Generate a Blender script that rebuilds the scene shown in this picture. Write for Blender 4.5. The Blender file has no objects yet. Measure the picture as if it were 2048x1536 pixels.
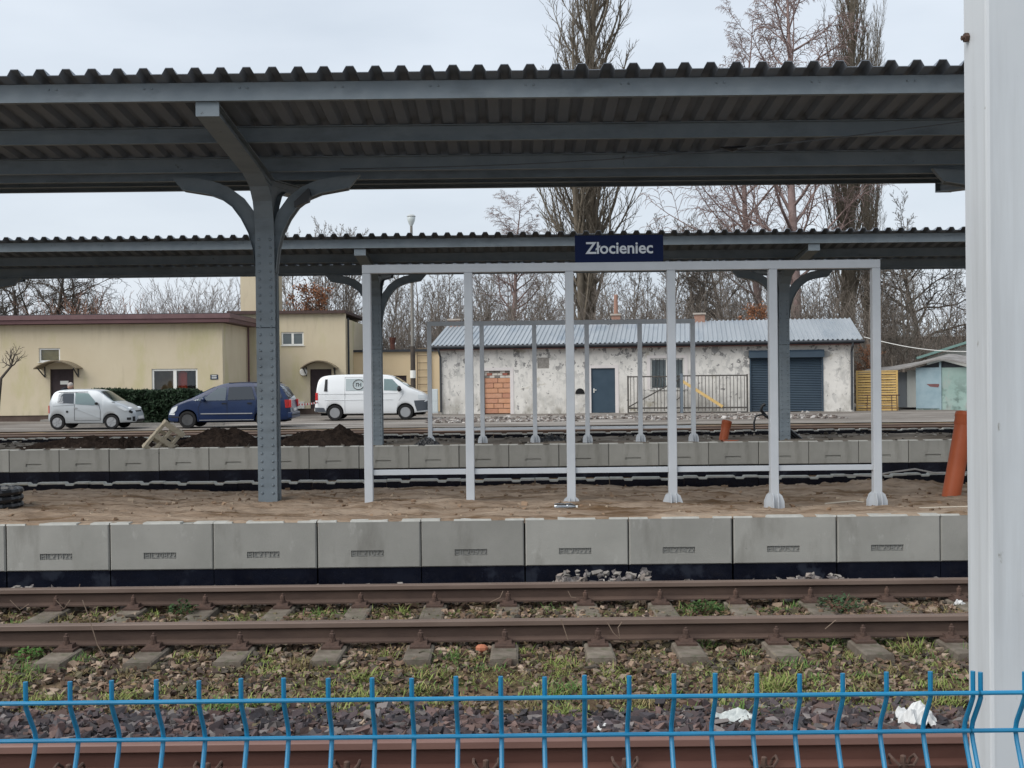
import bpy, math, random
import numpy as np
from mathutils import Vector, Matrix
R = math.radians
scene = bpy.context.scene
COL = scene.collection

# ------------------------------------------------------------------ camera
EYE = 1.84
FPX = 2300.0                       # focal length in pixels of a 2048 wide frame
cam_d = bpy.data.cameras.new('camera')
cam = bpy.data.objects.new('camera', cam_d); COL.objects.link(cam)
cam_d.sensor_width = 36.0; cam_d.sensor_fit = 'HORIZONTAL'
cam_d.lens = FPX / 2048 * 36.0
cam_d.clip_start = 0.05; cam_d.clip_end = 3000
CAMM = (Matrix.Translation((0, 0, EYE)) @ Matrix.Rotation(R(90) - 18.0 / FPX, 4, 'X')
        @ Matrix.Rotation(-0.011, 4, 'Z'))
cam.matrix_world = CAMM
scene.camera = cam
scene.render.resolution_x, scene.render.resolution_y = 1024, 768

# ------------------------------------------------------------------ world: overcast winter sky
SUN_EL, SUN_AZ = R(46), R(-125)     # azimuth measured from +Y towards +X
world = bpy.data.worlds.new('World'); scene.world = world; world.use_nodes = True
nt = world.node_tree; nt.nodes.clear()
out = nt.nodes.new('ShaderNodeOutputWorld'); bg = nt.nodes.new('ShaderNodeBackground')
sky = nt.nodes.new('ShaderNodeTexSky'); sky.sky_type = 'NISHITA'; sky.sun_disc = False
sky.sun_elevation = SUN_EL; sky.sun_rotation = SUN_AZ; sky.dust_density = 4.0; sky.air_density = 1.2
tc = nt.nodes.new('ShaderNodeTexCoord'); mp = nt.nodes.new('ShaderNodeMapping')
mp.inputs['Scale'].default_value = (1.0, 1.0, 3.5)
nz = nt.nodes.new('ShaderNodeTexNoise'); nz.inputs['Scale'].default_value = 2.4
nz.inputs['Detail'].default_value = 5; nz.inputs['Roughness'].default_value = 0.5
cr = nt.nodes.new('ShaderNodeValToRGB')
cr.color_ramp.elements[0].position = 0.3; cr.color_ramp.elements[0].color = (0.31, 0.345, 0.39, 1)
cr.color_ramp.elements[1].position = 0.72; cr.color_ramp.elements[1].color = (0.415, 0.447, 0.485, 1)
mul = nt.nodes.new('ShaderNodeVectorMath'); mul.operation = 'SCALE'; mul.inputs['Scale'].default_value = 10.0
mx = nt.nodes.new('ShaderNodeMix'); mx.data_type = 'RGBA'; mx.inputs['Factor'].default_value = 0.9
nt.links.new(tc.outputs['Generated'], mp.inputs['Vector']); nt.links.new(mp.outputs['Vector'], nz.inputs['Vector'])
nt.links.new(nz.outputs['Fac'], cr.inputs['Fac']); nt.links.new(cr.outputs['Color'], mul.inputs[0])
nt.links.new(sky.outputs['Color'], mx.inputs[6]); nt.links.new(mul.outputs['Vector'], mx.inputs[7])
nt.links.new(mx.outputs[2], bg.inputs['Color']); bg.inputs['Strength'].default_value = 0.1
nt.links.new(bg.outputs['Background'], out.inputs['Surface'])

sl = bpy.data.lights.new('sun', 'SUN'); sl.energy = 1.5; sl.angle = R(55); sl.color = (1.0, 0.97, 0.93)
sun = bpy.data.objects.new('sun', sl); COL.objects.link(sun)
sd = Vector((math.sin(SUN_AZ) * math.cos(SUN_EL), math.cos(SUN_AZ) * math.cos(SUN_EL), math.sin(SUN_EL)))
sun.rotation_euler = sd.to_track_quat('Z', 'Y').to_euler()
sun.location = (0, 0, 60)

vs = scene.view_settings
vs.view_transform = 'Standard'; vs.look = 'None'; vs.exposure = 1.05; vs.gamma = 1.0
scene.cycles.use_denoising = True
scene.cycles.max_bounces = 6
scene.cycles.transparent_max_bounces = 12

# ------------------------------------------------------------------ helpers
rnd = random.Random(7)
rng = np.random.default_rng(11)

def ray(px, py):
    d = Vector(((px - 1024) / FPX, -(py - 768) / FPX, -1.0))
    return CAMM.to_3x3() @ d
def PY(px, py, Y):                 # world point seen at a photo pixel on the plane y = Y
    d = ray(px, py); t = Y / d.y
    return Vector((0, 0, EYE)) + d * t
def PZ(px, py, z):                 # ... on the plane z = z
    d = ray(px, py); t = (z - EYE) / d.z
    return Vector((0, 0, EYE)) + d * t

def fbm(x, y, seed=0, octaves=4, lac=2.03, gain=0.5):
    g = np.random.default_rng(seed)
    tab = g.random((256, 256)).astype(np.float64)
    x = np.asarray(x, float); y = np.asarray(y, float)
    tot = np.zeros(np.broadcast(x, y).shape); amp = 1.0; nrm = 0
    for o in range(octaves):
        xi = np.floor(x).astype(int); yi = np.floor(y).astype(int)
        fx = x - xi; fy = y - yi
        fx = fx * fx * (3 - 2 * fx); fy = fy * fy * (3 - 2 * fy)
        a = tab[xi % 256, yi % 256]; b = tab[(xi + 1) % 256, yi % 256]
        c = tab[xi % 256, (yi + 1) % 256]; d = tab[(xi + 1) % 256, (yi + 1) % 256]
        tot = tot + amp * ((a * (1 - fx) + b * fx) * (1 - fy) + (c * (1 - fx) + d * fx) * fy)
        nrm += amp; amp *= gain; x = x * lac + 17.3; y = y * lac + 5.1
    return tot / nrm - 0.5

# ---- materials
MATS = {}
def mat(name, c1, c2=None, rough=0.8, metal=0.0, scale=4.0, detail=6.0, contrast=(0.35, 0.65), bump=0.0, bscale=None,
        stretch=(1, 1, 1), spec=0.3, extra=None, attr=None, coat=0.0, tint=0.0):
    if name in MATS: return MATS[name]
    m = bpy.data.materials.new(name); m.use_nodes = True
    t = m.node_tree; b = t.nodes['Principled BSDF']
    b.inputs['Roughness'].default_value = rough; b.inputs['Metallic'].default_value = metal
    b.inputs['Specular IOR Level'].default_value = spec
    if coat: b.inputs['Coat Weight'].default_value = coat; b.inputs['Coat Roughness'].default_value = 0.08
    co = t.nodes.new('ShaderNodeTexCoord'); mpn = t.nodes.new('ShaderNodeMapping')
    mpn.inputs['Scale'].default_value = stretch
    t.links.new(co.outputs['Object'], mpn.inputs['Vector'])
    src = None
    if c2 is not None:
        n = t.nodes.new('ShaderNodeTexNoise'); n.inputs['Scale'].default_value = scale
        n.inputs['Detail'].default_value = detail; n.inputs['Roughness'].default_value = 0.6
        t.links.new(mpn.outputs['Vector'], n.inputs['Vector'])
        r = t.nodes.new('ShaderNodeValToRGB')
        r.color_ramp.elements[0].position = contrast[0]; r.color_ramp.elements[0].color = (*c1, 1)
        r.color_ramp.elements[1].position = contrast[1]; r.color_ramp.elements[1].color = (*c2, 1)
        t.links.new(n.outputs['Fac'], r.inputs['Fac']); src = r.outputs['Color']
    elif attr:
        a = t.nodes.new('ShaderNodeAttribute'); a.attribute_name = attr; src = a.outputs['Color']
    if extra:                                  # list of (colour, scale, stretch, lo, hi): patches mixed on top
        for (ec, es, est, lo, hi, *zr) in extra:
            mp2 = t.nodes.new('ShaderNodeMapping'); mp2.inputs['Scale'].default_value = est
            mp2.inputs['Location'].default_value = (es * 1.7, 3.1, 7.7)
            t.links.new(co.outputs['Object'], mp2.inputs['Vector'])
            n2 = t.nodes.new('ShaderNodeTexNoise'); n2.inputs['Scale'].default_value = es
            n2.inputs['Detail'].default_value = 7; n2.inputs['Roughness'].default_value = 0.62
            t.links.new(mp2.outputs['Vector'], n2.inputs['Vector'])
            mr = t.nodes.new('ShaderNodeMapRange'); mr.inputs['From Min'].default_value = lo; mr.inputs['From Max'].default_value = hi
            t.links.new(n2.outputs['Fac'], mr.inputs['Value'])
            fac_ = mr.outputs['Result']
            if zr:                             # wear that keeps to a height range of the wall
                sx = t.nodes.new('ShaderNodeSeparateXYZ'); t.links.new(co.outputs['Object'], sx.inputs[0])
                mz = t.nodes.new('ShaderNodeMapRange'); mz.inputs['From Min'].default_value = zr[0]; mz.inputs['From Max'].default_value = zr[1]
                t.links.new(sx.outputs['Z'], mz.inputs['Value'])
                ml = t.nodes.new('ShaderNodeMath'); ml.operation = 'MULTIPLY'
                t.links.new(fac_, ml.inputs[0]); t.links.new(mz.outputs['Result'], ml.inputs[1]); fac_ = ml.outputs[0]
            mm = t.nodes.new('ShaderNodeMix'); mm.data_type = 'RGBA'
            t.links.new(fac_, mm.inputs['Factor'])
            if src: t.links.new(src, mm.inputs[6])
            else: mm.inputs[6].default_value = (*c1, 1)
            mm.inputs[7].default_value = (*ec, 1); src = mm.outputs[2]
    if tint and src:                           # each piece a little lighter or darker than its neighbour
        oi = t.nodes.new('ShaderNodeObjectInfo'); mt = t.nodes.new('ShaderNodeMapRange')
        mt.inputs['To Min'].default_value = 1 - tint; mt.inputs['To Max'].default_value = 1 + tint
        t.links.new(oi.outputs['Random'], mt.inputs['Value'])
        vm = t.nodes.new('ShaderNodeVectorMath'); vm.operation = 'SCALE'
        t.links.new(src, vm.inputs[0]); t.links.new(mt.outputs['Result'], vm.inputs['Scale']); src = vm.outputs['Vector']
    if src: t.links.new(src, b.inputs['Base Color'])
    else: b.inputs['Base Color'].default_value = (*c1, 1)
    if bump:
        n3 = t.nodes.new('ShaderNodeTexNoise'); n3.inputs['Scale'].default_value = bscale or scale * 4
        n3.inputs['Detail'].default_value = 8; n3.inputs['Roughness'].default_value = 0.65
        t.links.new(mpn.outputs['Vector'], n3.inputs['Vector'])
        bp = t.nodes.new('ShaderNodeBump'); bp.inputs['Strength'].default_value = bump; bp.inputs['Distance'].default_value = 0.05
        t.links.new(n3.outputs['Fac'], bp.inputs['Height']); t.links.new(bp.outputs['Normal'], b.inputs['Normal'])
    MATS[name] = m
    return m

def glass_mat(name, tint=(0.7, 0.78, 0.76), trans=0.9):
    m = bpy.data.materials.new(name); m.use_nodes = True; t = m.node_tree; t.nodes.clear()
    o = t.nodes.new('ShaderNodeOutputMaterial'); a = t.nodes.new('ShaderNodeBsdfTransparent'); a.inputs['Color'].default_value = (*tint, 1)
    g = t.nodes.new('ShaderNodeBsdfGlossy'); g.inputs['Roughness'].default_value = 0.03; g.inputs['Color'].default_value = (0.9, 0.95, 1, 1)
    f = t.nodes.new('ShaderNodeFresnel'); f.inputs['IOR'].default_value = 1.5
    ad = t.nodes.new('ShaderNodeMath'); ad.operation = 'ADD'; ad.inputs[1].default_value = 1 - trans; ad.use_clamp = True
    mxs = t.nodes.new('ShaderNodeMixShader')
    t.links.new(f.outputs['Fac'], ad.inputs[0]); t.links.new(ad.outputs['Value'], mxs.inputs['Fac'])
    t.links.new(a.outputs['BSDF'], mxs.inputs[1]); t.links.new(g.outputs['BSDF'], mxs.inputs[2])
    t.links.new(mxs.outputs['Shader'], o.inputs['Surface'])
    return m

# ---- objects
WO = {}                            # world origin of objects whose rotation is nil
def tag(o, label=None, cat=None, group=None, kind=None):
    if label: o['label'] = label
    if cat: o['category'] = cat
    if group: o['group'] = group
    if kind: o['kind'] = kind
    return o
def empty(name, loc=(0, 0, 0), rz=0.0, label=None, cat=None, group=None):
    o = bpy.data.objects.new(name, None); COL.objects.link(o)
    o.location = loc; o.rotation_euler = (0, 0, rz); o.empty_display_size = 0.2
    WO[o.name] = Vector(loc)
    return tag(o, label, cat, group)
def copy_tree(o, parent=None):
    c = o.copy(); COL.objects.link(c); c.parent = parent
    for ch in o.children: copy_tree(ch, c)
    return c
def mkobj(name, me, parent=None):
    o = bpy.data.objects.new(name, me); COL.objects.link(o)
    if parent: o.parent = parent
    return o
def np_mesh(name, V, F, mats, smooth=False, fmat=None, col=None):
    me = bpy.data.meshes.new(name)
    V = np.asarray(V, np.float32); F = np.asarray(F, np.int32)
    k = F.shape[1]
    me.vertices.add(len(V)); me.vertices.foreach_set('co', V.ravel())
    me.loops.add(F.size); me.loops.foreach_set('vertex_index', F.ravel())
    me.polygons.add(len(F)); me.polygons.foreach_set('loop_start', np.arange(0, F.size, k, dtype=np.int32))
    me.polygons.foreach_set('loop_total', np.full(len(F), k, np.int32))
    me.polygons.foreach_set('use_smooth', np.full(len(F), bool(smooth)))
    for m in (mats if isinstance(mats, (list, tuple)) else [mats]): me.materials.append(m)
    if fmat is not None: me.polygons.foreach_set('material_index', np.asarray(fmat, np.int32))
    if col is not None:
        ca = me.attributes.new('Col', 'FLOAT_COLOR', 'POINT')
        ca.data.foreach_set('color', np.concatenate([col, np.ones((len(col), 1))], 1).astype(np.float32).ravel())
    me.update(calc_edges=True)
    return me

class MB:
    def __init__(s): s.v = []; s.f = []
    def add(s, vs, fs):
        b = len(s.v); s.v += [tuple(v) for v in vs]; s.f += [tuple(b + i for i in f) for f in fs]; return s
    def box(s, x0, x1, y0, y1, z0, z1, M=None):
        vs = [Vector((x, y, z)) for x in (x0, x1) for y in (y0, y1) for z in (z0, z1)]
        if M is not None: vs = [M @ v for v in vs]
        return s.add(vs, [(0, 1, 3, 2), (4, 6, 7, 5), (0, 4, 5, 1), (2, 3, 7, 6), (0, 2, 6, 4), (1, 5, 7, 3)])
    def cbox(s, c, sx, sy, sz, M=None):
        return s.box(c[0]-sx/2, c[0]+sx/2, c[1]-sy/2, c[1]+sy/2, c[2]-sz/2, c[2]+sz/2, M)
    def bar(s, a, b, w, h, up=(0, 0, 1)):          # box beam from a to b
        a = Vector(a); b = Vector(b); t = (b - a); L = t.length; t.normalize()
        u = t.cross(Vector(up))
        if u.length < 1e-4: u = t.cross(Vector((0, 1, 0)))
        u.normalize(); n = u.cross(t)
        M = Matrix((( *t, ), (*u,), (*n,))).transposed().to_4x4(); M.translation = a
        return s.box(0, L, -w/2, w/2, -h/2, h/2, M)
    def tube(s, pts, r, n=8, caps=True, M=None):
        pts = [Vector(p) for p in pts]; N = len(pts); b = len(s.v)
        rr = r if isinstance(r, (list, tuple)) else [r] * N
        pu = None
        for i, p in enumerate(pts):
            t = (pts[min(i+1, N-1)] - pts[max(i-1, 0)]).normalized()
            if pu is None:
                u = t.cross(Vector((0, 0, 1)))
                if u.length < 0.05: u = t.cross(Vector((1, 0, 0)))
            else: u = pu - t * pu.dot(t)
            u.normalize(); pu = u; w = t.cross(u)
            for k in range(n):
                a = 2 * math.pi * k / n
                q = p + (u * math.cos(a) + w * math.sin(a)) * rr[i]
                s.v.append(tuple(M @ q if M is not None else q))
        for i in range(N - 1):
            for k in range(n):
                k2 = (k + 1) % n
                s.f.append((b+i*n+k, b+i*n+k2, b+(i+1)*n+k2, b+(i+1)*n+k))
        if caps:
            s.f.append(tuple(b + k for k in range(n))[::-1]); s.f.append(tuple(b+(N-1)*n+k for k in range(n)))
        return s
    def prism(s, poly, axis, a0, a1):              # closed polygon in the two other axes, extruded along axis
        n = len(poly); vs = []
        for a in (a0, a1):
            for (p, q) in poly:
                vs.append((a, p, q) if axis == 'x' else (p, a, q) if axis == 'y' else (p, q, a))
        fs = [tuple(range(n)), tuple(range(2*n-1, n-1, -1))]
        fs += [(i, (i+1) % n, n + (i+1) % n, n + i) for i in range(n)]
        return s.add(vs, fs)
    def strip(s, path, axis, a0, a1, th):          # open 2-d path thickened, extruded along axis
        P = [Vector(p).to_2d() if len(p) > 2 else Vector(p) for p in path]; up = []; dn = []
        for i, p in enumerate(P):
            t = (P[min(i+1, len(P)-1)] - P[max(i-1, 0)]).normalized(); n = Vector((-t.y, t.x)) * th / 2
            up.append(p + n); dn.append(p - n)
        for i in range(len(P) - 1):
            q = [up[i], up[i+1], dn[i+1], dn[i]]
            s.prism([tuple(v) for v in q], axis, a0, a1)
        return s
    def ball(s, c, r, n=6, m=4, sc=(1, 1, 1), half=None):
        b = len(s.v); c = Vector(c)
        for j in range(1, m):
            th = math.pi * j / m
            for k in range(n):
                a = 2 * math.pi * k / n
                s.v.append((c.x + r*sc[0]*math.sin(th)*math.cos(a), c.y + r*sc[1]*math.sin(th)*math.sin(a), c.z + r*sc[2]*math.cos(th)))
        t = len(s.v); s.v.append((c.x, c.y, c.z + r*sc[2])); s.v.append((c.x, c.y, c.z - r*sc[2]))
        for k in range(n):
            k2 = (k+1) % n
            s.f.append((t, b+k, b+k2)); s.f.append((t+1, b+(m-2)*n+k2, b+(m-2)*n+k))
            for j in range(m-2): s.f.append((b+j*n+k, b+(j+1)*n+k, b+(j+1)*n+k2, b+j*n+k2))
        return s
    def lathe(s, prof, n=16, M=None, axis='z', c=(0, 0, 0)):   # prof: (radius, height)
        b = len(s.v); c = Vector(c)
        for (r, h) in prof:
            for k in range(n):
                a = 2*math.pi*k/n; x, y = r*math.cos(a), r*math.sin(a)
                q = Vector((x, y, h)) if axis == 'z' else Vector((x, h, y)) if axis == 'y' else Vector((h, x, y))
                q = q + c; s.v.append(tuple(M @ q if M is not None else q))
        for i in range(len(prof)-1):
            for k in range(n):
                k2 = (k+1) % n; s.f.append((b+i*n+k, b+i*n+k2, b+(i+1)*n+k2, b+(i+1)*n+k))
        if prof[0][0] > 1e-6: s.f.append(tuple(b+k for k in range(n))[::-1])
        if prof[-1][0] > 1e-6: s.f.append(tuple(b+(len(prof)-1)*n+k for k in range(n)))
        return s
    def mesh(s, name, m, smooth=False, off=None):
        me = bpy.data.meshes.new(name)
        vs = s.v if off is None else [(v[0]-off[0], v[1]-off[1], v[2]-off[2]) for v in s.v]
        me.from_pydata(vs, [], s.f); me.materials.append(m)
        if smooth: me.polygons.foreach_set('use_smooth', [True]*len(me.polygons))
        import bmesh
        bm = bmesh.new(); bm.from_mesh(me); bmesh.ops.recalc_face_normals(bm, faces=bm.faces); bm.to_mesh(me); bm.free()
        if smooth:
            try: me.set_sharp_from_angle(angle=R(40))
            except Exception: pass
        return me
    # local=True: the coordinates are already local to the parent; otherwise they are world coordinates
    def build(s, name, m, parent=None, smooth=False, local=False, bevel=0.0):
        off = None
        root = parent
        if parent is not None and not local:
            while root.parent is not None: root = root.parent
            off = WO.get(root.name)
        c = None
        if parent is None:                       # origin at the base centre of the thing
            a = np.array(s.v); c = Vector(((a[:, 0].min()+a[:, 0].max())/2, (a[:, 1].min()+a[:, 1].max())/2, a[:, 2].min())); off = c
        o = mkobj(name, s.mesh(name, m, smooth, off), parent)
        if c is not None: o.location = c; WO[o.name] = c
        if bevel:
            bv = o.modifiers.new('bevel', 'BEVEL'); bv.width = bevel; bv.segments = 2; bv.limit_method = 'ANGLE'
        return o

# ------------------------------------------------------------------ materials
M_steel = mat('canopy_paint', (0.185, 0.222, 0.25), (0.225, 0.262, 0.288), rough=0.55, scale=3, bump=0.05, bscale=60,
              extra=[((0.135, 0.158, 0.175), 2.2, (0.6, 1, 1.5), 0.52, 0.75), ((0.06, 0.06, 0.06), 9, (1, 1, 1), 0.68, 0.76)])
M_sheet = mat('roof_sheet_paint', (0.155, 0.18, 0.215), (0.19, 0.212, 0.245), rough=0.6, scale=1.5)
M_frame = mat('shelter_paint', (0.50, 0.53, 0.56), (0.55, 0.58, 0.61), rough=0.5, scale=3)
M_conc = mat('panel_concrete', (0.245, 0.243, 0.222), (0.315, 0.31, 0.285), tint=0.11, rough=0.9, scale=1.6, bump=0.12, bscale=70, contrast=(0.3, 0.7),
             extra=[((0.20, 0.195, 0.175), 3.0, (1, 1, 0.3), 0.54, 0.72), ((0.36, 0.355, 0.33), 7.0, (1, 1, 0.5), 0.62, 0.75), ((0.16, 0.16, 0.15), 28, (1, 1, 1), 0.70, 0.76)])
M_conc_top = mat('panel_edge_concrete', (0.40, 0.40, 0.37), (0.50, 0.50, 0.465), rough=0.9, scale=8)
M_bit = mat('bitumen', (0.004, 0.005, 0.010), (0.008, 0.010, 0.018), rough=0.15, scale=2.5, spec=0.35, bump=0.05, bscale=6,
            extra=[((0.02, 0.024, 0.035), 2.2, (1, 1, 1), 0.58, 0.64)])
M_rust = mat('rail_rust', (0.055, 0.036, 0.029), (0.088, 0.058, 0.045), rough=0.8, scale=6, bump=0.15, bscale=60, stretch=(0.3, 1, 1))
M_rusth = mat('rail_head_rust', (0.12, 0.085, 0.068), (0.165, 0.122, 0.10), rough=0.5, scale=5, stretch=(0.2, 1, 1), bump=0.05)
M_rail3 = mat('rail_rust_red', (0.07, 0.031, 0.024), (0.10, 0.046, 0.035), rough=0.6, scale=5, stretch=(0.2, 1, 1), bump=0.08, bscale=50)
M_rail3h = mat('rail_head_rust_red', (0.145, 0.08, 0.066), (0.19, 0.11, 0.092), rough=0.45, scale=5, stretch=(0.2, 1, 1), bump=0.04)
M_sleeper = mat('sleeper_concrete', (0.115, 0.095, 0.075), (0.19, 0.165, 0.135), tint=0.15, rough=0.95, scale=6, bump=0.25, bscale=40,
                extra=[((0.085, 0.085, 0.055), 7, (1, 1, 1), 0.52, 0.68)])
M_fast = mat('fastener_rust', (0.065, 0.042, 0.034), (0.10, 0.062, 0.048), rough=0.85, scale=20, bump=0.2)
M_sand = mat('sand', (0.25, 0.18, 0.125), (0.40, 0.315, 0.24), rough=0.97, scale=3.5, bump=0.9, bscale=9, stretch=(0.45, 1.3, 1), spec=0.1,
             contrast=(0.32, 0.62), extra=[((0.15, 0.095, 0.055), 2.6, (0.35, 1.5, 1), 0.50, 0.66), ((0.13, 0.085, 0.05), 9, (0.4, 1.5, 1), 0.60, 0.70)])
M_soil = mat('dark_soil', (0.026, 0.019, 0.016), (0.055, 0.04, 0.032), rough=1.0, scale=5, bump=0.8, bscale=16, spec=0.05)
M_fill = mat('platform_fill', (0.12, 0.10, 0.08), (0.24, 0.21, 0.175), rough=1.0, scale=1.5, bump=0.5, bscale=12, spec=0.05)
M_blue = mat('fence_blue', (0.008, 0.155, 0.30), (0.012, 0.19, 0.36), rough=0.32, scale=20, spec=0.5)
M_white = mat('white_post_paint', (0.47, 0.50, 0.525), (0.52, 0.55, 0.57), rough=0.45, scale=2,
              extra=[((0.36, 0.375, 0.385), 7, (1, 1, 0.06), 0.55, 0.75), ((0.22, 0.22, 0.20), 26, (1, 1, 0.5), 0.68, 0.73), ((0.25, 0.28, 0.22), 9, (1, 1, 0.4), 0.66, 0.80), ((0.50, 0.52, 0.54), 60, (1, 1, 0.1), 0.66, 0.7)])
M_sign = mat('sign_navy', (0.003, 0.010, 0.05), rough=0.55, spec=0.15)
M_signw = mat('sign_letters', (0.62, 0.66, 0.70), rough=0.5)
M_orange = mat('pipe_orange', (0.36, 0.082, 0.028), (0.42, 0.105, 0.04), rough=0.5, scale=3)
M_black = mat('black_plastic', (0.010, 0.011, 0.013), (0.018, 0.019, 0.022), rough=0.35, scale=6, spec=0.5)
M_wood = mat('pallet_wood', (0.42, 0.37, 0.28), (0.55, 0.49, 0.38), rough=0.9, scale=5, stretch=(0.4, 3, 3), bump=0.2)
# ------------------------------------------------------------------ ground, yard
M_ground = mat('track_bed_soil', (0.10, 0.07, 0.045), (0.175, 0.13, 0.085), rough=1.0, scale=2.0, bump=0.6, bscale=25, spec=0.05,
               extra=[((0.06, 0.075, 0.025), 1.6, (1, 1, 1), 0.53, 0.68), ((0.25, 0.18, 0.105), 1.1, (1, 1, 1), 0.56, 0.68)])
M_yard = mat('yard_dirt', (0.135, 0.12, 0.105), (0.24, 0.22, 0.20), rough=1.0, scale=0.35, bump=0.5, bscale=6, spec=0.1, stretch=(0.5, 1.6, 1),
             extra=[((0.36, 0.345, 0.32), 0.5, (0.25, 1.8, 1), 0.56, 0.66), ((0.085, 0.075, 0.07), 0.9, (0.4, 1.6, 1), 0.58, 0.70)])
ys = np.concatenate([np.linspace(-6, 12, 90), np.linspace(12.5, 48, 70), np.geomspace(50, 1500, 26)])
xs = np.concatenate([-np.geomspace(1200, 17, 18), np.linspace(-16, 16, 200), np.geomspace(17, 1200, 18)])
GX, GY = np.meshgrid(xs, ys)
def ground_z(x, y):
    z = np.where(y < 38, -0.235, -0.235 + 0.215 * np.clip((y - 38) / 2.5, 0, 1))
    amp = np.where(y < 12, 0.055, 0.03)
    z = z + fbm(np.asarray(x) * 1.3, np.asarray(y) * 1.3, 3) * amp
    z = z + 0.035 * np.exp(-((np.asarray(y) - 9.38) / 0.55) ** 4) * (0.6 + 1.6 * fbm(np.asarray(x) * 0.9, np.asarray(y), 19))
    z = z - 0.03 * np.exp(-((np.asarray(y) - 7.3) / 0.5) ** 2)
    return z
GZ = ground_z(GX, GY); GZ[GY > 60] -= 0.0
V = np.stack([GX, GY, GZ], -1).reshape(-1, 3); nx = len(xs); ny = len(ys)
idx = np.arange(nx * ny).reshape(ny, nx)
F = np.stack([idx[:-1, :-1], idx[:-1, 1:], idx[1:, 1:], idx[1:, :-1]], -1).reshape(-1, 4)
tag(mkobj('ground', np_mesh('ground', V, F, M_ground, True)), 'brown track bed soil with moss and patches of sand', 'ground', kind='structure')

def sheet(name, x0, x1, y0, y1, zf, m, nx=120, ny=60, label=None, cat=None, kind='structure', skirt=0.3):
    X, Y = np.meshgrid(np.linspace(x0, x1, nx), np.linspace(y0, y1, ny)); Z = zf(X, Y)
    V = np.stack([X, Y, Z], -1).reshape(-1, 3); idx = np.arange(nx*ny).reshape(ny, nx)
    F = np.stack([idx[:-1, :-1], idx[:-1, 1:], idx[1:, 1:], idx[1:, :-1]], -1).reshape(-1, 4)
    o = mkobj(name, np_mesh(name, V, F, m, True)); return tag(o, label, cat, kind=kind)
def yard_z(X, Y):
    return 0.012 + 0.05 * np.clip((Y - 41) / 12, 0, 1) * np.clip((X + 2) / 10, 0, 1) + fbm(X * 0.8, Y * 1.4, 9) * 0.05 * np.clip((Y - 40.9), 0, 1)
sheet('yard', -45, 45, 41.0, 64, yard_z, M_yard, 260, 120, 'worn grey dirt yard in front of the buildings', 'yard')

# ------------------------------------------------------------------ rails and sleepers
def rail_profile():
    h = [(-0.036, 0), (0.036, 0), (0.036, -0.036), (0.009, -0.05), (0.009, -0.118), (0.062, -0.137), (0.062, -0.149),
         (-0.062, -0.149), (-0.062, -0.137), (-0.009, -0.118), (-0.009, -0.05), (-0.036, -0.036)]
    return h
def make_rail(Y, x0, x1, label, group, mw, mh):
    root = empty('rail', (0, Y, -0.149), 0, label, 'rail', group)
    pr = rail_profile()
    b = MB(); b.prism([(Y + p, q) for p, q in pr], 'x', x0, x1); b.build('rail_web_and_foot', mw, root)
    h = MB(); h.prism([(Y + p, q) for p, q in [(-0.034, 0.003), (-0.026, 0.007), (0.026, 0.007), (0.034, 0.003), (0.0385, -0.003), (0.0385, -0.034), (0.036, -0.0375), (-0.036, -0.0375), (-0.0385, -0.034), (-0.0385, -0.003)]], 'x', x0, x1)
    h.build('rail_head', mh, root)
    return root
make_rail(10.13, -14, 14, 'rusty rail running close beneath the concrete platform face', None, M_rust, M_rusth)
make_rail(8.63, -14, 14, 'rusty rail on the bolted sleepers, on the side of the weedy ballast strip', None, M_rust, M_rusth)
make_rail(5.80, -12, 12, 'reddish rail with spring clips right behind the blue wire fence', None, M_rail3, M_rail3h)
make_rail(4.30, -12, 12, 'reddish rail below the blue wire fence on its near side', None, M_rail3, M_rail3h)
for Y in (17.9, 19.4): make_rail(Y, -22, 22, 'rusty rail in the trench between the two platforms', 'rails between the two platforms', M_rust, M_rusth)
for Y in (38.4, 39.9): make_rail(Y, -30, 30, 'rusty rail along the edge of the dirt yard', 'rails along the yard edge', M_rust, M_rusth)

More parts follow.
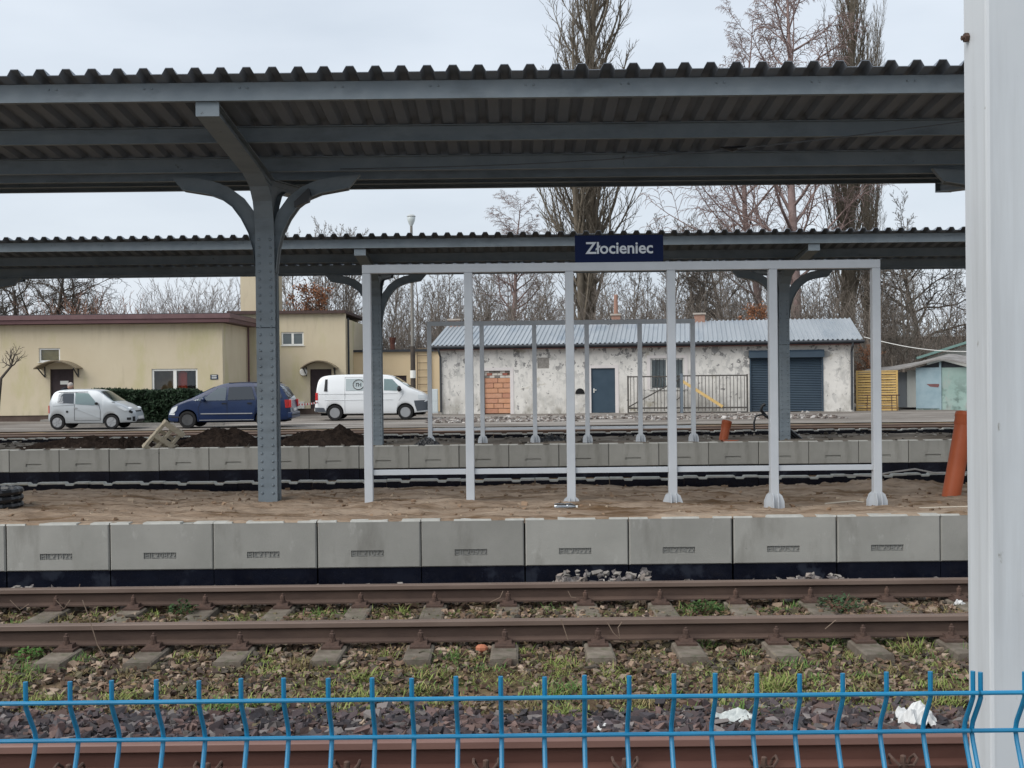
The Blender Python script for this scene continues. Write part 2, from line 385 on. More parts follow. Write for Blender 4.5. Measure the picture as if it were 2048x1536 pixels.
def sleeper_proto(label, group, cy, clip):
    root = empty('concrete_sleeper', (0, cy, -0.34), 0, label, 'sleeper', group)
    b = MB()
    prof = [(-0.12, -0.34), (0.12, -0.34), (0.10, -0.175), (0.085, -0.167), (-0.085, -0.167), (-0.10, -0.175)]
    b.prism(prof, 'y', cy - 1.25, cy + 1.25); b.build('sleeper_block', M_sleeper, root)
    for yr in (cy - 0.75, cy + 0.75):
        p = MB(); p.box(-0.075, 0.075, yr - 0.18, yr + 0.18, -0.166, -0.150)
        pl = p.build('tie_plate', M_fast, root)
        if not clip:
            for s in (-1, 1):
                q = MB(); yb = yr + s * 0.105
                q.prism([(yr + s*0.045, -0.134), (yr + s*0.06, -0.118), (yr + s*0.125, -0.122), (yr + s*0.135, -0.149), (yr + s*0.07, -0.149)], 'x', -0.05, 0.05)
                q.lathe([(0.026, -0.122), (0.026, -0.100)], 8, c=(0, yb, 0)).lathe([(0.019, -0.100), (0.019, -0.088)], 8, c=(0, yb, 0))
                q.lathe([(0.022, -0.088), (0.022, -0.064), (0.014, -0.058)], 6, c=(0, yb, 0)).lathe([(0.011, -0.058), (0.011, -0.046), (0.005, -0.042)], 6, c=(0, yb, 0))
                q.build('clamp_bolt', M_fast, pl)
        else:
            for s in (-1, 1):
                q = MB(); yb = yr + s*0.11
                for e in (-1, 1):
                    pts = [(e*0.02, yb, -0.12), (e*0.035, yb + s*0.05, -0.10), (e*0.06, yb + s*0.03, -0.075), (e*0.062, yb - s*0.02, -0.07), (e*0.055, yb - s*0.06, -0.10), (e*0.045, yb - s*0.065, -0.128)]
                    q.tube(pts, 0.0075, 6)
                q.lathe([(0.024, -0.13), (0.024, -0.11), (0.015, -0.11), (0.015, -0.07), (0.008, -0.066)], 8, c=(0, yb, 0))
                q.build('spring_clip', M_fast, pl)
    return root
sp = sleeper_proto('grey weathered concrete sleeper with bolted rail clamps on the platform track', 'sleepers of the platform track', 9.38, False)
first = True
for k in range(-11, 12):
    o = sp if first else copy_tree(sp); first = False
    o.location.x = -0.045 + k * 0.657 + rnd.uniform(-0.02, 0.02); o.rotation_euler.z = rnd.uniform(-0.015, 0.015)
    o.location.z = -0.34 + rnd.uniform(-0.004, 0.0)
sp3 = sleeper_proto('concrete sleeper with spring clips under the reddish rail by the blue fence', 'sleepers of the fence track', 5.05, True)
first = True
for k in range(-6, 7):
    o = sp3 if first else copy_tree(sp3); first = False
    o.location.x = -0.15 + k * 0.69

# ------------------------------------------------------------------ ballast stones
PHI = (1 + 5 ** 0.5) / 2
ICO_V = np.array([(-1, PHI, 0), (1, PHI, 0), (-1, -PHI, 0), (1, -PHI, 0), (0, -1, PHI), (0, 1, PHI), (0, -1, -PHI), (0, 1, -PHI),
                  (PHI, 0, -1), (PHI, 0, 1), (-PHI, 0, -1), (-PHI, 0, 1)]) / math.sqrt(1 + PHI * PHI)
ICO_FX = np.array([(0, 11, 5), (0, 5, 1), (0, 1, 7), (0, 7, 10), (0, 10, 11), (1, 5, 9), (5, 11, 4), (11, 10, 2), (10, 7, 6), (7, 1, 8),
                  (3, 9, 4), (3, 4, 2), (3, 2, 6), (3, 6, 8), (3, 8, 9), (4, 9, 5), (2, 4, 11), (6, 2, 10), (8, 6, 7), (9, 8, 1)])
CUB_V = np.array([(-1, -1, -1), (1, -1, -1), (1, 1, -1), (-1, 1, -1), (-1, -1, 1), (1, -1, 1), (1, 1, 1), (-1, 1, 1)]) * 0.66
CUB_F = np.array([(0, 2, 1), (0, 3, 2), (4, 5, 6), (4, 6, 7), (0, 1, 5), (0, 5, 4), (1, 2, 6), (1, 6, 5), (2, 3, 7), (2, 7, 6), (3, 0, 4), (3, 4, 7)])
def rocks(name, P, size, colors, m, label, cat, parent=None):
    n = len(P); g = np.random.default_rng(len(name) + n)
    v = CUB_V[None] + g.uniform(-0.42, 0.42, (n, 8, 3))
    # flatten random sides to make angular crushed stone
    for _ in range(2):
        d = g.normal(size=(n, 3)); d /= np.linalg.norm(d, axis=1, keepdims=True)
        dot = (v * d[:, None]).sum(-1); over = np.clip(dot - g.uniform(0.45, 0.9, (n, 1)), 0, None); v = v - d[:, None] * over[..., None]
    v = v * g.uniform([0.8, 0.6, 0.4], [1.6, 1.2, 0.95], (n, 3))[:, None]
    a = g.uniform(0, 2*np.pi, n); t = g.uniform(-1.5, 1.5, n)
    ca, sa, ct, st = np.cos(a), np.sin(a), np.cos(t), np.sin(t)
    z = np.zeros(n); o = np.ones(n)
    Rz = np.stack([ca, -sa, z, sa, ca, z, z, z, o], -1).reshape(n, 3, 3); Rx = np.stack([o, z, z, z, ct, -st, z, st, ct], -1).reshape(n, 3, 3)
    v = np.einsum('nij,nkj->nki', Rz @ Rx, v) * np.asarray(size)[:, None, None] + P[:, None]
    F = (CUB_F[None] + 8 * np.arange(n)[:, None, None]).reshape(-1, 3)
    c = np.repeat(colors, 8, axis=0)
    ob = mkobj(name, np_mesh(name, v.reshape(-1, 3), F, m, False, col=c), parent)
    return tag(ob, label, cat, kind='stuff')
M_rock = mat('ballast_stone', (0.1, 0.1, 0.1), rough=0.85, attr='Col', bump=0.2, bscale=40, spec=0.25)
def rock_cols(n, base, var, g):
    base = np.asarray(base); i = g.integers(0, len(base), n)
    return np.clip(base[i] * g.uniform(1 - var, 1 + var, (n, 1)), 0.005, 0.8)
g = np.random.default_rng(5)
def sample(n, x0, x1, y0, y1): return g.uniform(x0, x1, n), g.uniform(y0, y1, n)
# fresh dark stones in the strip next to the fence track
x, y = sample(16000, -4.2, 4.4, 5.9, 7.35)
keep = g.random(len(x)) < np.clip((7.25 + 0.5 * fbm(x * 0.9, y * 0.9, 21) * 2 - y) / 0.35, 0.0, 1)
x, y = x[keep], y[keep]; lay = g.random(len(x)) ** 1.6
P = np.stack([x, y, ground_z(x, y) + 0.008 + 0.055 * lay + 0.02 * np.clip((6.6 - y), 0, 1)], -1)
rocks('ballast_stones', P, g.uniform(0.020, 0.046, len(x)), rock_cols(len(x), [(0.085, 0.066, 0.068), (0.07, 0.058, 0.062), (0.105, 0.07, 0.065), (0.06, 0.055, 0.058), (0.125, 0.085, 0.075), (0.15, 0.135, 0.13), (0.05, 0.045, 0.05)], 0.4, g), M_rock,
      'fresh dark purple grey ballast stones heaped along the reddish rail', 'ballast')
# old brown weathered stones
x, y = sample(44000, -5.5, 5.8, 6.6, 10.95)
dens = 0.55 + 1.5 * fbm(x * 0.7, y * 0.9, 31); keep = (g.random(len(x)) < np.clip(dens, 0.06, 1)); x, y = x[keep], y[keep]
inside = (np.abs(y - 9.38) < 0.68)
keep = ~(inside & (g.random(len(x)) < 0.35)); x, y = x[keep], y[keep]
P = np.stack([x, y, ground_z(x, y) + 0.004 + 0.03 * g.random(len(x))], -1)
rocks('old_ballast_stones', P, g.uniform(0.012, 0.034, len(x)), rock_cols(len(x), [(0.115, 0.076, 0.053), (0.16, 0.105, 0.074), (0.085, 0.06, 0.048), (0.20, 0.145, 0.105), (0.105, 0.09, 0.055), (0.065, 0.055, 0.044), (0.27, 0.21, 0.16)], 0.3, g), M_rock,
      'old brown weathered ballast stones lying between and beside the platform track rails', 'ballast')
# small heaps of pale stones against the platform face
px = []
for (a, b, n, hh) in ((1105, 1300, 190, 0.11), (1560, 1700, 90, 0.07), (20, 110, 60, 0.05), (380, 560, 40, 0.03)):
    for i in range(n):
        q = PY(rnd.uniform(a, b), 1160, 10.55 + rnd.uniform(-0.2, 0.25)); px.append((q.x, q.y, -0.17 + rnd.random() ** 0.7 * hh * 1.5))
for k in range(2600): px.append((rnd.uniform(-6, 6), rnd.uniform(10.25, 10.98), -0.2 + rnd.random() * 0.05))
P = np.array(px)
rocks('pale_ballast_stones', P, g.uniform(0.018, 0.038, len(P)), rock_cols(len(P), [(0.28, 0.26, 0.24), (0.16, 0.145, 0.14), (0.22, 0.19, 0.17), (0.11, 0.10, 0.10)], 0.25, g), M_rock,
      'pale grey ballast stones piled against the black foot of the platform wall', 'ballast')

# ------------------------------------------------------------------ platform walls
PT = 0.456                         # platform level above rail top
def panel_front(X, Yf, stamp=True, w=0.988, th=0.12, z0=0.0, z1=PT):
    b = MB(); c = 0.012; d = 0.018
    n = [(0, 0), (0.18, 0), (0.185, -0.018), (0.315, -0.018), (0.32, 0), (0.68, 0), (0.685, -0.018), (0.815, -0.018), (0.82, 0), (1, 0)]
    zt = z1 - 0.012
    u0, u1 = X, X + w
    s0, s1, q0, q1 = X + 0.325 * w, X + 0.64 * w, z0 + 0.108, z0 + 0.168
    # face with a recess for the stamp
    us = [u0 + c, s0, s1, u1 - c]; zs = [z0 + 0.01, q0, q1, zt]
    for i in range(3):
        for j in range(3):
            if i == 1 and j == 1 and stamp: continue
            b.add([(us[i], Yf, zs[j]), (us[i+1], Yf, zs[j]), (us[i+1], Yf, zs[j+1]), (us[i], Yf, zs[j+1])], [(0, 1, 2, 3)])
    if stamp:
        v = [(s0, Yf, q0), (s1, Yf, q0), (s1, Yf, q1), (s0, Yf, q1)]; w2 = [(s0, Yf + d, q0), (s1, Yf + d, q0), (s1, Yf + d, q1), (s0, Yf + d, q1)]
        b.add(v + w2, [(0, 1, 5, 4), (1, 2, 6, 5), (2, 3, 7, 6), (3, 0, 4, 7), (4, 5, 6, 7)])
    # chamfers and body behind
    b.add([(u0 + c, Yf, z0 + 0.01), (u0 + c, Yf, zt), (u0, Yf + c, zt), (u0, Yf + c, z0)], [(0, 1, 2, 3)])
    b.add([(u1 - c, Yf, z0 + 0.01), (u1 - c, Yf, zt), (u1, Yf + c, zt), (u1, Yf + c, z0)], [(0, 1, 2, 3)])
    b.add([(u0 + c, Yf, z0 + 0.01), (u1 - c, Yf, z0 + 0.01), (u1, Yf + c, z0), (u0, Yf + c, z0)], [(0, 1, 2, 3)])
    b.add([(u0, Yf + c, z0), (u0, Yf + c, zt), (u0, Yf + th, zt), (u0, Yf + th, z0)], [(0, 1, 2, 3)])
    b.add([(u1, Yf + c, z0), (u1, Yf + c, zt), (u1, Yf + th, zt), (u1, Yf + th, z0)], [(0, 1, 2, 3)])
    b.add([(u0, Yf + th, z0), (u1, Yf + th, z0), (u1, Yf + th, zt), (u0, Yf + th, zt)], [(0, 1, 2, 3)])
    b.add([(u0, Yf + c, z0), (u1, Yf + c, z0), (u1, Yf + th, z0), (u0, Yf + th, z0)], [(0, 1, 2, 3)])
    t = MB()
    poly = [(u0 + 0.001, zt)] + [(u0 + f * w, z1 + dz) for f, dz in n] + [(u1 - 0.001, zt)]
    for i in range(1, len(poly) - 2):
        (xa, za), (xb, zb) = poly[i], poly[i+1]
        t.add([(xa, Yf - 0.001, zt - 0.004), (xb, Yf - 0.001, zt - 0.004), (xb, Yf + 0.004, zb), (xa, Yf + 0.004, za),
               (xa, Yf + th, zt - 0.004), (xb, Yf + th, zt - 0.004), (xb, Yf + th, zb), (xa, Yf + th, za)],
              [(0, 1, 2, 3), (3, 2, 6, 7), (4, 7, 6, 5), (0, 3, 7, 4), (1, 5, 6, 2)])
    bt = MB(); bt.box(u0, u1, Yf + 0.014, Yf + th - 0.01, -0.42, z0)
    return b, t, bt
FONT = bpy.data.fonts.load('<builtin>') if '<builtin>' not in bpy.data.fonts else None
def text_mesh(name, body, size, ext, m, align='CENTER', spacing=1.0, bold=0.0):
    cu = bpy.data.curves.new(name, 'FONT'); cu.body = body; cu.size = size; cu.extrude = ext; cu.align_x = align; cu.align_y = 'CENTER'
    cu.space_character = spacing; cu.resolution_u = 3; cu.offset = bold
    ob = bpy.data.objects.new(name, cu); COL.objects.link(ob)
    dg = bpy.context.evaluated_depsgraph_get(); me = bpy.data.meshes.new_from_object(ob.evaluated_get(dg))
    bpy.data.objects.remove(ob); bpy.data.curves.remove(cu)
    me.name = name; me.materials.clear(); me.materials.append(m)
    return me
STAMPS = {-6: 'EIL20622', -5: 'EIL21422', -4: 'EIL20822', -3: 'EIL21322', -2: 'EIL21022', -1: 'EIL20922', 0: 'EIL20222', 1: 'EIL21422', 2: 'EIL20522', 3: 'EIL20822', 4: 'EIL21122'}
M_stamp = mat('stamp_concrete', (0.20, 0.20, 0.19), (0.25, 0.25, 0.235), rough=0.9, scale=20)
wall1 = empty('platform_wall', (0, 11.05, -0.42), 0, 'pale grey concrete platform wall of stamped panels beside the rusty rails', 'platform wall')
for k in range(-8, 9):
    jx = rnd.uniform(-0.004, 0.004); jy = rnd.uniform(-0.006, 0.006)
    X = 0.115 + k * 1.0 + jx; b, t, bt = panel_front(X, 11.05 + jy, True)
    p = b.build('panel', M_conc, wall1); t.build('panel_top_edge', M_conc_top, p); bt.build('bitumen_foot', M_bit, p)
    if k in STAMPS:
        me = text_mesh('stamp_lettering', STAMPS[k], 0.078, 0.005, M_stamp, spacing=1.06)
        o = mkobj('stamp_lettering', me, p); o.rotation_euler = (R(90), 0, 0)
        o.location = Vector((X + 0.4825 * 0.988, 11.05 + jy + 0.013, 0.137)) - WO[wall1.name]
wall2 = empty('platform_wall', (0, 22.95, -0.42), 0, 'farther pale concrete platform wall with small recessed marks, below the dark soil heaps', 'platform wall')
b, t, bt = panel_front(0, 22.95, True)
W2 = WO[wall2.name]
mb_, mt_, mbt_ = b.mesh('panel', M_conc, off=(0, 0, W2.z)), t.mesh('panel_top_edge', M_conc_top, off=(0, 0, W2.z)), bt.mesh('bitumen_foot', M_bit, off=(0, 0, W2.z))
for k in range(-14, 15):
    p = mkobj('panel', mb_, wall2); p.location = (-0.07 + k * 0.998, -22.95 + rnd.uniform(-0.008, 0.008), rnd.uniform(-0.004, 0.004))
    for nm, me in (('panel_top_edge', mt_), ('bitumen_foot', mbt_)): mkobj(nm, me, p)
# rear walls, seen from their tarred back
def rear_wall(Y, k0, k1, label, xoff):
    root = empty('platform_wall', (0, Y, -0.42), 0, label, 'platform wall')
    b = MB(); b.box(0, 0.992, Y, Y + 0.12, -0.42, PT - 0.03); t = MB()
    n = [(0, 0), (0.18, 0), (0.20, -0.024), (0.30, -0.024), (0.32, 0), (0.68, 0), (0.70, -0.024), (0.80, -0.024), (0.82, 0), (1, 0)]
    for i in range(len(n) - 1):
        xa, za = n[i][0] * 0.992, PT + n[i][1]; xb, zb = n[i+1][0] * 0.992, PT + n[i+1][1]
        t.add([(xa, Y - 0.004, za - 0.022), (xb, Y - 0.004, zb - 0.022), (xb, Y - 0.004, zb), (xa, Y - 0.004, za), (xa, Y + 0.122, za - 0.022), (xb, Y + 0.122, zb - 0.022), (xb, Y + 0.122, zb), (xa, Y + 0.122, za)],
              [(0, 1, 2, 3), (3, 2, 6, 7), (4, 7, 6, 5), (0, 3, 7, 4), (1, 5, 6, 2), (0, 4, 5, 1)])
    W = WO[root.name]; me1 = b.mesh('panel', M_bit, off=(0, Y, W.z)); me2 = t.mesh('panel_top_edge', M_conc_top, off=(0, Y, W.z))
    for k in range(k0, k1):
        p = mkobj('panel', me1, root); p.location = (xoff + k, rnd.uniform(-0.015, 0.015), rnd.uniform(-0.012, 0.006)); p.rotation_euler.y = rnd.uniform(-0.006, 0.006)
        mkobj('panel_top_edge', me2, p)
rear_wall(15.45, -10, 10, 'tarred black rear wall behind the sandy near platform', 0.3)
rear_wall(27.6, -16, 17, 'tarred black rear wall of the farther platform along the dirt yard', 0.55)

# sand and fill
def sand_z(X, Y):
    e = np.clip((Y - 11.1) / 0.5, 0, 1); r = np.clip((15.4 - Y) / 2.2, 0, 1)
    z = PT + 0.010 + np.where(Y < 11.083, -0.05, 0) + e * (0.015 * np.sin(X * 0.9 + 1)) - (1 - r) * 0.13
    z = z - 0.06 * np.clip((X - 0.8) / 2.2, 0, 1) * np.clip((Y - 11.5) / 0.6, 0, 1) + 0.05 * np.exp(-((X + 2.0) / 2.0) ** 2 - ((Y - 12.2) / 0.4) ** 2)
    z = z + e * (fbm(X * 1.6, Y * 3.2, 4, 5) * 0.11 + fbm(X * 5, Y * 16, 5, 4) * 0.04 + fbm(X * 17, Y * 30, 6, 3) * 0.022)
    z = z + 0.13 * np.exp(-((X - 4.4) / 1.3) ** 2 - ((Y - 14.7) / 0.45) ** 2) * (1 + fbm(X * 6, Y * 6, 8) * 1.2)
    z = z + np.where(e < 1, (fbm(X * 2.3, Y * 2, 14) * 0.075 - 0.008 + fbm(X * 11, Y * 9, 15) * 0.02) * (1 - e), 0)
    return z
sheet('platform_sand', -10, 10, 11.072, 15.46, sand_z, M_sand, 700, 200, 'raked brown sand fill of the near platform', 'sand')
def fill_z(X, Y): return PT - 0.03 + fbm(X * 1.2, Y * 1.5, 41, 5) * 0.12 - 0.10 * np.clip((Y - 25.5) / 2, 0, 1)
sheet('platform_fill', -16, 17, 22.97, 27.62, fill_z, M_fill, 260, 60, 'dirty grey brown fill of the farther platform', 'earth')
# ------------------------------------------------------------------ canopies
SLOPE = 0.114
def canopy(Yf, dz, x0, x1, cols, label, rib_phase, lamp_cols=()):
    # Yf: front fascia plane; geometry written for the near canopy (fascia at 10.45) and shifted
    dY = Yf - 10.45; Yc = 12.97 + dY
    root = empty('platform_canopy', (cols[0], Yc, 0.2), 0, label, 'canopy')
    zc = 4.235 + dz                                    # sheet underside at the valley
    def zs(Y): return zc + SLOPE * abs(Y - Yc)
    # corrugated sheets
    pitch, hr = 0.2295, 0.056
    for sgn, nm in ((-1, 'roof_sheet'), (1, 'roof_sheet')):
        ye, yi = Yc + sgn * 2.72, Yc + sgn * 0.05
        prof = []; n = int((x1 - x0) / pitch)
        for i in range(n):
            xx = x0 + i * pitch + rib_phase
            prof += [(xx, 0), (xx + pitch - 0.132, 0), (xx + pitch - 0.099, hr), (xx + pitch - 0.033, hr), (xx + pitch - 0.0005, 0)]
        vs = []; m = len(prof)
        for th in (0.0, 0.006):
            for Y in (ye, yi):
                vs += [(x, Y, zs(Y) + z + th) for x, z in prof]
        fs = []
        for i in range(m - 1):
            fs += [(i, i+1, m+i+1, m+i), (2*m+i, 3*m+i, 3*m+i+1, 2*m+i+1), (i, 2*m+i, 2*m+i+1, i+1), (m+i, m+i+1, 3*m+i+1, 3*m+i)]
        MB().add(vs, fs).build(nm, M_sheet, root)
    # fascias and purlins: channel sections
    for off in (-2.52, -1.29, -0.28, 0.28, 1.29, 2.52):
        Y = Yc + off; z1 = zs(Y) - 0.003; z0 = z1 - 0.163; b = MB(); f = (-1 if off < 0 else 1) if abs(off) > 2 else 1
        fl = 0.055
        b.box(x0, x1, Y - 0.004, Y + 0.004, z0, z1)
        b.box(x0, x1, min(Y, Y - f*fl) , max(Y, Y - f*fl), z0, z0 + 0.008); b.box(x0, x1, min(Y, Y - f*fl), max(Y, Y - f*fl), z1 - 0.008, z1)
        nm = 'fascia_beam' if abs(off) > 2 else 'purlin'
        pb = b.build(nm, M_steel, root)
        if off == -2.52:
            rv = MB(); xx = x0 + 0.35
            while xx < x1:
                for e in (-0.035, 0.035): rv.ball((xx + e, Y - 0.004, z1 - 0.05), 0.012, 6, 4)
                xx += 0.865
            rv.build('rivets', M_steel, pb)['kind'] = 'stuff'
    gt = MB(); gt.box(x0, x1, Yc - 0.10, Yc + 0.10, zc - 0.035, zc - 0.012); gt.build('valley_gutter', M_steel, root)
    for ci, cx in enumerate(cols):
        yF, yB = Yc - 0.11, Yc + 0.11
        col = MB()
        # side channels with recessed webs
        for s in (-1, 1):
            col.box(cx + s*0.055 - 0.004, cx + s*0.055 + 0.004, yF + 0.012, yB - 0.012, 0.2, 3.9 + dz)
            for yy in (yF + 0.006, yB - 0.018):
                col.box(min(cx + s*0.06, cx + s*0.1), max(cx + s*0.06, cx + s*0.1), yy, yy + 0.012, 0.2, 3.5 + dz)
        for s in (-1, 1):                               # stiffening angles seen from the side
            col.box(cx + s*0.095 - 0.006, cx + s*0.095 + 0.006, yF + 0.013, yF + 0.075, 0.2, 3.45 + dz)
            col.box(cx + s*0.095 - 0.006, cx + s*0.095 + 0.006, yB - 0.075, yB - 0.013, 0.2, 3.45 + dz)
        cobj = col.build('column', M_steel, root)
        for s in (-1, 1):
            yP = yF if s < 0 else yB
            path = [(yP, 0.2), (yP, 3.45 + dz), (yP - s*(-0.0) + s*0.02, 3.62 + dz), (yP + s*0.10, 3.80 + dz), (yP + s*0.26, 3.94 + dz), (yP + s*0.56, 4.03 + dz), (Yc + s*2.47, 4.235 + dz)]
            fl = MB().strip(path, 'x', cx - 0.106, cx + 0.106, 0.014); fl.build('front_plate' if s < 0 else 'rear_plate', M_steel, root)
            # arm web and top flange
            top = [(Yc + s*0.02, 4.11 + dz), (Yc + s*2.47, 4.385 + dz)]
            web = [(Yc, 3.6 + dz)] + [(p, q) for p, q in path[1:]] + [top[1], top[0], (Yc, 4.10 + dz)]
            aw = MB()
            pts = path[1:]
            for e in (-0.05, 0.05):
                poly = [(Yc, 3.45 + dz)] + pts + [(Yc + s*2.47, 4.345 + dz), (Yc + s*0.02, 4.07 + dz)]
                aw.prism(poly, 'x', cx + e - 0.004, cx + e + 0.004)
            aw.bar((cx, Yc + s*0.02, 4.068 + dz), (cx, Yc + s*2.47, 4.345 + dz), 0.20, 0.012)
            aw.bar((cx, Yc + s*0.02, 4.02 + dz), (cx, Yc + s*2.46, 4.29 + dz), 0.13, 0.03)
            # end plate
            aw.box(cx - 0.107, cx + 0.107, min(Yc + s*2.47, Yc + s*2.485), max(Yc + s*2.47, Yc + s*2.485), 4.225 + dz, 4.355 + dz)
            aw.build('arm', M_steel, root)
        rv = MB(); z = 0.55
        while z < 3.45 + dz:
            for e in (-0.062, 0.062): rv.ball((cx + e, yF - 0.006, z), 0.0175, 8, 5, (1, 0.9, 1))
            for s in (-1, 1): rv.ball((cx + s*0.102, yF + 0.045, z), 0.0125, 6, 4)
            z += 0.0885
        rv.build('rivets', M_steel, cobj, smooth=True)['kind'] = 'stuff'
        sp_ = MB(); sp_.box(cx - 0.108, cx + 0.108, yF - 0.010, yF - 0.006, 2.395, 2.405); sp_.build('splice_seam', mat('dark_seam', (0.05, 0.06, 0.07)), cobj)
        for s in (-1, 1):                               # curved knee brackets along the platform
            c_ = [(0.09, 3.02), (0.095, 3.28), (0.13, 3.48), (0.20, 3.66), (0.31, 3.81), (0.45, 3.915), (0.60, 3.975), (0.80, 4.01), (1.02, 4.03)]
            up = []; dn = []
            for i, p in enumerate(c_):
                a = Vector(c_[max(i-1, 0)]); b2 = Vector(c_[min(i+1, len(c_)-1)]); t = (b2 - a).normalized(); nn = Vector((-t.y, t.x))
                w = 0.03 + 0.05 * min(1, i / 3)
                if i == 0: w = 0.02
                up.append(Vector(p) + nn * w); dn.append(Vector(p) - nn * w)
            up[-1].x += 0.05; dn[-1].x -= 0.10
            kb = MB()
            for i in range(len(c_) - 1):
                quad = [up[i], up[i+1], dn[i+1], dn[i]]
                kb.prism([(cx + s*q.x, q.y + dz) for q in quad], 'y', Yc - 0.035, Yc + 0.035)
                lo = [dn[i], dn[i+1]]
                kb.prism([(cx + s*lo[0].x, lo[0].y + dz), (cx + s*lo[1].x, lo[1].y + dz), (cx + s*lo[1].x, lo[1].y + 0.012 + dz), (cx + s*lo[0].x, lo[0].y + 0.012 + dz)], 'y', Yc - 0.085, Yc + 0.085)
            kb.build('knee_bracket', M_steel, root)
        if ci in lamp_cols:
            lm = MB(); s = lamp_cols[ci]
            lm.prism([(cx + s*0.34, 3.80 + dz), (cx + s*0.34, 3.74 + dz), (cx + s*0.50, 3.80 + dz), (cx + s*0.52, 3.87 + dz), (cx + s*0.50, 3.95 + dz)], 'y', Yc - 0.14, Yc - 0.04)
            lm.build('lamp_housing', M_black, root)
    return root
canopy(10.45, 0.0, -14.0, 10.2, [PY(536, 1003, 12.86).x + k * 8.56 for k in (0, 1, -1)], 'big grey steel canopy with riveted column over the sandy near platform', 0.03, {0: 1, 1: -1})
cx2 = PY(754, 880, 23.5).x
canopy(21.15, -0.155, -20.0, 18.0, [cx2 + k * 8.36 for k in (0, 1, -1)], 'farther grey steel canopy behind the station name sign, on the soil platform', 0.10)

# ------------------------------------------------------------------ shelter frames
def shelter(Y, label, xs_px, ytop, post_w, zb):
    tops = [PY(x, ytop, Y).x for x in xs_px]; zt = PY(1024, ytop, Y).z
    root = empty('shelter_frame', (tops[0], Y, zb[0]), 0, label, 'shelter frame')
    w = post_w
    for i, x in enumerate(tops):
        b = MB(); b.box(x - w/2, x + w/2, Y - w/2, Y + w/2, zb[i] - 0.25, zt - w)
        p = b.build('post', M_frame, root, bevel=0.006)
        f = MB(); zz = zb[i]; hw = w/2
        prof = [(hw - 0.002, zz + 0.16), (hw + 0.03, zz + 0.135), (hw + 0.055, zz + 0.07), (hw + 0.06, zz - 0.10), (hw - 0.002, zz - 0.10)]
        for s in (-1, 1):
            f.prism([(x + s*a, q) for a, q in prof], 'y', Y - 0.045, Y - 0.033); f.prism([(x + s*a, q) for a, q in prof], 'y', Y + 0.033, Y + 0.045)
            f.prism([(Y + s*a, q) for a, q in prof], 'x', x - 0.030, x - 0.022); f.prism([(Y + s*a, q) for a, q in prof], 'x', x + 0.022, x + 0.030)
        f.box(x - hw - 0.065, x + hw + 0.065, Y - hw - 0.065, Y + hw + 0.065, zz - 0.11, zz - 0.095)
        f.build('post_foot', M_frame, p)
    b = MB(); b.box(tops[0] - w/2, tops[-1] + w/2, Y - w/2, Y + w/2, zt - w + 0.001, zt + 0.004); tb = b.build('top_beam', M_frame, root, bevel=0.006)
    q = MB()
    for k in (0.30, 0.685):
        xx = tops[0] + k * (tops[-1] - tops[0])
        for e in (-0.03, 0.03):
            q.lathe([(0.012, 0.0), (0.012, 0.016)], 6, c=(xx + e, Y, zt + 0.004)); q.lathe([(0.012, -w - 0.014), (0.012, -w)], 6, c=(xx + e, Y, zt))
    q.build('bolts', M_steel, tb)['kind'] = 'stuff'
    for i in range(len(tops) - 1):
        b = MB(); zr = zb[6] if len(zb) > 6 else PT + 0.36
        b.box(tops[i] + w/2, tops[i+1] - w/2, Y + w/2 - 0.058, Y + w/2 - 0.004, zr - 0.028, zr + 0.028); b.build('lower_rail', M_frame, root, bevel=0.004)
    return tops, zt
Ysh = 12.2
tops1, zt1 = shelter(Ysh, 'light grey steel shelter frame under the station name sign on the sand', [733, 936, 1138, 1341, 1544, 1750], 528, 0.088,
                     [0.33, 0.34, 0.38, 0.41, 0.40, 0.40, PY(1139, 941, 12.2).z])
shelter(23.7, 'farther light grey steel shelter frame standing before the peeling white building', [858, 963, 1068, 1173, 1279, 1385], 642, 0.088,
        [0.44] * 6 + [PY(1139, 856, 23.7).z])
# station name sign
a = PY(1150, 523, Ysh - 0.03); c = PY(1326, 471, Ysh - 0.03)
sg = empty('station_name_sign', ((a.x + c.x)/2, Ysh - 0.03, zt1 + 0.004), 0, 'navy blue station name sign with white letters on top of the shelter frame', 'sign')
sw = (c.x - a.x); sh = 0.285
b = MB(); b.box((a.x+c.x)/2 - sw/2, (a.x+c.x)/2 + sw/2, Ysh - 0.044, Ysh - 0.012, zt1 + 0.004, zt1 + 0.004 + sh); b.build('sign_board', M_sign, sg, bevel=0.003)
me = text_mesh('sign_lettering', 'Złocieniec', 0.178, 0.0012, M_signw, spacing=0.98, bold=0.003)
o = mkobj('sign_lettering', me, sg); o.rotation_euler = (R(90), 0, 0); o.location = (0.0, -0.0165, sh * 0.505)
xs_ = [v.co.x for v in me.vertices]; fac = (sw * 0.765) / (max(xs_) - min(xs_)); o.scale = (fac, fac, 1); o.location.x = -(max(xs_) + min(xs_)) / 2 * fac
bk = MB()
for e in (-0.3, 0.3): bk.box((a.x+c.x)/2 + e - 0.02, (a.x+c.x)/2 + e + 0.02, Ysh - 0.012, Ysh + 0.01, zt1 + 0.004, zt1 + 0.2)
bk.build('bracket', M_steel, sg)

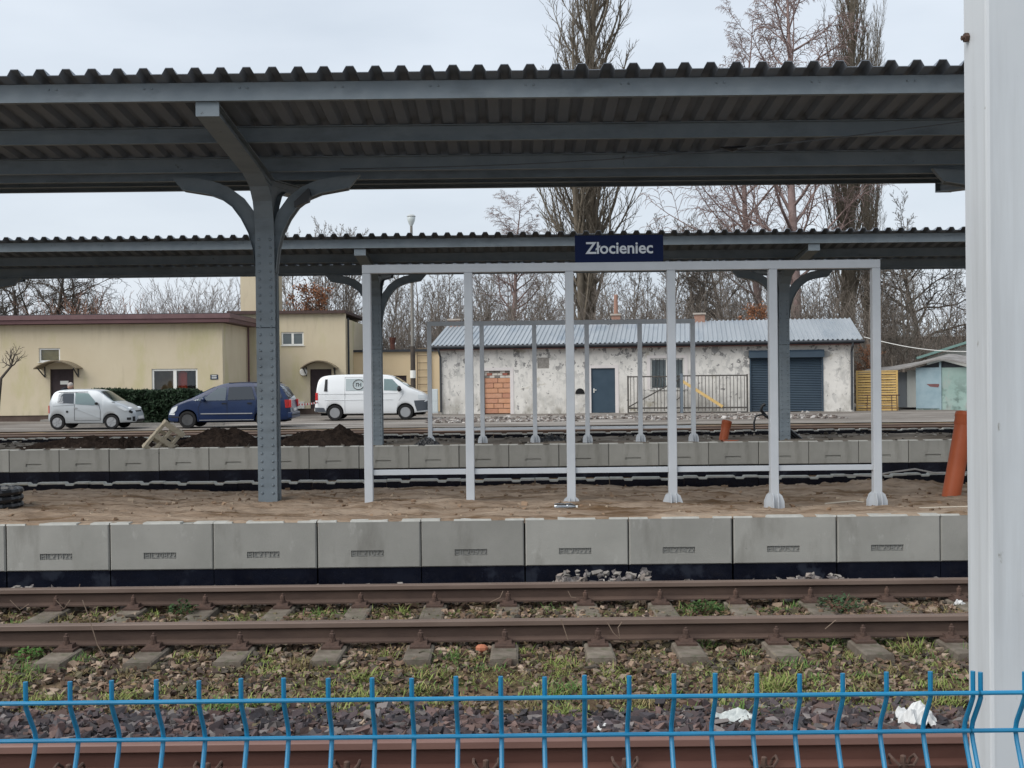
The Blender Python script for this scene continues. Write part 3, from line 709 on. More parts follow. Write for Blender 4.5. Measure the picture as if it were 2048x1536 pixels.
# ------------------------------------------------------------------ blue fence and white post
Yw = 1.345
def fence_panel(x0, nwire, label):
    root = empty('wire_fence_panel', (x0, Yw, -0.2), 0, label, 'fence')
    ztop = PY(1000, 1394, Yw).z; z2 = PY(1000, 1469, Yw + 0.026).z
    zb_ = -0.2
    path = [(Yw, zb_), (Yw, 0.35), (Yw + 0.026, 0.30 + 0.1), (Yw, 0.45), (Yw, 0.85), (Yw + 0.026, 0.9), (Yw, 0.95), (Yw, z2 - 0.055), (Yw + 0.006, z2 - 0.045), (Yw + 0.022, z2 - 0.012), (Yw + 0.026, z2), (Yw + 0.022, z2 + 0.012), (Yw + 0.006, z2 + 0.036), (Yw, z2 + 0.046), (Yw, ztop + 0.024)]
    t = MB().tube([(0, p - Yw, q + 0.2) for p, q in path], 0.0029, 8); me = t.mesh('vertical_wire', M_blue, True)
    for i in range(nwire):
        o = mkobj('vertical_wire', me, root); o.location.x = 0.006 + i * 0.0505 + rnd.uniform(-0.0008, 0.0008); o.rotation_euler = (0, rnd.uniform(-0.0012, 0.0012), rnd.uniform(-0.035, 0.035)); o.location.z = rnd.uniform(-0.0012, 0.0012)
    L = (nwire - 1) * 0.0505 + 0.012
    for (yy, zz) in ((Yw - 0.0052, ztop), (Yw + 0.0208, z2), (Yw - 0.0052, 0.95), (Yw + 0.0208, 0.9), (Yw - 0.0052, 0.85), (Yw - 0.0052, 0.45), (Yw + 0.0208, 0.4), (Yw - 0.0052, 0.35), (Yw - 0.0052, -0.05)):
        MB().tube([(x0, yy, zz), (x0 + L, yy, zz)], 0.0027, 8).build('horizontal_wire', M_blue, root, smooth=True)
    return root
xr = PY(1947, 1385, Yw).x
fence_panel(xr - 0.006 - 49 * 0.0505, 50, 'blue wire mesh fence panel ending at the white post, in front of the reddish rail')
fence_panel(PY(1963, 1385, Yw).x - 0.006, 50, 'blue wire mesh fence panel starting in front of the white post')
# white square post behind the fence
Yp = 2.0
xl = PY(1977, 768, Yp).x
pw = empty('white_post', (xl + 0.05, Yp + 0.05, -0.24), 0, 'white painted square steel post right behind the blue fence', 'post')
b = MB(); b.box(xl, xl + 0.11, Yp, Yp + 0.102, -0.24, 3.6); b.build('post_shaft', M_white, pw, bevel=0.006)
MB().box(xl - 0.04, xl + 0.15, Yp - 0.04, Yp + 0.142, -0.24, -0.228).build('base_plate', M_white, pw)
q = PY(1938, 75, Yp + 0.075)
bl = MB().lathe([(0.0085, -0.006), (0.0085, 0.0), (0.006, 0.004)], 6, axis='x', c=(xl - 0.002, q.y, q.z)); bl.tube([(xl, q.y, q.z), (xl - 0.013, q.y, q.z - 0.001)], 0.0045, 6)
bl.build('rusty_bolt', M_fast, pw)
MB().box(xl - 0.003, xl + 0.113, Yp - 0.003, Yp + 0.105, 3.6, 3.612).build('post_cap', M_white, pw)
# ------------------------------------------------------------------ buildings
M_yel = mat('yellow_render', (0.525, 0.45, 0.32), (0.58, 0.51, 0.375), rough=0.95, scale=0.5, contrast=(0.3, 0.7), bump=0.1, bscale=40,
            extra=[((0.47, 0.43, 0.24), 0.7, (1, 1, 0.4), 0.52, 0.72), ((0.36, 0.31, 0.20), 0.9, (1.6, 1.6, 0.3), 0.60, 0.90), ((0.33, 0.31, 0.20), 1.5, (1.5, 1.5, 0.8), 0.42, 0.8, 1.0, 0.2), ((0.37, 0.31, 0.21), 1.3, (2, 2, 0.3), 0.52, 0.85, 3.2, 4.3)])
M_yel2 = mat('peach_render', (0.64, 0.51, 0.33), (0.68, 0.55, 0.37), rough=0.95, scale=0.6, bump=0.1, bscale=40)
M_maroon = mat('maroon_fascia', (0.085, 0.042, 0.045), (0.115, 0.06, 0.062), rough=0.6, scale=2, stretch=(0.3, 1, 4))
M_brownd = mat('brown_door', (0.035, 0.024, 0.026), (0.05, 0.034, 0.036), rough=0.6, scale=3)
M_plinth = mat('plinth_brown', (0.085, 0.06, 0.05), (0.11, 0.08, 0.065), rough=0.9, scale=3)
M_wframe = mat('white_window_frame', (0.72, 0.72, 0.68), rough=0.5)
M_room = mat('room_wall', (0.62, 0.46, 0.22), (0.55, 0.38, 0.18), rough=0.9, scale=2)
M_dark = mat('dark_metal', (0.03, 0.034, 0.04), (0.045, 0.05, 0.058), rough=0.6, scale=5)
M_glass = glass_mat('window_glass', (0.95, 0.97, 0.96), 1.0)
M_glassd = mat('dark_glass', (0.10, 0.12, 0.125), rough=0.08, spec=0.6)
M_awn = mat('awning_sheet', (0.17, 0.14, 0.095), (0.24, 0.20, 0.14), rough=0.8, scale=4)

class Wall:                        # a vertical wall plane: px -> local coordinates
    def __init__(s, name, pxl, Yl, pxr, Yr, label, cat='building', z=0.0):
        a = PY(pxl, 780, Yl); b = PY(pxr, 780, Yr); s.L = math.hypot(b.x - a.x, b.y - a.y)
        s.ang = math.atan2(b.y - a.y, b.x - a.x); s.o = Vector((a.x, a.y, z))
        s.root = empty(name, s.o, s.ang, label, cat); s.n = Vector((-math.sin(s.ang), math.cos(s.ang), 0))
        s.t = Vector((math.cos(s.ang), math.sin(s.ang), 0))
    def uv(s, px, py, depth=0.0):
        d = ray(px, py); o = Vector((0, 0, EYE)); q = s.o + s.n * depth
        k = (q - o).dot(s.n) / d.dot(s.n); p = o + d * k - s.o
        return p.dot(s.t), p.z
    def rect(s, x0, y0, x1, y1, depth=0.0):
        a = s.uv(x0, y1, depth); b = s.uv(x1, y0, depth); return a[0], b[0], a[1], b[1]
def wall_cells(b, u0, u1, z0, z1, y0, y1, holes):
    us = sorted(set([u0, u1] + [h[i] for h in holes for i in (0, 1)])); zs = sorted(set([z0, z1] + [h[i] for h in holes for i in (2, 3)]))
    us = [u for u in us if u0 <= u <= u1]; zs = [z for z in zs if z0 <= z <= z1]
    for i in range(len(us) - 1):
        for j in range(len(zs) - 1):
            cu, cz = (us[i] + us[i+1])/2, (zs[j] + zs[j+1])/2
            if any(h[0] < cu < h[1] and h[2] < cz < h[3] for h in holes): continue
            b.box(us[i], us[i+1], y0, y1, zs[j], zs[j+1])
    return b
def window(root, r, fr=0.06, mull=1, depth=0.05, glass=None, room=True, fm=None, sill=True, roomcol=None, rdepth=0.9):
    u0, u1, z0, z1 = r; fm = fm or M_wframe
    b = MB(); b.box(u0, u0 + fr, depth, depth + 0.06, z0, z1).box(u1 - fr, u1, depth, depth + 0.06, z0, z1)
    b.box(u0 + fr, u1 - fr, depth, depth + 0.06, z0, z0 + fr).box(u0 + fr, u1 - fr, depth, depth + 0.06, z1 - fr, z1)
    us = [u0 + fr]
    for k in range(mull):
        c = u0 + (u1 - u0) * (k + 1) / (mull + 1); b.box(c - fr*0.8, c + fr*0.8, depth - 0.005, depth + 0.06, z0 + fr, z1 - fr); us += [c - fr*0.8, c + fr*0.8]
    us.append(u1 - fr)
    w = b.build('window', fm, root, local=True)
    for k in range(0, len(us), 2):
        MB().box(us[k], us[k+1], depth + 0.025, depth + 0.032, z0 + fr, z1 - fr).build('pane', glass or M_glass, w, local=True)
    if room:
        rm = MB(); d = rdepth
        e_ = 0.3 if d > 0.3 else 0.0; rm.box(u0 - e_, u1 + e_, depth + d, depth + d + 0.03, z0 - e_, z1 + e_) 
        if d > 0.3: rm.box(u0 - 0.33, u0 - 0.3, 0.3, depth + d, z0 - 0.4, z1 + 0.3).box(u1 + 0.3, u1 + 0.33, 0.3, depth + d, z0 - 0.4, z1 + 0.3).box(u0 - 0.3, u1 + 0.3, 0.3, depth + d, z0 - 0.43, z0 - 0.4)
        rm.build('room_lining', roomcol or M_room, w, local=True)
    if sill: MB().box(u0 - 0.04, u1 + 0.04, -0.05, depth, z0 - 0.03, z0).build('sill', fm, w, local=True)
    return w
def awning(root, uc, z, w, proj=0.8, h=0.35):
    b = MB(); n = 10; pts = []
    for i in range(n + 1):
        a = -1 + 2 * i / n; pts.append((uc + a * w / 2, z + h * (1 - a * a)))
    for i in range(n):
        (xa, za), (xb, zb) = pts[i], pts[i+1]
        b.add([(xa, -proj, za), (xb, -proj, zb), (xb, 0, zb), (xa, 0, za), (xa, -proj, za + 0.05), (xb, -proj, zb + 0.05), (xb, 0, zb + 0.05), (xa, 0, za + 0.05)],
              [(0, 1, 2, 3), (4, 7, 6, 5), (0, 4, 5, 1), (3, 2, 6, 7), (0, 3, 7, 4), (1, 5, 6, 2)])
    o = b.build('awning', M_awn, root, local=True)
    k = MB()
    for s in (-1, 1): k.bar((uc + s * w * 0.40, -0.02, z - 0.35), (uc + s * w * 0.42, -proj + 0.1, z + 0.03), 0.04, 0.04).bar((uc + s*w*0.40, -0.02, z - 0.35), (uc + s*w*0.40, -0.02, z + 0.1), 0.04, 0.04)
    k.build('bracket', M_dark, o, local=True); return o

# --- yellow office building
A = Wall('yellow_building', -90, 51, 446, 51, 'long yellow rendered building with maroon roof edge behind the silver microcar')
zt = A.uv(250, 648)[1]
door = A.rect(101, 738, 147, 833); win1 = A.rect(78, 696, 120, 724); win2 = A.rect(304, 737, 395, 800)
holes = [(door[0], door[1], 0.1, door[3]), win1, win2]
b = wall_cells(MB(), 0, A.L, 0.28, zt, 0, 0.3, holes)
b.box(A.L - 0.3, A.L, 0.3, 5.2, 0.28, zt); b.box(0, A.L - 0.3, 4.9, 5.2, 0.28, zt); b.box(0, 0.3, 0.3, 4.9, 0.28, zt)
b.build('wall', M_yel, A.root, local=True)
pl = MB(); pl.box(0, door[0], 0.04, 0.3, -0.2, 0.28).box(door[1], A.L - 0.04, 0.04, 0.3, -0.2, 0.28).box(A.L - 0.3, A.L - 0.04, 0.3, 5.1, -0.2, 0.28); pl.build('plinth', M_plinth, A.root, local=True)
rf = MB(); rf.box(-0.3, A.L + 0.42, -0.42, 5.4, zt + 0.02, zt + 0.2); ro = rf.build('roof', M_maroon, A.root, local=True)
rt = MB(); rt.box(-0.3, A.L + 0.46, -0.46, 5.4, zt + 0.2, zt + 0.40); rt.build('roof_edge_trim', mat('maroon_trim', (0.13, 0.075, 0.078), (0.16, 0.095, 0.095), rough=0.45, scale=2), ro, local=True)
MB().box(-0.3, A.L + 0.40, -0.38, 5.4, zt + 0.4, zt + 0.43).build('roof_felt', M_dark, ro, local=True)
d = MB(); d.box(door[0], door[1], 0.1, 0.16, 0.1, door[3]); dd = d.build('door', M_brownd, A.root, local=True)
MB().box(door[0] + 0.42, door[0] + 0.78, 0.085, 0.098, door[3] - 0.68, door[3] - 0.52).build('door_plate', M_wframe, dd, local=True)
MB().box(door[1] - 0.14, door[1] - 0.10, 0.03, 0.098, 1.0, 1.14).build('handle', M_dark, dd, local=True)
MB().box(door[0] - 0.25, door[1] + 0.25, -0.5, 0.1, -0.1, 0.1).build('door_step', mat('step_concrete', (0.2, 0.19, 0.175), (0.27, 0.26, 0.24), scale=4), A.root, local=True)
awning(A.root, (door[0] + door[1])/2, door[3] + 0.0, 1.85, 0.8, 0.34)
window(A.root, win1, 0.07, 0, roomcol=mat('yellow_curtain', (0.42, 0.30, 0.09), (0.5, 0.37, 0.14)), rdepth=0.16); w2_ = window(A.root, win2, 0.09, 1, roomcol=mat('room_brown', (0.42, 0.27, 0.13), (0.30, 0.19, 0.10), scale=3))
sgn = A.rect(421, 749, 436, 759); s_ = MB(); s_.box(sgn[0], sgn[1], -0.02, -0.001, sgn[2], sgn[3])
o = s_.build('wall_plate', mat('plate_navy', (0.02, 0.035, 0.07), rough=0.4), A.root, local=True)
q = MB()
for k in range(2): q.box(sgn[0] + 0.06, sgn[1] - 0.06, -0.024, -0.021, sgn[2] + 0.05 + 0.09*k, sgn[2] + 0.09 + 0.09*k)
q.build('plate_lines', M_wframe, o, local=True)
# downpipe at the corner and clothes hanging behind the window
MB().tube([(A.L + 0.10, 4.6, zt), (A.L + 0.10, 4.6, 0)], 0.05, 8).build('downpipe', M_maroon, A.root, local=True)
for (c0, wd, mcol, lab) in ((0.62, 0.30, (0.62, 0.07, 0.03), 'bright orange work jacket hanging behind the window of the yellow building'), (0.80, 0.26, (0.045, 0.03, 0.028), 'dark brown jacket hanging behind the window of the yellow building')):
    u = win2[0] + (win2[1] - win2[0]) * c0; jb = MB()
    zj = win2[3] - 0.1; ring = [(0.10, zj), (0.2, zj - 0.08), (0.22, zj - 0.45), (0.20, zj - 0.8), (0.22, zj - 1.0)]
    jb.lathe([(r_ * wd / 0.3, h_) for r_, h_ in ring], 10)
    Mj = Matrix.Translation(A.o) @ Matrix.Rotation(A.ang, 4, 'Z') @ Matrix.Translation((u, 0.42, 0)) @ Matrix.Diagonal((1, 0.45, 1, 1))
    jb.v = [tuple(Mj @ Vector(v)) for v in jb.v]
    tag(jb.build('hanging_jacket', mat('jacket_' + str(c0), mcol), None, smooth=True), lab, 'jacket')

# --- taller yellow block with the tower
B = Wall('yellow_building', 470, 56.6, 692, 56.6, 'tall yellow rendered block with square tower and arched door hood behind the white van')
ztb = B.uv(560, 628)[1]
bd = B.rect(621, 738, 663, 824); bw = B.rect(563, 664, 607, 691)
holes = [(bd[0], bd[1], 0.1, bd[3]), bw]
b = wall_cells(MB(), 0, B.L, 0.3, ztb, 0, 0.3, holes); b.box(B.L - 0.3, B.L, 0.3, 7, 0.3, ztb - 0.25); b.box(0, 0.3, 0.3, 7, 0.3, ztb)
b.box(0.3, B.L - 0.3, 6.7, 7, 0.3, ztb)
b.build('wall', M_yel, B.root, local=True)
MB().box(0, B.L - 0.03, 0.04, 0.3, -0.2, 0.3).build('plinth', M_plinth, B.root, local=True)
r2 = MB(); r2.prism([(-0.3, ztb), (B.L + 0.05, ztb), (B.L + 0.05, ztb + 0.14), (-0.3, ztb + 0.16)], 'y', -0.25, 7.2); ro = r2.build('roof', mat('roof_edge_brown', (0.06, 0.04, 0.035), (0.08, 0.05, 0.045), scale=3), B.root, local=True)
tl = B.uv(481, 600, 2.0)[0]; tr = B.uv(549, 600, 2.0)[0]
MB().box(tl, tr, 2.0, 4.0, ztb + 0.15, 7.9).build('tower', M_yel, B.root, local=True)
d = MB(); d.box(bd[0], bd[1], 0.1, 0.16, 0.1, bd[3]); dd = d.build('door', M_brownd, B.root, local=True)
MB().box(bd[1] - 0.16, bd[1] - 0.11, 0.04, 0.098, 1.0, 1.15).build('handle', M_dark, dd, local=True)
awning(B.root, (bd[0] + bd[1])/2, bd[3] + 0.02, 1.75, 0.7, 0.36)
window(B.root, bw, 0.07, 1, glass=M_glassd, room=False)
u, v = B.uv(608, 744); MB().lathe([(0.02, -0.2), (0.17, -0.19), (0.2, -0.12), (0.15, -0.02), (0.05, 0)], 12, axis='y', c=(u, -0.02, v)).build('wall_lamp', M_wframe, B.root, local=True, smooth=True)
e = B.rect(595, 803, 609, 817); MB().box(e[0], e[1], -0.14, 0, e[2], e[3]).build('meter_box', M_wframe, B.root, local=True)
MB().tube([(B.L + 0.09, 0.4, ztb - 0.2), (B.L + 0.09, 0.4, 0)], 0.05, 8).build('downpipe', M_dark, B.root, local=True)

# --- low peach wall building
Cw = Wall('low_building', 688, 59.5, 884, 59.5, 'low peach rendered building between the tall yellow block and the white building')
zc_ = Cw.uv(780, 704)[1]
cdr = Cw.rect(786, 751, 813, 800)
b = wall_cells(MB(), 0, Cw.L, 0.0, zc_, 0, 0.3, [cdr]); b.box(0, Cw.L, 3.8, 4, 0, zc_); b.box(0, 0.3, 0.3, 3.8, 0, zc_); b.box(Cw.L - 0.3, Cw.L, 0.3, 3.8, 0, zc_)
b.build('wall', M_yel2, Cw.root, local=True)
MB().box(-0.1, Cw.L + 0.1, -0.15, 4.1, zc_, zc_ + 0.12).build('roof', M_dark, Cw.root, local=True)
MB().box(cdr[0], cdr[1], 0.08, 0.12, cdr[2], cdr[3]).build('shutter_board', M_brownd, Cw.root, local=True)
u, v = Cw.uv(779, 690); MB().tube([(u, 1.5, zc_ + 0.1), (u, 1.5, zc_ + 0.45), (u, 1.5, zc_ + 0.8)], [0.12, 0.12, 0.2], 8).build('roof_vent', mat('vent_rust', (0.10, 0.04, 0.03), (0.14, 0.06, 0.045)), Cw.root, local=True)
# ladder
l0 = Cw.rect(836, 704, 861, 832, -0.1)
ld = empty('ladder', Cw.o + Cw.t * l0[0] - Cw.n * 0.1, Cw.ang, 'metal ladder standing against the peach wall beside the white van', 'ladder')
lm = mat('ladder_metal', (0.16, 0.12, 0.08), (0.2, 0.15, 0.1))
for uu in (0, l0[1] - l0[0]): MB().box(uu - 0.025, uu + 0.025, -0.03, 0.0, 0, l0[3]).build('rail', lm, ld, local=True)
rung = MB().box(0.025, l0[1] - l0[0] - 0.025, -0.028, -0.002, -0.018, 0.018).mesh('rung', lm)
for k in range(9): o = mkobj('rung', rung, ld); o.location.z = 0.3 + k * 0.37
# electric cabinet
q = PY(870, 828, 56); ca = empty('utility_cabinet', (q.x, q.y, 0.0), 0, 'narrow pale blue-white utility cabinet at the corner of the white building', 'cabinet')
mcab = mat('cabinet_paint', (0.55, 0.62, 0.66), rough=0.5)
MB().box(q.x - 0.15, q.x + 0.15, q.y - 0.12, q.y + 0.12, 0.02, 1.2).build('cabinet_body', mcab, ca); MB().box(q.x - 0.135, q.x + 0.135, q.y - 0.132, q.y - 0.121, 0.62, 1.17).build('door', mcab, ca); MB().box(q.x - 0.135, q.x + 0.135, q.y - 0.132, q.y - 0.121, 0.08, 0.58).build('door', mcab, ca)

# --- peeling white building
M_pl = mat('peeling_plaster', (0.57, 0.555, 0.52), (0.70, 0.68, 0.64), rough=0.95, scale=0.9, bump=0.25, bscale=12, contrast=(0.3, 0.65),
           extra=[((0.42, 0.415, 0.39), 1.6, (1, 1, 1), 0.56, 0.70), ((0.235, 0.23, 0.225), 3.0, (1, 1, 1), 0.575, 0.588, 1.5, 2.2), ((0.235, 0.23, 0.225), 3.6, (1, 1, 1), 0.625, 0.64), ((0.27, 0.255, 0.22), 2.2, (1, 1, 0.6), 0.40, 0.62, 1.1, 0.0), ((0.50, 0.49, 0.465), 5.0, (1, 1, 0.5), 0.54, 0.62), ((0.27, 0.235, 0.15), 0.8, (1, 1, 1.5), 0.62, 0.75)])
W = Wall('white_building', 880, 54, 1708, 51.2, 'old white building with peeling plaster and corrugated metal roof behind the far shelter frame', z=0.03)
ztw = W.uv(1100, 688)[1]
wd = W.rect(1183, 736, 1230, 828); wb = W.rect(969, 741, 1020, 832); ww = W.rect(1301, 716, 1368, 779); wr = W.rect(1503, 712, 1643, 826); wv = W.rect(1075, 715, 1098, 737)
wd = (wd[0], wd[1], 0.02, wd[3]); wb = (wb[0], wb[1], 0.0, wb[3]); wr = (wr[0], wr[1], 0.0, wr[3])
b = wall_cells(MB(), 0, W.L, 0.0, ztw, 0, 0.35, [wd, wb, ww, wr, wv]); D = 7.0
b.box(W.L - 0.35, W.L, 0.35, D, 0, ztw); b.box(0, 0.35, 0.35, D, 0, ztw); b.box(0.35, W.L - 0.35, D - 0.35, D, 0, ztw)
wo = b.build('wall', M_pl, W.root, local=True)
# gable ends
zr_ = ztw + 0.98
gb = MB()
for u in (0.001, W.L - 0.35): gb.prism([(0.0, ztw), (D, ztw), (D/2, zr_ - 0.12)], 'x', u, u + 0.349)
gb.build('gable', M_pl, W.root, local=True)
# roof: corrugated
M_zinc = mat('roof_zinc', (0.28, 0.31, 0.335), (0.345, 0.375, 0.40), rough=0.5, metal=0.2, scale=0.4, stretch=(3, 0.3, 1), spec=0.5,
             extra=[((0.22, 0.26, 0.30), 1.0, (1, 0.2, 1), 0.55, 0.7)])
pit = 0.21
for s in (-1, 1):
    vs = []; n = int((W.L + 0.75) / pit); prof = []
    for i in range(n):
        x = -0.35 + i * pit; prof += [(x, 0), (x + 0.10, 0), (x + 0.125, 0.045), (x + 0.18, 0.045)]
    ye, yi = (-0.45, D/2) if s < 0 else (D + 0.45, D/2); m = len(prof)
    sl_ = (zr_ - ztw) / (D/2)
    for th in (0, 0.01):
        for yy, zz in ((ye, ztw + 0.10 - 0.45 * sl_), (yi, zr_ + 0.10)): vs += [(x, yy, zz + z + th) for x, z in prof]
    fs = []
    for i in range(m - 1): fs += [(i, i+1, m+i+1, m+i), (2*m+i, 3*m+i, 3*m+i+1, 2*m+i+1), (i, 2*m+i, 2*m+i+1, i+1), (m+i, m+i+1, 3*m+i+1, 3*m+i)]
    MB().add(vs, fs).build('roof_sheet', M_zinc, W.root, local=True)
fz = ztw + 0.10 - 0.45 * sl_
fb = MB(); fb.box(-0.35, W.L + 0.4, -0.44, -0.40, fz - 0.16, fz - 0.01); fo = fb.build('eave_board', mat('eave_dark', (0.03, 0.036, 0.045), (0.05, 0.055, 0.06)), W.root, local=True)
MB().box(-0.2, W.L + 0.2, -0.40, -0.002, fz - 0.20, fz - 0.16).build('soffit', mat('soffit_red', (0.12, 0.05, 0.045), (0.16, 0.075, 0.06), scale=2), fo, local=True)
gt = MB(); gt.tube([(-0.35, -0.50, fz - 0.06), (W.L + 0.4, -0.50, fz - 0.06)], 0.06, 8); gt.build('gutter', M_dark, fo, local=True)
mdp = mat('downpipe_grey', (0.05, 0.056, 0.065), (0.07, 0.075, 0.08))
for u in (0.05, W.L - 0.10):
    MB().tube([(u, -0.48, fz - 0.1), (u, -0.44, fz - 0.25), (u, -0.07, fz - 0.5), (u, -0.07, 0.1)], 0.05, 8).build('downpipe', mdp, W.root, local=True)
# door
M_dblue = mat('door_blue_grey', (0.035, 0.06, 0.085), (0.045, 0.072, 0.10), rough=0.5, scale=2)
d = MB(); d.box(wd[0] + 0.04, wd[1] - 0.04, 0.06, 0.11, 0.03, wd[3] - 0.04); dd = d.build('door', M_dblue, W.root, local=True)
f = MB(); f.box(wd[0], wd[0] + 0.04, 0.03, 0.12, 0.02, wd[3]).box(wd[1] - 0.04, wd[1], 0.03, 0.12, 0.02, wd[3]).box(wd[0] + 0.04, wd[1] - 0.04, 0.03, 0.12, wd[3] - 0.04, wd[3]); f.build('door_frame', M_dblue, dd, local=True)
MB().box(wd[0] + 0.10, wd[0] + 0.14, 0.02, 0.06, 0.95, 1.15).box(wd[0] + 0.10, wd[0] + 0.24, 0.0, 0.02, 1.06, 1.09).build('handle', M_wframe, dd, local=True)
su = mat('reveal_white', (0.60, 0.57, 0.56), (0.66, 0.62, 0.60), scale=2)
for (r_, nm) in ((wd, 'door_surround'), (wb, 'door_surround'), (ww, 'window_surround')):
    k = MB(); k.box(r_[0] - 0.16, r_[0], -0.02, 0.03, max(r_[2], 0), r_[3] + 0.14).box(r_[1], r_[1] + 0.16, -0.02, 0.03, max(r_[2], 0), r_[3] + 0.14).box(r_[0], r_[1], -0.02, 0.03, r_[3], r_[3] + 0.14)
    k.build(nm, su, W.root, local=True)
# bricked-up doorway: each hollow block by itself, a few thin courses on top
cols_ = [mat('block_%d' % i, c, c2, rough=0.95, scale=6, bump=0.2) for i, (c, c2) in enumerate([((0.46, 0.23, 0.145), (0.52, 0.28, 0.19)), ((0.50, 0.26, 0.165), (0.54, 0.31, 0.21)), ((0.43, 0.21, 0.135), (0.48, 0.25, 0.17)), ((0.52, 0.27, 0.16), (0.56, 0.31, 0.2))])]
MB().box(wb[0], wb[1], 0.14, 0.2, 0, wb[3]).build('mortar_bed', mat('mortar', (0.3, 0.2, 0.14), (0.36, 0.26, 0.19), scale=5), W.root, local=True)
zrow = 0.02; nrow = 7; hh = (wb[3] - 0.36) / nrow; wi = wb[1] - wb[0]
for r_ in range(nrow):
    cuts = [0, 0.36, 0.72, 1] if r_ % 2 else [0, 0.52, 1]
    if r_ == 3: cuts = [0, 0.68, 1]
    for c0, c1 in zip(cuts, cuts[1:]):
        MB().box(wb[0] + c0*wi + 0.012, wb[0] + c1*wi - 0.012, 0.07 + rnd.uniform(-0.012, 0.012), 0.14, zrow + 0.014, zrow + hh - 0.012).build('brick', rnd.choice(cols_), W.root, local=True, bevel=0.006)
    zrow += hh
bwht = mat('brick_white', (0.5, 0.45, 0.40), (0.6, 0.56, 0.5)); bred = mat('brick_red', (0.28, 0.10, 0.075), (0.34, 0.14, 0.10)); bgry = mat('brick_grey', (0.2, 0.18, 0.16))
for r_ in range(3):
    n = 5; 
    for i in range(n):
        o_ = 0.5 * (r_ % 2); a0 = max(0, (i - o_) / n); a1 = min(1, (i + 1 - o_) / n)
        MB().box(wb[0] + a0*wi + 0.008, wb[0] + a1*wi - 0.008, 0.06 + rnd.uniform(-0.01, 0.02), 0.14, zrow + 0.006, zrow + 0.108).build('brick', rnd.choice([bwht, bred, bgry, bwht]), W.root, local=True)
    zrow += 0.114
# bricked vent patch
MB().box(wv[0], wv[1], 0.03, 0.1, wv[2], wv[3]).build('vent_patch', mat('vent_grey', (0.2, 0.19, 0.17), (0.3, 0.28, 0.26), scale=12), W.root, local=True)
# half round opening
hu, hz = W.uv(1160, 783); pts = [(hu + 0.22*math.cos(a*math.pi/8), hz - 0.11 + 0.26*math.sin(a*math.pi/8)) for a in range(9)]
MB().prism(pts, 'y', -0.035, 0.0).build('arched_vent', mat('vent_black', (0.008, 0.008, 0.009)), W.root, local=True)
# barred window
wdo = window(W.root, ww, 0.07, 1, glass=M_glass, room=True, roomcol=mat('curtain', (0.45, 0.50, 0.50), (0.55, 0.58, 0.57), scale=6, stretch=(5, 1, 0.3)), sill=True)
for i in range(9):
    uu = ww[0] + 0.08 + (ww[1] - ww[0] - 0.16) * i / 8; MB().tube([(uu, 0.01, ww[2] + 0.02), (uu, 0.01, ww[3] - 0.02)], 0.012, 5).build('window_bar', M_dark, wdo, local=True)
# round patches
for (x, y, r_) in ((1430, 699, 0.17), (1653, 708, 0.15), (1493, 708, 0.14), (1400, 688, 0.1)):
    u, v = W.uv(x, y); MB().lathe([(r_, 0.0), (r_, -0.02), (r_*0.8, -0.025)], 12, axis='y', c=(u, 0, v)).build('round_patch', mat('patch_grey', (0.27, 0.27, 0.26), (0.33, 0.33, 0.32)), W.root, local=True)
# roller shutter with box and guides
M_sh = mat('shutter_blue', (0.040, 0.062, 0.088), (0.05, 0.075, 0.10), rough=0.45, scale=1)
sh_ = MB(); nsl = 32; z0, z1 = 0.03, wr[3] - 0.02; hs = (z1 - z0) / nsl
for i in range(nsl):
    za = z0 + i*hs
    sh_.add([(wr[0], 0.05, za), (wr[1], 0.05, za), (wr[1], 0.022, za + hs*0.45), (wr[0], 0.022, za + hs*0.45), (wr[1], 0.05, za + hs*0.92), (wr[0], 0.05, za + hs*0.92), (wr[1], 0.075, za + hs), (wr[0], 0.075, za + hs)], [(0, 1, 2, 3), (3, 2, 4, 5), (5, 4, 6, 7)])
so = sh_.build('roller_shutter', M_sh, W.root, local=True)
bx = W.rect(1499, 699, 1645, 716); MB().prism([(-0.26, bx[2]), (-0.26, bx[3] - 0.1), (-0.16, bx[3]), (-0.002, bx[3]), (-0.002, bx[2])], 'x', wr[0] - 0.10, wr[1] + 0.10).build('shutter_box', M_sh, so, local=True)
for uu in (wr[0] - 0.07, wr[1]): MB().box(uu, uu + 0.07, -0.03, 0.03, 0, bx[2] - 0.002).build('guide_rail', M_sh, so, local=True)
# chimneys
M_chim = mat('chimney_brick', (0.27, 0.15, 0.11), (0.34, 0.21, 0.16), scale=4, bump=0.2, bscale=20)
for (px, w_, h_, pipe) in ((1232, 0.42, 0.45, 0.95), (1399, 0.5, 0.42, 0), (910, 0.55, 0.35, 0)):
    u, v = W.uv(px, 640, D/2); ch = MB(); ch.box(u - w_/2, u + w_/2, D/2 - 0.25, D/2 + 0.25, zr_ - 0.1, zr_ + h_); c_ = ch.build('chimney', M_chim, W.root, local=True)
    MB().box(u - w_/2 - 0.06, u + w_/2 + 0.06, D/2 - 0.31, D/2 + 0.31, zr_ + h_, zr_ + h_ + 0.08).build('chimney_cap', mat('cap_concrete', (0.33, 0.29, 0.25), (0.4, 0.36, 0.32)), c_, local=True)
    if pipe: MB().tube([(u, D/2, zr_ + h_ + 0.08), (u, D/2, zr_ + h_ + 0.08 + pipe)], [0.11, 0.09], 8).build('flue_pipe', M_chim, c_, local=True)

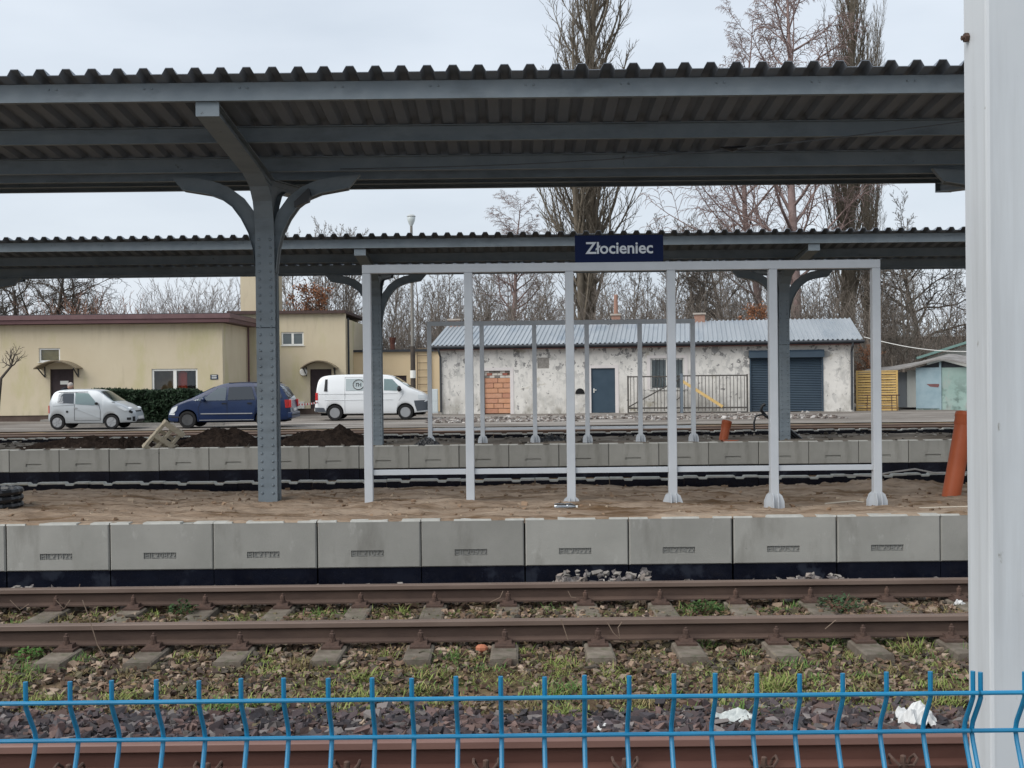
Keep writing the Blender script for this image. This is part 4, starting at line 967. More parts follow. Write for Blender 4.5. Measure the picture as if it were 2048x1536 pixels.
# --- gate leaning before the window
g0 = W.rect(1255, 749, 1362, 820, -0.9); g1 = W.rect(1362, 749, 1496, 820, -0.9)
mg = mat('gate_metal', (0.055, 0.052, 0.05), (0.10, 0.09, 0.08), rough=0.8, scale=6)
for (gr, lab, wood) in ((g0, 'dark metal bar gate with diagonal braces in front of the barred window', False), (g1, 'dark metal bar gate with a yellow diagonal board beside the roller shutter', True)):
    gt = empty('bar_gate', W.o + W.t * gr[0] - W.n * 0.9, W.ang + (0.02 if wood else 0), lab, 'gate')
    Lg = gr[1] - gr[0]; z0, z1 = 0.12, gr[3]
    if not wood: z1 -= 0.05
    fr_ = MB(); fr_.box(0, Lg, -0.03, 0.03, z1 - 0.06, z1).box(0, Lg, -0.03, 0.03, z0 + 0.1, z0 + 0.17).box(0, Lg, -0.03, 0.03, z0 - 0.12, z0 - 0.04)
    fr_.box(0, 0.07, -0.035, 0.035, 0, z1 + 0.02).box(Lg - 0.07, Lg, -0.035, 0.035, 0, z1 + 0.02); fr_.build('gate_frame', mg, gt, local=True)
    n = int(Lg / 0.15); bar = MB().box(-0.014, 0.014, -0.014, 0.014, z0, z1 - 0.06).mesh('bar', mg)
    for i in range(1, n):
        if not wood and 0.35 < i / n < 0.45: continue
        o = mkobj('bar', bar, gt); o.location.x = i * Lg / n
    if wood: MB().bar((0.05, -0.06, z1 - 0.25), (Lg * 0.62, -0.06, z0 + 0.18), 0.03, 0.13).build('diagonal_board', mat('fresh_board', (0.56, 0.38, 0.14), (0.62, 0.44, 0.2), scale=4), gt, local=True); MB().box(-0.03, 0.10, -0.08, 0.06, 0, z1 + 0.08).build('gate_post', mat('gate_post_grey', (0.14, 0.17, 0.20)), gt, local=True)
    else:
        MB().bar((0.07, -0.05, z0 + 0.2), (Lg * 0.98, -0.05, z1 - 0.15), 0.04, 0.06).bar((Lg * 0.72, -0.055, z0 + 0.15), (Lg, -0.055, z0 + 0.65), 0.04, 0.05).build('diagonal_brace', mg, gt, local=True)

# --- yellow wooden screen, little rack, shed, distant hall
S = Wall('wooden_screen', 1712, 52.0, 1796, 51.5, 'yellow wooden lamella screen between the white building and the shed', 'screen', z=0.05)
M_ywood = mat('yellow_wood', (0.47, 0.31, 0.11), (0.55, 0.38, 0.15), rough=0.85, scale=3, stretch=(0.5, 1, 5))
zs_ = S.uv(1750, 741)[1]
f = MB(); f.box(0, 0.08, 0, 0.06, 0, zs_).box(S.L - 0.08, S.L, 0, 0.06, 0, zs_).box(S.L/2 - 0.03, S.L/2 + 0.03, 0.02, 0.05, 0, zs_).box(0.08, S.L - 0.08, 0, 0.06, zs_ - 0.06, zs_); f.build('screen_frame', M_ywood, S.root, local=True)
nl = 15; hl = (zs_ - 0.06) / nl
for i in range(nl):
    o = MB(); 
    for j in range(6):
        ua, ub = 0.08 + (S.L - 0.16) * j / 6, 0.08 + (S.L - 0.16) * (j + 1) / 6
        ya, yb = 0.03 + 0.025 * math.sin(j / 6 * 2 * math.pi + i * math.pi), 0.03 + 0.025 * math.sin((j + 1) / 6 * 2 * math.pi + i * math.pi)
        za, zb = i * hl + 0.012, (i + 1) * hl - 0.022
        o.add([(ua, ya - 0.02, za), (ub, yb - 0.02, za), (ub, yb, zb), (ua, ya, zb), (ua, ya + 0.01, za), (ub, yb + 0.01, za), (ub, yb + 0.03, zb), (ua, ya + 0.03, zb)], [(0, 1, 2, 3), (4, 7, 6, 5), (0, 4, 5, 1), (3, 2, 6, 7), (0, 3, 7, 4), (1, 5, 6, 2)])
    o.build('lamella', M_ywood, S.root, local=True)
r0 = S.rect(1733, 789, 1795, 822, -0.5)
rk = empty('metal_rack', S.o + S.t * r0[0] - S.n * 0.6, S.ang, 'small rusty metal trestle rack in front of the yellow wooden screen', 'rack')
Lr = r0[1] - r0[0]; zr2 = r0[3]
mr_ = mat('rack_rust', (0.06, 0.035, 0.028), (0.09, 0.05, 0.04))
MB().box(-0.1, Lr + 0.1, -0.03, 0.03, zr2 - 0.05, zr2).build('top_rail', mr_, rk, local=True); MB().box(0, Lr, -0.02, 0.02, 0.12, 0.16).build('bottom_rail', mr_, rk, local=True)
for uu in (0.02, 0.2, Lr - 0.24, Lr - 0.02): MB().bar((uu, 0, 0), (uu * 0.97 + 0.02, 0, zr2 - 0.05), 0.035, 0.035).build('leg', mr_, rk, local=True)
# shed
H = Wall('metal_shed', 1832, 52.0, 1936, 51.0, 'small blue-green painted shed with sagging roof behind the yellow screen', 'shed', z=0.05)
M_green = mat('shed_green', (0.23, 0.33, 0.30), (0.29, 0.39, 0.36), rough=0.8, scale=1.5, extra=[((0.12, 0.17, 0.155), 1.3, (1, 1, 1), 0.48, 0.56, 1.6, 0.6), ((0.30, 0.33, 0.31), 3.0, (1, 1, 0.4), 0.55, 0.66)])
M_shbl = mat('shed_blue', (0.22, 0.31, 0.35), (0.28, 0.37, 0.41), rough=0.7, scale=2, extra=[((0.19, 0.26, 0.29), 3, (1, 1, 0.4), 0.6, 0.7)])
hz_ = H.uv(1850, 733)[1]; dl = H.uv(1880, 760)[0]
MB().box(0.0, dl, -0.03, 0.0, 0.08, hz_ - 0.05).build('door', M_shbl, H.root, local=True)
q = MB(); q.prism([(0.45, hz_ * 0.60), (1.05, hz_ * 0.60), (0.95, hz_ * 0.52), (0.6, hz_ * 0.54)], 'y', -0.036, -0.031); q.build('rust_stain', mat('rust_patch', (0.15, 0.07, 0.07), (0.2, 0.1, 0.1)), H.root, local=True)
MB().box(0, H.L, 0.001, 3.5, 0, hz_ - 0.06).build('wall', M_green, H.root, local=True)
MB().box(dl - 0.03, dl + 0.06, -0.05, 0.0, 0, hz_ + 0.2).build('door_post', M_shbl, H.root, local=True)
MB().box(-0.9, -0.45, 0.6, 3.2, 0.12, hz_ - 0.25).build('side_cladding', mat('clad_grey', (0.22, 0.24, 0.26)), H.root, local=True)
MB().box(-0.45, -0.002, 0.45, 3.2, 0.12, hz_ - 0.15).build('side_cladding', mat('clad_white', (0.5, 0.52, 0.5)), H.root, local=True)
r_ = MB(); pts = [(-2.6, hz_ - 0.35), (-1.6, hz_ - 0.28), (-0.3, hz_ - 0.06), (1.0, hz_ + 0.28), (1.3, hz_ + 0.26), (H.L + 0.2, hz_ + 0.02)]
for (ua, za), (ub, zb) in zip(pts, pts[1:]):
    r_.add([(ua, -0.35, za), (ub, -0.35, zb), (ub, 3.6, zb + 0.25), (ua, 3.6, za + 0.25), (ua, -0.35, za + 0.07), (ub, -0.35, zb + 0.07), (ub, 3.6, zb + 0.32), (ua, 3.6, za + 0.32)], [(0, 1, 2, 3), (4, 7, 6, 5), (0, 4, 5, 1), (3, 2, 6, 7), (0, 3, 7, 4), (1, 5, 6, 2)])
r_.build('roof', mat('shed_roof', (0.16, 0.15, 0.14), (0.27, 0.26, 0.25), scale=2), H.root, local=True)
gbl = MB(); gbl.prism([(0.0, hz_ - 0.06), (1.15, hz_ + 0.24), (H.L, hz_ - 0.06)], 'y', 0.05, 0.12); gbl.build('gable_board', M_dark, H.root, local=True)
# second pale shed behind
K = Wall('garden_shed', 1855, 58, 1990, 57, 'pale green-roofed shed standing behind the blue-green shed', 'shed')
kz = K.uv(1870, 716)[1]; kr = K.uv(1960, 690)[1]
MB().box(0, K.L, 0, 3, 0, kz).build('wall', mat('shed_cream', (0.5, 0.5, 0.46), (0.56, 0.56, 0.52)), K.root, local=True)
MB().prism([(0, kz + 0.001), (K.L, kz + 0.001), (K.L, kr + 0.4)], 'y', 0, 3).build('gable', mat('shed_cream', (0.5, 0.5, 0.46)), K.root, local=True)
MB().bar((-0.5, 1.2, kz), (K.L + 0.2, 1.2, kr + 0.62), 4.0, 0.12).build('roof', mat('shed_green_roof', (0.13, 0.22, 0.20), (0.17, 0.27, 0.25)), K.root, local=True)
# distant grey hall
Hh = Wall('distant_hall', 1735, 92, 2100, 90, 'long distant grey hall with pale roof beyond the trees right of the white building', 'hall')
z1 = Hh.uv(1850, 669)[1]; z2 = Hh.uv(1850, 634, 8)[1]
MB().box(0, Hh.L, 0, 14, 0, z1).build('wall', mat('hall_grey', (0.25, 0.235, 0.215), (0.30, 0.28, 0.26), scale=0.5, stretch=(1, 1, 0.2)), Hh.root, local=True)
MB().prism([(-0.5, z1), (8, z2), (8, z2 - 0.2), (-0.5, z1 - 0.2)], 'x', -0.3, Hh.L + 0.3).build('roof', mat('hall_roof', (0.56, 0.60, 0.63), (0.64, 0.68, 0.70), scale=0.3), Hh.root, local=True)
MB().prism([(14.5, z1), (8, z2), (8, z2 - 0.2), (14.5, z1 - 0.2)], 'x', -0.3, Hh.L + 0.3).build('roof', MATS['hall_roof'], Hh.root, local=True)
# cable from the white building to the right
a = PY(1728, 674, 51); c = PY(1990, 702, 47); n = 14
tag(MB().tube([a.lerp(c, i / n) - Vector((0, 0, 0.25 * math.sin(math.pi * i / n))) for i in range(n + 1)], 0.018, 5).build('overhead_cable', mat('cable_white', (0.6, 0.6, 0.58))), 'white overhead cable running from the white building roof corner over the sheds', 'cable')
# lamp post
q = PY(827, 832, 52.5); lp = empty('street_lamp', (q.x, q.y, 0), 0, 'tall dark lamp post with pale lamp head rising above the farther canopy', 'street lamp')
zt = PY(826, 452, 52.5).z; qx = PY(826, 452, 52.5).x
MB().tube([(q.x, q.y, -0.3), (q.x, q.y, 3.2)], [0.13, 0.11], 10).build('lower_pole', mat('pole_wood', (0.05, 0.042, 0.036), (0.075, 0.062, 0.052)), lp, smooth=True)
MB().tube([(q.x, q.y, 3.2), (q.x, q.y, zt)], [0.085, 0.06], 10).build('upper_pole', mat('pole_conc', (0.17, 0.16, 0.145), (0.22, 0.21, 0.19)), lp, smooth=True)
MB().tube([(q.x, q.y, 1.75), (q.x, q.y, 2.1)], 0.135, 10).build('white_band', M_wframe, lp)
z4 = zt; MB().lathe([(0.05, 0), (0.09, 0.06), (0.15, 0.2), (0.19, 0.36), (0.17, 0.42)], 12, c=(q.x, q.y, z4)).build('lamp_glass', mat('lamp_glass', (0.55, 0.6, 0.6), rough=0.15, spec=0.6), lp, smooth=True)
MB().lathe([(0.20, 0.42), (0.2, 0.45), (0.12, 0.52), (0.0, 0.53)], 12, c=(q.x, q.y, z4)).build('lamp_cap', mat('lamp_cap', (0.4, 0.42, 0.42)), lp, smooth=True)
# ------------------------------------------------------------------ vehicles
M_tyre = mat('tyre', (0.012, 0.012, 0.013), (0.02, 0.02, 0.02), rough=0.85, scale=10)
M_rim = mat('rim_silver', (0.40, 0.41, 0.42), rough=0.35, metal=0.6)
M_rimd = mat('rim_dark', (0.06, 0.062, 0.065), (0.09, 0.092, 0.095), rough=0.5, metal=0.4)
M_cglass = glass_mat('car_glass', (0.55, 0.68, 0.62), 0.86)
M_cgdark = glass_mat('car_glass_tinted', (0.16, 0.18, 0.20), 0.94)
M_trim = mat('black_trim', (0.015, 0.016, 0.018), rough=0.6)
M_red = mat('tail_light_red', (0.42, 0.02, 0.02), rough=0.2, spec=0.6)
M_head = mat('head_light', (0.62, 0.66, 0.68), rough=0.12, spec=0.8)
M_seat = mat('car_seat', (0.05, 0.05, 0.052))
M_plate = mat('plate_white', (0.7, 0.7, 0.68))
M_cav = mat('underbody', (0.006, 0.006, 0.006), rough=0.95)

def interp(pts, x):
    for (xa, za), (xb, zb) in zip(pts, pts[1:]):
        if xa <= x <= xb: return za + (zb - za) * ((x - xa) / (xb - xa) if xb > xa else 0)
    return pts[-1][1] if x > pts[-1][0] else pts[0][1]
def smooth_profile(pts, it=2):
    for _ in range(it):
        q = [pts[0]]
        for a, b in zip(pts, pts[1:]):
            q += [(a[0]*0.75 + b[0]*0.25, a[1]*0.75 + b[1]*0.25), (a[0]*0.25 + b[0]*0.75, a[1]*0.25 + b[1]*0.75)]
        q.append(pts[-1]); pts = q
    return pts

class Car:
    # local axes: x from rear (0) to nose (L), y across, z up; the near side is y = -W
    def __init__(s, name, label, cat, L, W, top, sill, belt, wheels, wr, paint, ride=0.0, tumble=0.16, nose_taper=0.22, tail_taper=0.1):
        s.root = empty(name, (0, 0, 0), 0, label, cat); s.L, s.W, s.belt, s.tumble = L, W, belt, tumble
        s.top = smooth_profile(top, 2); s.sill = sill; s.wheels = wheels; s.wr = wr; s.nt, s.tt = nose_taper, tail_taper
        arch = wr * 1.16
        nst = int(L / 0.028); xsn = sorted(set([L * i / nst for i in range(nst + 1)] + [w + e for w in wheels for e in (-arch, arch, -arch - 0.002, arch + 0.002)]))
        xsn = [min(max(x, 0.001), L - 0.001) for x in xsn]
        rows = []
        for x in xsn:
            zt = interp(s.top, x); zb = interp(sill, x)
            for w in wheels:
                if abs(x - w) < arch: zb = max(zb, wr + math.sqrt(arch**2 - (x - w)**2))
            zb = min(zb, zt - 0.05)
            row = [(0.0, zb)]
            for f in (0.0, 0.02, 0.08, 0.22, 0.4, 0.6, 0.8, 0.92):
                z = zb + (zt - 0.05 - zb) * f; w = s.hw(x, z)
                row.append((w * (0.90 if f == 0 else 0.975 if f == 0.02 else 1.0), z))
            zz = zt - 0.05; w = s.hw(x, zz)
            row += [(w * 0.99 - 0.015, zt - 0.028), (w * 0.96 - 0.04, zt - 0.010), (w * 0.85 - 0.06, zt), (w * 0.5, zt + 0.010), (0.0, zt + 0.014)]
            rows.append(row)
        vs = []; fs = []; m = len(rows[0])
        for sgn in (-1, 1):
            b0 = len(vs)
            for x, row in zip(xsn, rows): vs += [(x, sgn * y, z) for y, z in row]
            for i in range(len(rows) - 1):
                for j in range(m - 1): fs.append((b0+i*m+j, b0+(i+1)*m+j, b0+(i+1)*m+j+1, b0+i*m+j+1))
            for e in (0, len(rows) - 1): fs.append(tuple(b0 + e*m + j for j in range(m)))
        bm_ = MB().add(vs, fs)
        s.body = bm_.build('body', paint, s.root, local=True, smooth=True)
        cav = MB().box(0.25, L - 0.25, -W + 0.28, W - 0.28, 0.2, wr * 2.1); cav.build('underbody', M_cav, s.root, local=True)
        for w in wheels:
            for sgn in (-1, 1):
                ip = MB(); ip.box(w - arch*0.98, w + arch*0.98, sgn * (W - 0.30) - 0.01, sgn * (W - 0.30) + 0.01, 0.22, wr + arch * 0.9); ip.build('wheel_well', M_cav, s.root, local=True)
    def hw(s, x, z):
        w = s.W
        u = x / s.L
        if u > 0.72: w -= s.nt * ((u - 0.72) / 0.28) ** 2.2
        if u < 0.2: w -= s.tt * ((0.2 - u) / 0.2) ** 2.2
        if s.L - x < 0.22: w -= 0.13 * (1 - (s.L - x) / 0.22) ** 2
        if x < 0.18: w -= 0.10 * (1 - x / 0.18) ** 2
        if z > s.belt: w -= s.tumble * (z - s.belt) / 0.6
        elif z < 0.35: w -= 0.10 * (0.35 - z)
        return w
    def patch(s, name, poly, m, off=0.013, parent=None, both=True, n=6, th=0.0):
        P = []
        for a, b in zip(poly, poly[1:] + poly[:1]):
            for k in range(n): P.append((a[0] + (b[0]-a[0])*k/n, a[1] + (b[1]-a[1])*k/n))
        cx = sum(p[0] for p in P)/len(P); cz = sum(p[1] for p in P)/len(P)
        for sgn in ((-1, 1) if both else (-1,)):
            mb = MB()
            vs = [(cx, sgn*(s.hw(cx, cz) + off), cz)]; 
            for f in (0.33, 0.66, 1.0):
                for p in P:
                    x, z = cx + (p[0]-cx)*f, cz + (p[1]-cz)*f; vs.append((x, sgn*(s.hw(x, z) + off), z))
            N = len(P); fs = [(0, 1+i, 1+(i+1) % N) for i in range(N)] + [(1+r*N+i, 1+(r+1)*N+i, 1+(r+1)*N+(i+1) % N, 1+r*N+(i+1) % N) for i in range(N) for r in (0, 1)]
            b0 = len(vs)
            for p in P: vs.append((p[0], sgn*(s.hw(*p) - 0.02), p[1]))
            fs += [(1+2*N+i, b0+i, b0+(i+1) % N, 1+2*N+(i+1) % N) for i in range(N)]
            mb.add(vs, fs)
            mb.build(name, m, parent or s.root, local=True)
    def line(s, name, pts, m, w=0.008, off=0.004, parent=None):
        for sgn in (-1, 1):
            mb = MB()
            for a, b in zip(pts, pts[1:]):
                n = 8
                for k in range(n):
                    p = [(a[0]+(b[0]-a[0])*t, a[1]+(b[1]-a[1])*t) for t in (k/n, (k+1)/n)]
                    mb.bar((p[0][0], sgn*(s.hw(*p[0]) + off), p[0][1]), (p[1][0], sgn*(s.hw(*p[1]) + off), p[1][1]), w, w)
            mb.build(name, m, parent or s.root, local=True)
    def glass_top(s, name, xa, xb, m, inset=0.10, off=0.022):
        n = 8; vs = []; 
        for i in range(n + 1):
            x = xa + (xb - xa)*i/n; z = interp(s.top, x); w = s.hw(x, z - 0.06) - inset
            for f in (-1, -0.5, 0, 0.5, 1): vs.append((x, w*f, z + off - 0.012*abs(f)**2))
        fs = [(i*5+j, (i+1)*5+j, (i+1)*5+j+1, i*5+j+1) for i in range(n) for j in range(4)]
        return MB().add(vs, fs).build(name, m, s.root, local=True, smooth=True)
    def add_wheels(s, rim, style='spoke', tw=0.17):
        for w in s.wheels:
            for sgn in (-1, 1):
                r = s.wr; yo = sgn * (s.W - 0.015); yi = sgn * (s.W - tw)
                t = MB().lathe([(r*0.62, yi), (r*0.9, yi), (r, yi + sgn*0.02), (r, yo - sgn*0.03), (r*0.965, yo - sgn*0.008), (r*0.80, yo), (r*0.66, yo - sgn*0.012), (r*0.64, yo - sgn*0.03)], 28, axis='y', c=(w, 0, r))
                to = t.build('wheel', M_tyre, s.root, local=True, smooth=True)
                k = MB(); yr = yo - sgn*0.02
                k.lathe([(r*0.70, yr + sgn*0.012), (r*0.66, yr + sgn*0.012), (r*0.60, yr - sgn*0.02), (r*0.58, yr - sgn*0.05)], 28, axis='y', c=(w, 0, r))
                k.lathe([(r*0.60, yr - sgn*0.06), (0.001, yr - sgn*0.055)], 24, axis='y', c=(w, 0, r))
                k.lathe([(r*0.18, yr - sgn*0.05), (r*0.17, yr + sgn*0.006), (0.001, yr + sgn*0.01)], 16, axis='y', c=(w, 0, r))
                if style == 'spoke':
                    for q in range(6):
                        a = q*math.pi/3; ca, sa = math.cos(a), math.sin(a)
                        k.bar((w + ca*r*0.12, yr, r + sa*r*0.12), (w + ca*r*0.64, yr, r + sa*r*0.64), 0.03, 0.055, up=(0, 1, 0))
                else:
                    k.lathe([(r*0.55, yr - sgn*0.045), (r*0.44, yr - sgn*0.012), (r*0.32, yr - sgn*0.012), (r*0.22, yr - sgn*0.04)], 24, axis='y', c=(w, 0, r))
                k.build('rim', rim, to, local=True, smooth=True)
                if style != 'spoke':
                    h = MB()
                    for q in range(8):
                        a = q*math.pi/4 + 0.2; h.lathe([(r*0.085, yr - sgn*0.03), (r*0.085, yr - sgn*0.006), (0.001, yr - sgn*0.006)], 8, axis='y', c=(w + math.cos(a)*r*0.5, 0, r + math.sin(a)*r*0.5))
                    h.build('rim_slots', M_cav, to, local=True)
    def finish(s, px_rear, px_nose, Y):
        a = PY(px_rear, 850, Y); b = PY(px_nose, 850, Y)
        f = 1 if b.x > a.x else -1
        # near side plane at Y: root centre is W behind
        s.root.location = (a.x, Y + s.W, 0.02)
        s.root.rotation_euler.z = 0 if f > 0 else math.pi
        sc = abs(b.x - a.x) / s.L
        s.root.scale = (sc, sc, sc)
        s.root.location.y = Y + s.W * sc

# -- silver microcar (nose to the right)
M_silver = mat('silver_paint', (0.43, 0.46, 0.48), rough=0.33, metal=0.3, coat=0.3)
c = Car('microcar', 'small silver two-door microcar parked in front of the yellow building door', 'car', 3.22, 0.74,
        [(0, 0.50), (0.015, 0.62), (0.06, 0.95), (0.17, 1.25), (0.30, 1.42), (0.62, 1.455), (1.2, 1.465), (1.75, 1.44), (1.90, 1.40), (2.20, 1.18), (2.48, 0.985), (2.75, 0.90), (2.98, 0.77), (3.12, 0.65), (3.19, 0.5), (3.22, 0.42)],
        [(0, 0.36), (0.10, 0.26), (0.6, 0.22), (2.3, 0.21), (2.9, 0.24), (3.15, 0.24), (3.22, 0.30)], 0.92, (0.40, 2.37), 0.265, M_silver, tumble=0.17, nose_taper=0.20, tail_taper=0.12)
c.patch('side_window', [(0.42, 0.99), (0.45, 1.28), (0.54, 1.33), (0.99, 1.33), (1.01, 0.95)], M_cgdark, 0.024)
c.patch('side_window', [(1.07, 0.93), (1.05, 1.34), (1.52, 1.32), (1.90, 0.90), (1.72, 0.88)], M_cglass)
c.glass_top('windscreen', 1.93, 2.46, M_cglass, 0.09); c.glass_top('rear_window', 0.07, 0.26, M_cgdark, 0.12)
c.patch('tail_light', [(0.03, 0.60), (0.03, 0.88), (0.09, 0.88), (0.09, 0.60)], M_red, n=2)
c.patch('head_light', [(2.58, 0.82), (2.75, 0.83), (2.98, 0.68), (2.85, 0.66)], M_head, n=3)
c.patch('fog_light', [(2.92, 0.42), (3.06, 0.42), (3.06, 0.33), (2.92, 0.33)], M_trim, n=3)
c.patch('lower_grille', [(3.10, 0.28), (3.10, 0.45), (3.17, 0.45), (3.17, 0.28)], M_trim, n=2)
c.patch('upper_grille', [(2.98, 0.62), (3.02, 0.70), (3.12, 0.62), (3.08, 0.56)], M_trim, n=2)
c.line('door_gap', [(1.04, 0.34), (1.04, 0.93)], M_trim, 0.009); c.line('door_gap', [(1.93, 0.90), (1.98, 0.7), (1.98, 0.34)], M_trim, 0.009); c.line('door_gap', [(1.04, 0.33), (1.98, 0.33)], M_trim, 0.008)
c.line('side_crease', [(1.05, 0.78), (1.95, 0.42)], M_silver, 0.022); c.line('door_gap', [(0.25, 0.86), (1.04, 0.90)], M_trim, 0.006)
c.patch('fuel_cap', [(0.74, 0.62), (0.74, 0.69), (0.81, 0.69), (0.81, 0.62)], M_trim, n=2)
c.patch('door_handle', [(1.02, 0.76), (1.02, 0.81), (1.14, 0.80), (1.14, 0.76)], M_rim, 0.02, n=2)
for sg_ in (-1, 1): MB().ball((1.86, sg_*0.80, 0.945), 0.09, 10, 6, (0.7, 0.7, 0.55)).build('wing_mirror', M_trim, c.root, local=True, smooth=True)
c.line('roof_gutter', [(0.42, 1.36), (1.5, 1.37)], M_trim, 0.016); c.add_wheels(M_rim)
MB().box(3.19, 3.232, -0.26, 0.26, 0.36, 0.46).build('number_plate', M_plate, c.root, local=True)
MB().box(3.16, 3.226, -0.42, 0.42, 0.26, 0.34).build('front_intake', M_trim, c.root, local=True)
MB().box(3.02, 3.14, -0.28, 0.28, 0.60, 0.665).build('nose_grille', M_trim, c.root, local=True)
for sg_ in (-1, 1): MB().ball((2.96, sg_*0.50, 0.735), 0.12, 10, 6, (1.0, 0.8, 0.55)).build('head_lamp', M_head, c.root, local=True, smooth=True)
c.line('wiper', [(2.40, 0.99), (2.52, 0.97)], M_trim, 0.012)
c.finish(92, 269, 42.0)

# -- dark blue people carrier (nose to the left)
M_cblue = mat('blue_paint', (0.007, 0.020, 0.066), (0.009, 0.024, 0.075), rough=0.3, metal=0.0, coat=0.12, scale=2, spec=0.4)
c = Car('people_carrier', 'dark blue people carrier parked beside the hedge, partly behind the riveted column', 'car', 4.62, 0.90,
        [(0, 0.45), (0.02, 0.62), (0.06, 1.0), (0.16, 1.16), (0.40, 1.55), (0.62, 1.63), (1.6, 1.68), (2.3, 1.665), (2.65, 1.60), (3.1, 1.40), (3.62, 1.13), (3.80, 1.07), (4.20, 0.93), (4.45, 0.78), (4.57, 0.62), (4.62, 0.45)],
        [(0, 0.34), (0.12, 0.28), (0.8, 0.24), (3.5, 0.23), (4.3, 0.24), (4.55, 0.26), (4.62, 0.34)], 1.02, (0.97, 3.80), 0.315, M_cblue, tumble=0.20, nose_taper=0.26, tail_taper=0.12)
c.patch('side_window', [(2.38, 1.02), (2.37, 1.50), (2.72, 1.46), (3.24, 1.06), (3.2, 1.02)], M_cglass)
c.patch('quarter_window', [(3.30, 1.01), (3.28, 1.08), (3.12, 1.22), (3.55, 1.03)], M_cglass, n=3)
c.patch('side_window', [(1.30, 1.05), (1.45, 1.52), (2.28, 1.51), (2.31, 1.03)], M_cgdark)
c.patch('side_window', [(0.30, 1.10), (0.48, 1.50), (1.36, 1.52), (1.20, 1.06)], M_cgdark)
c.glass_top('windscreen', 2.85, 3.55, M_cglass, 0.10); c.glass_top('rear_window', 0.07, 0.42, M_cgdark, 0.10)
c.patch('head_light', [(4.18, 0.84), (4.40, 0.76), (4.52, 0.56), (4.35, 0.56), (4.22, 0.68)], M_head, n=3)
c.patch('indicator', [(4.28, 0.55), (4.54, 0.55), (4.55, 0.50), (4.3, 0.50)], M_head, n=2)
c.patch('tail_light', [(0.03, 0.72), (0.06, 1.02), (0.22, 1.02), (0.20, 0.72)], M_red, n=3)
c.line('chrome_strip', [(1.40, 0.535), (3.30, 0.535)], M_rim, 0.035, 0.010); c.line('sill_strip', [(1.35, 0.30), (3.35, 0.30)], M_rim, 0.02, 0.012)
for pts in ([(2.33, 0.32), (2.33, 1.0)], [(3.36, 0.38), (3.40, 0.75), (3.28, 1.0)], [(1.28, 0.66), (1.36, 0.42), (1.40, 0.34)], [(1.28, 0.68), (1.24, 1.04)]): c.line('door_gap', pts, M_trim, 0.008)
for x0 in (2.36, 1.42): c.patch('door_handle', [(x0, 0.89), (x0, 0.93), (x0 + 0.16, 0.93), (x0 + 0.16, 0.89)], M_trim, 0.02, n=2)
for sg_ in (-1, 1): MB().ball((3.18, sg_*0.98, 1.06), 0.12, 10, 6, (0.6, 0.8, 0.6)).build('wing_mirror', M_cblue, c.root, local=True, smooth=True)
c.patch('front_bumper_trim', [(4.10, 0.44), (4.58, 0.44), (4.58, 0.40), (4.10, 0.40)], M_trim, n=3)
for yy in (-0.45, 0.45):
    for x0 in (2.5, 1.55): MB().box(x0 - 0.12, x0 + 0.08, yy - 0.22, yy + 0.22, 0.9, 1.25).box(x0 - 0.08, x0 + 0.02, yy - 0.12, yy + 0.12, 1.27, 1.42).build('seat_back', M_seat, c.root, local=True)
MB().box(-0.02, 0.05, -0.22, 0.22, 0.60, 0.70).build('number_plate', M_plate, c.root, local=True)
MB().box(-0.045, 0.12, -0.80, 0.80, 0.34, 0.56).build('rear_bumper', M_cblue, c.root, local=True, bevel=0.03)
MB().box(-0.05, 0.0, -0.80, 0.80, 0.44, 0.47).build('bumper_strip', M_trim, c.root, local=True)
for sg_ in (-1, 1): MB().box(-0.012, 0.08, min(sg_*0.60, sg_*0.79), max(sg_*0.60, sg_*0.79), 0.73, 1.02).build('tail_lamp', M_red, c.root, local=True, bevel=0.015)
c.line('roof_rail', [(0.6, 1.655), (2.3, 1.66)], M_trim, 0.03, -0.05)
c.add_wheels(M_rimd, 'steel'); c.finish(581, 330, 41.9)

# -- white panel van (nose to the right)
M_vwhite = mat('van_white', (0.70, 0.72, 0.73), rough=0.3, coat=0.5)
M_bump = mat('bumper_grey', (0.07, 0.08, 0.095), rough=0.6)
c = Car('panel_van', 'white panel van with round black logo parked before the tall yellow block', 'van', 4.80, 0.93,
        [(0, 0.5), (0.03, 0.62), (0.07, 1.0), (0.13, 1.55), (0.24, 1.80), (0.5, 1.88), (1.2, 1.91), (2.9, 1.90), (3.25, 1.83), (3.45, 1.72), (3.8, 1.48), (4.06, 1.30), (4.30, 1.20), (4.55, 1.10), (4.70, 0.98), (4.77, 0.8), (4.80, 0.5)],
        [(0, 0.40), (0.2, 0.33), (1.0, 0.26), (3.3, 0.25), (4.2, 0.28), (4.7, 0.32), (4.80, 0.40)], 1.18, (0.87, 3.82), 0.32, M_vwhite, tumble=0.15, nose_taper=0.2, tail_taper=0.06)
c.patch('rear_vent_window', [(0.43, 1.22), (0.47, 1.72), (0.57, 1.72), (0.57, 1.22)], M_trim, n=3)
c.patch('side_panel_window', [(1.34, 1.24), (1.34, 1.74), (2.72, 1.74), (2.72, 1.24)], mat('frosted_film', (0.33, 0.38, 0.39), (0.36, 0.41, 0.42), rough=0.3, scale=3), n=4)
c.patch('side_window', [(2.93, 1.24), (2.93, 1.72), (3.28, 1.70), (3.68, 1.28), (3.66, 1.22)], M_cglass)
lg = MB(); yl = -(c.hw(1.9, 1.49) + 0.012)
def lpt(x, z): return (x, -(c.hw(x, z) + 0.022), z)
lc = (1.87, 1.49)
lg.tube([lpt(lc[0] + 0.225*math.cos(a*math.pi/16), lc[1] + 0.20*math.sin(a*math.pi/16)) for a in range(33)], 0.016, 6, caps=False)
lg.build('logo_ring', M_trim, c.root, local=True)
lw = MB()
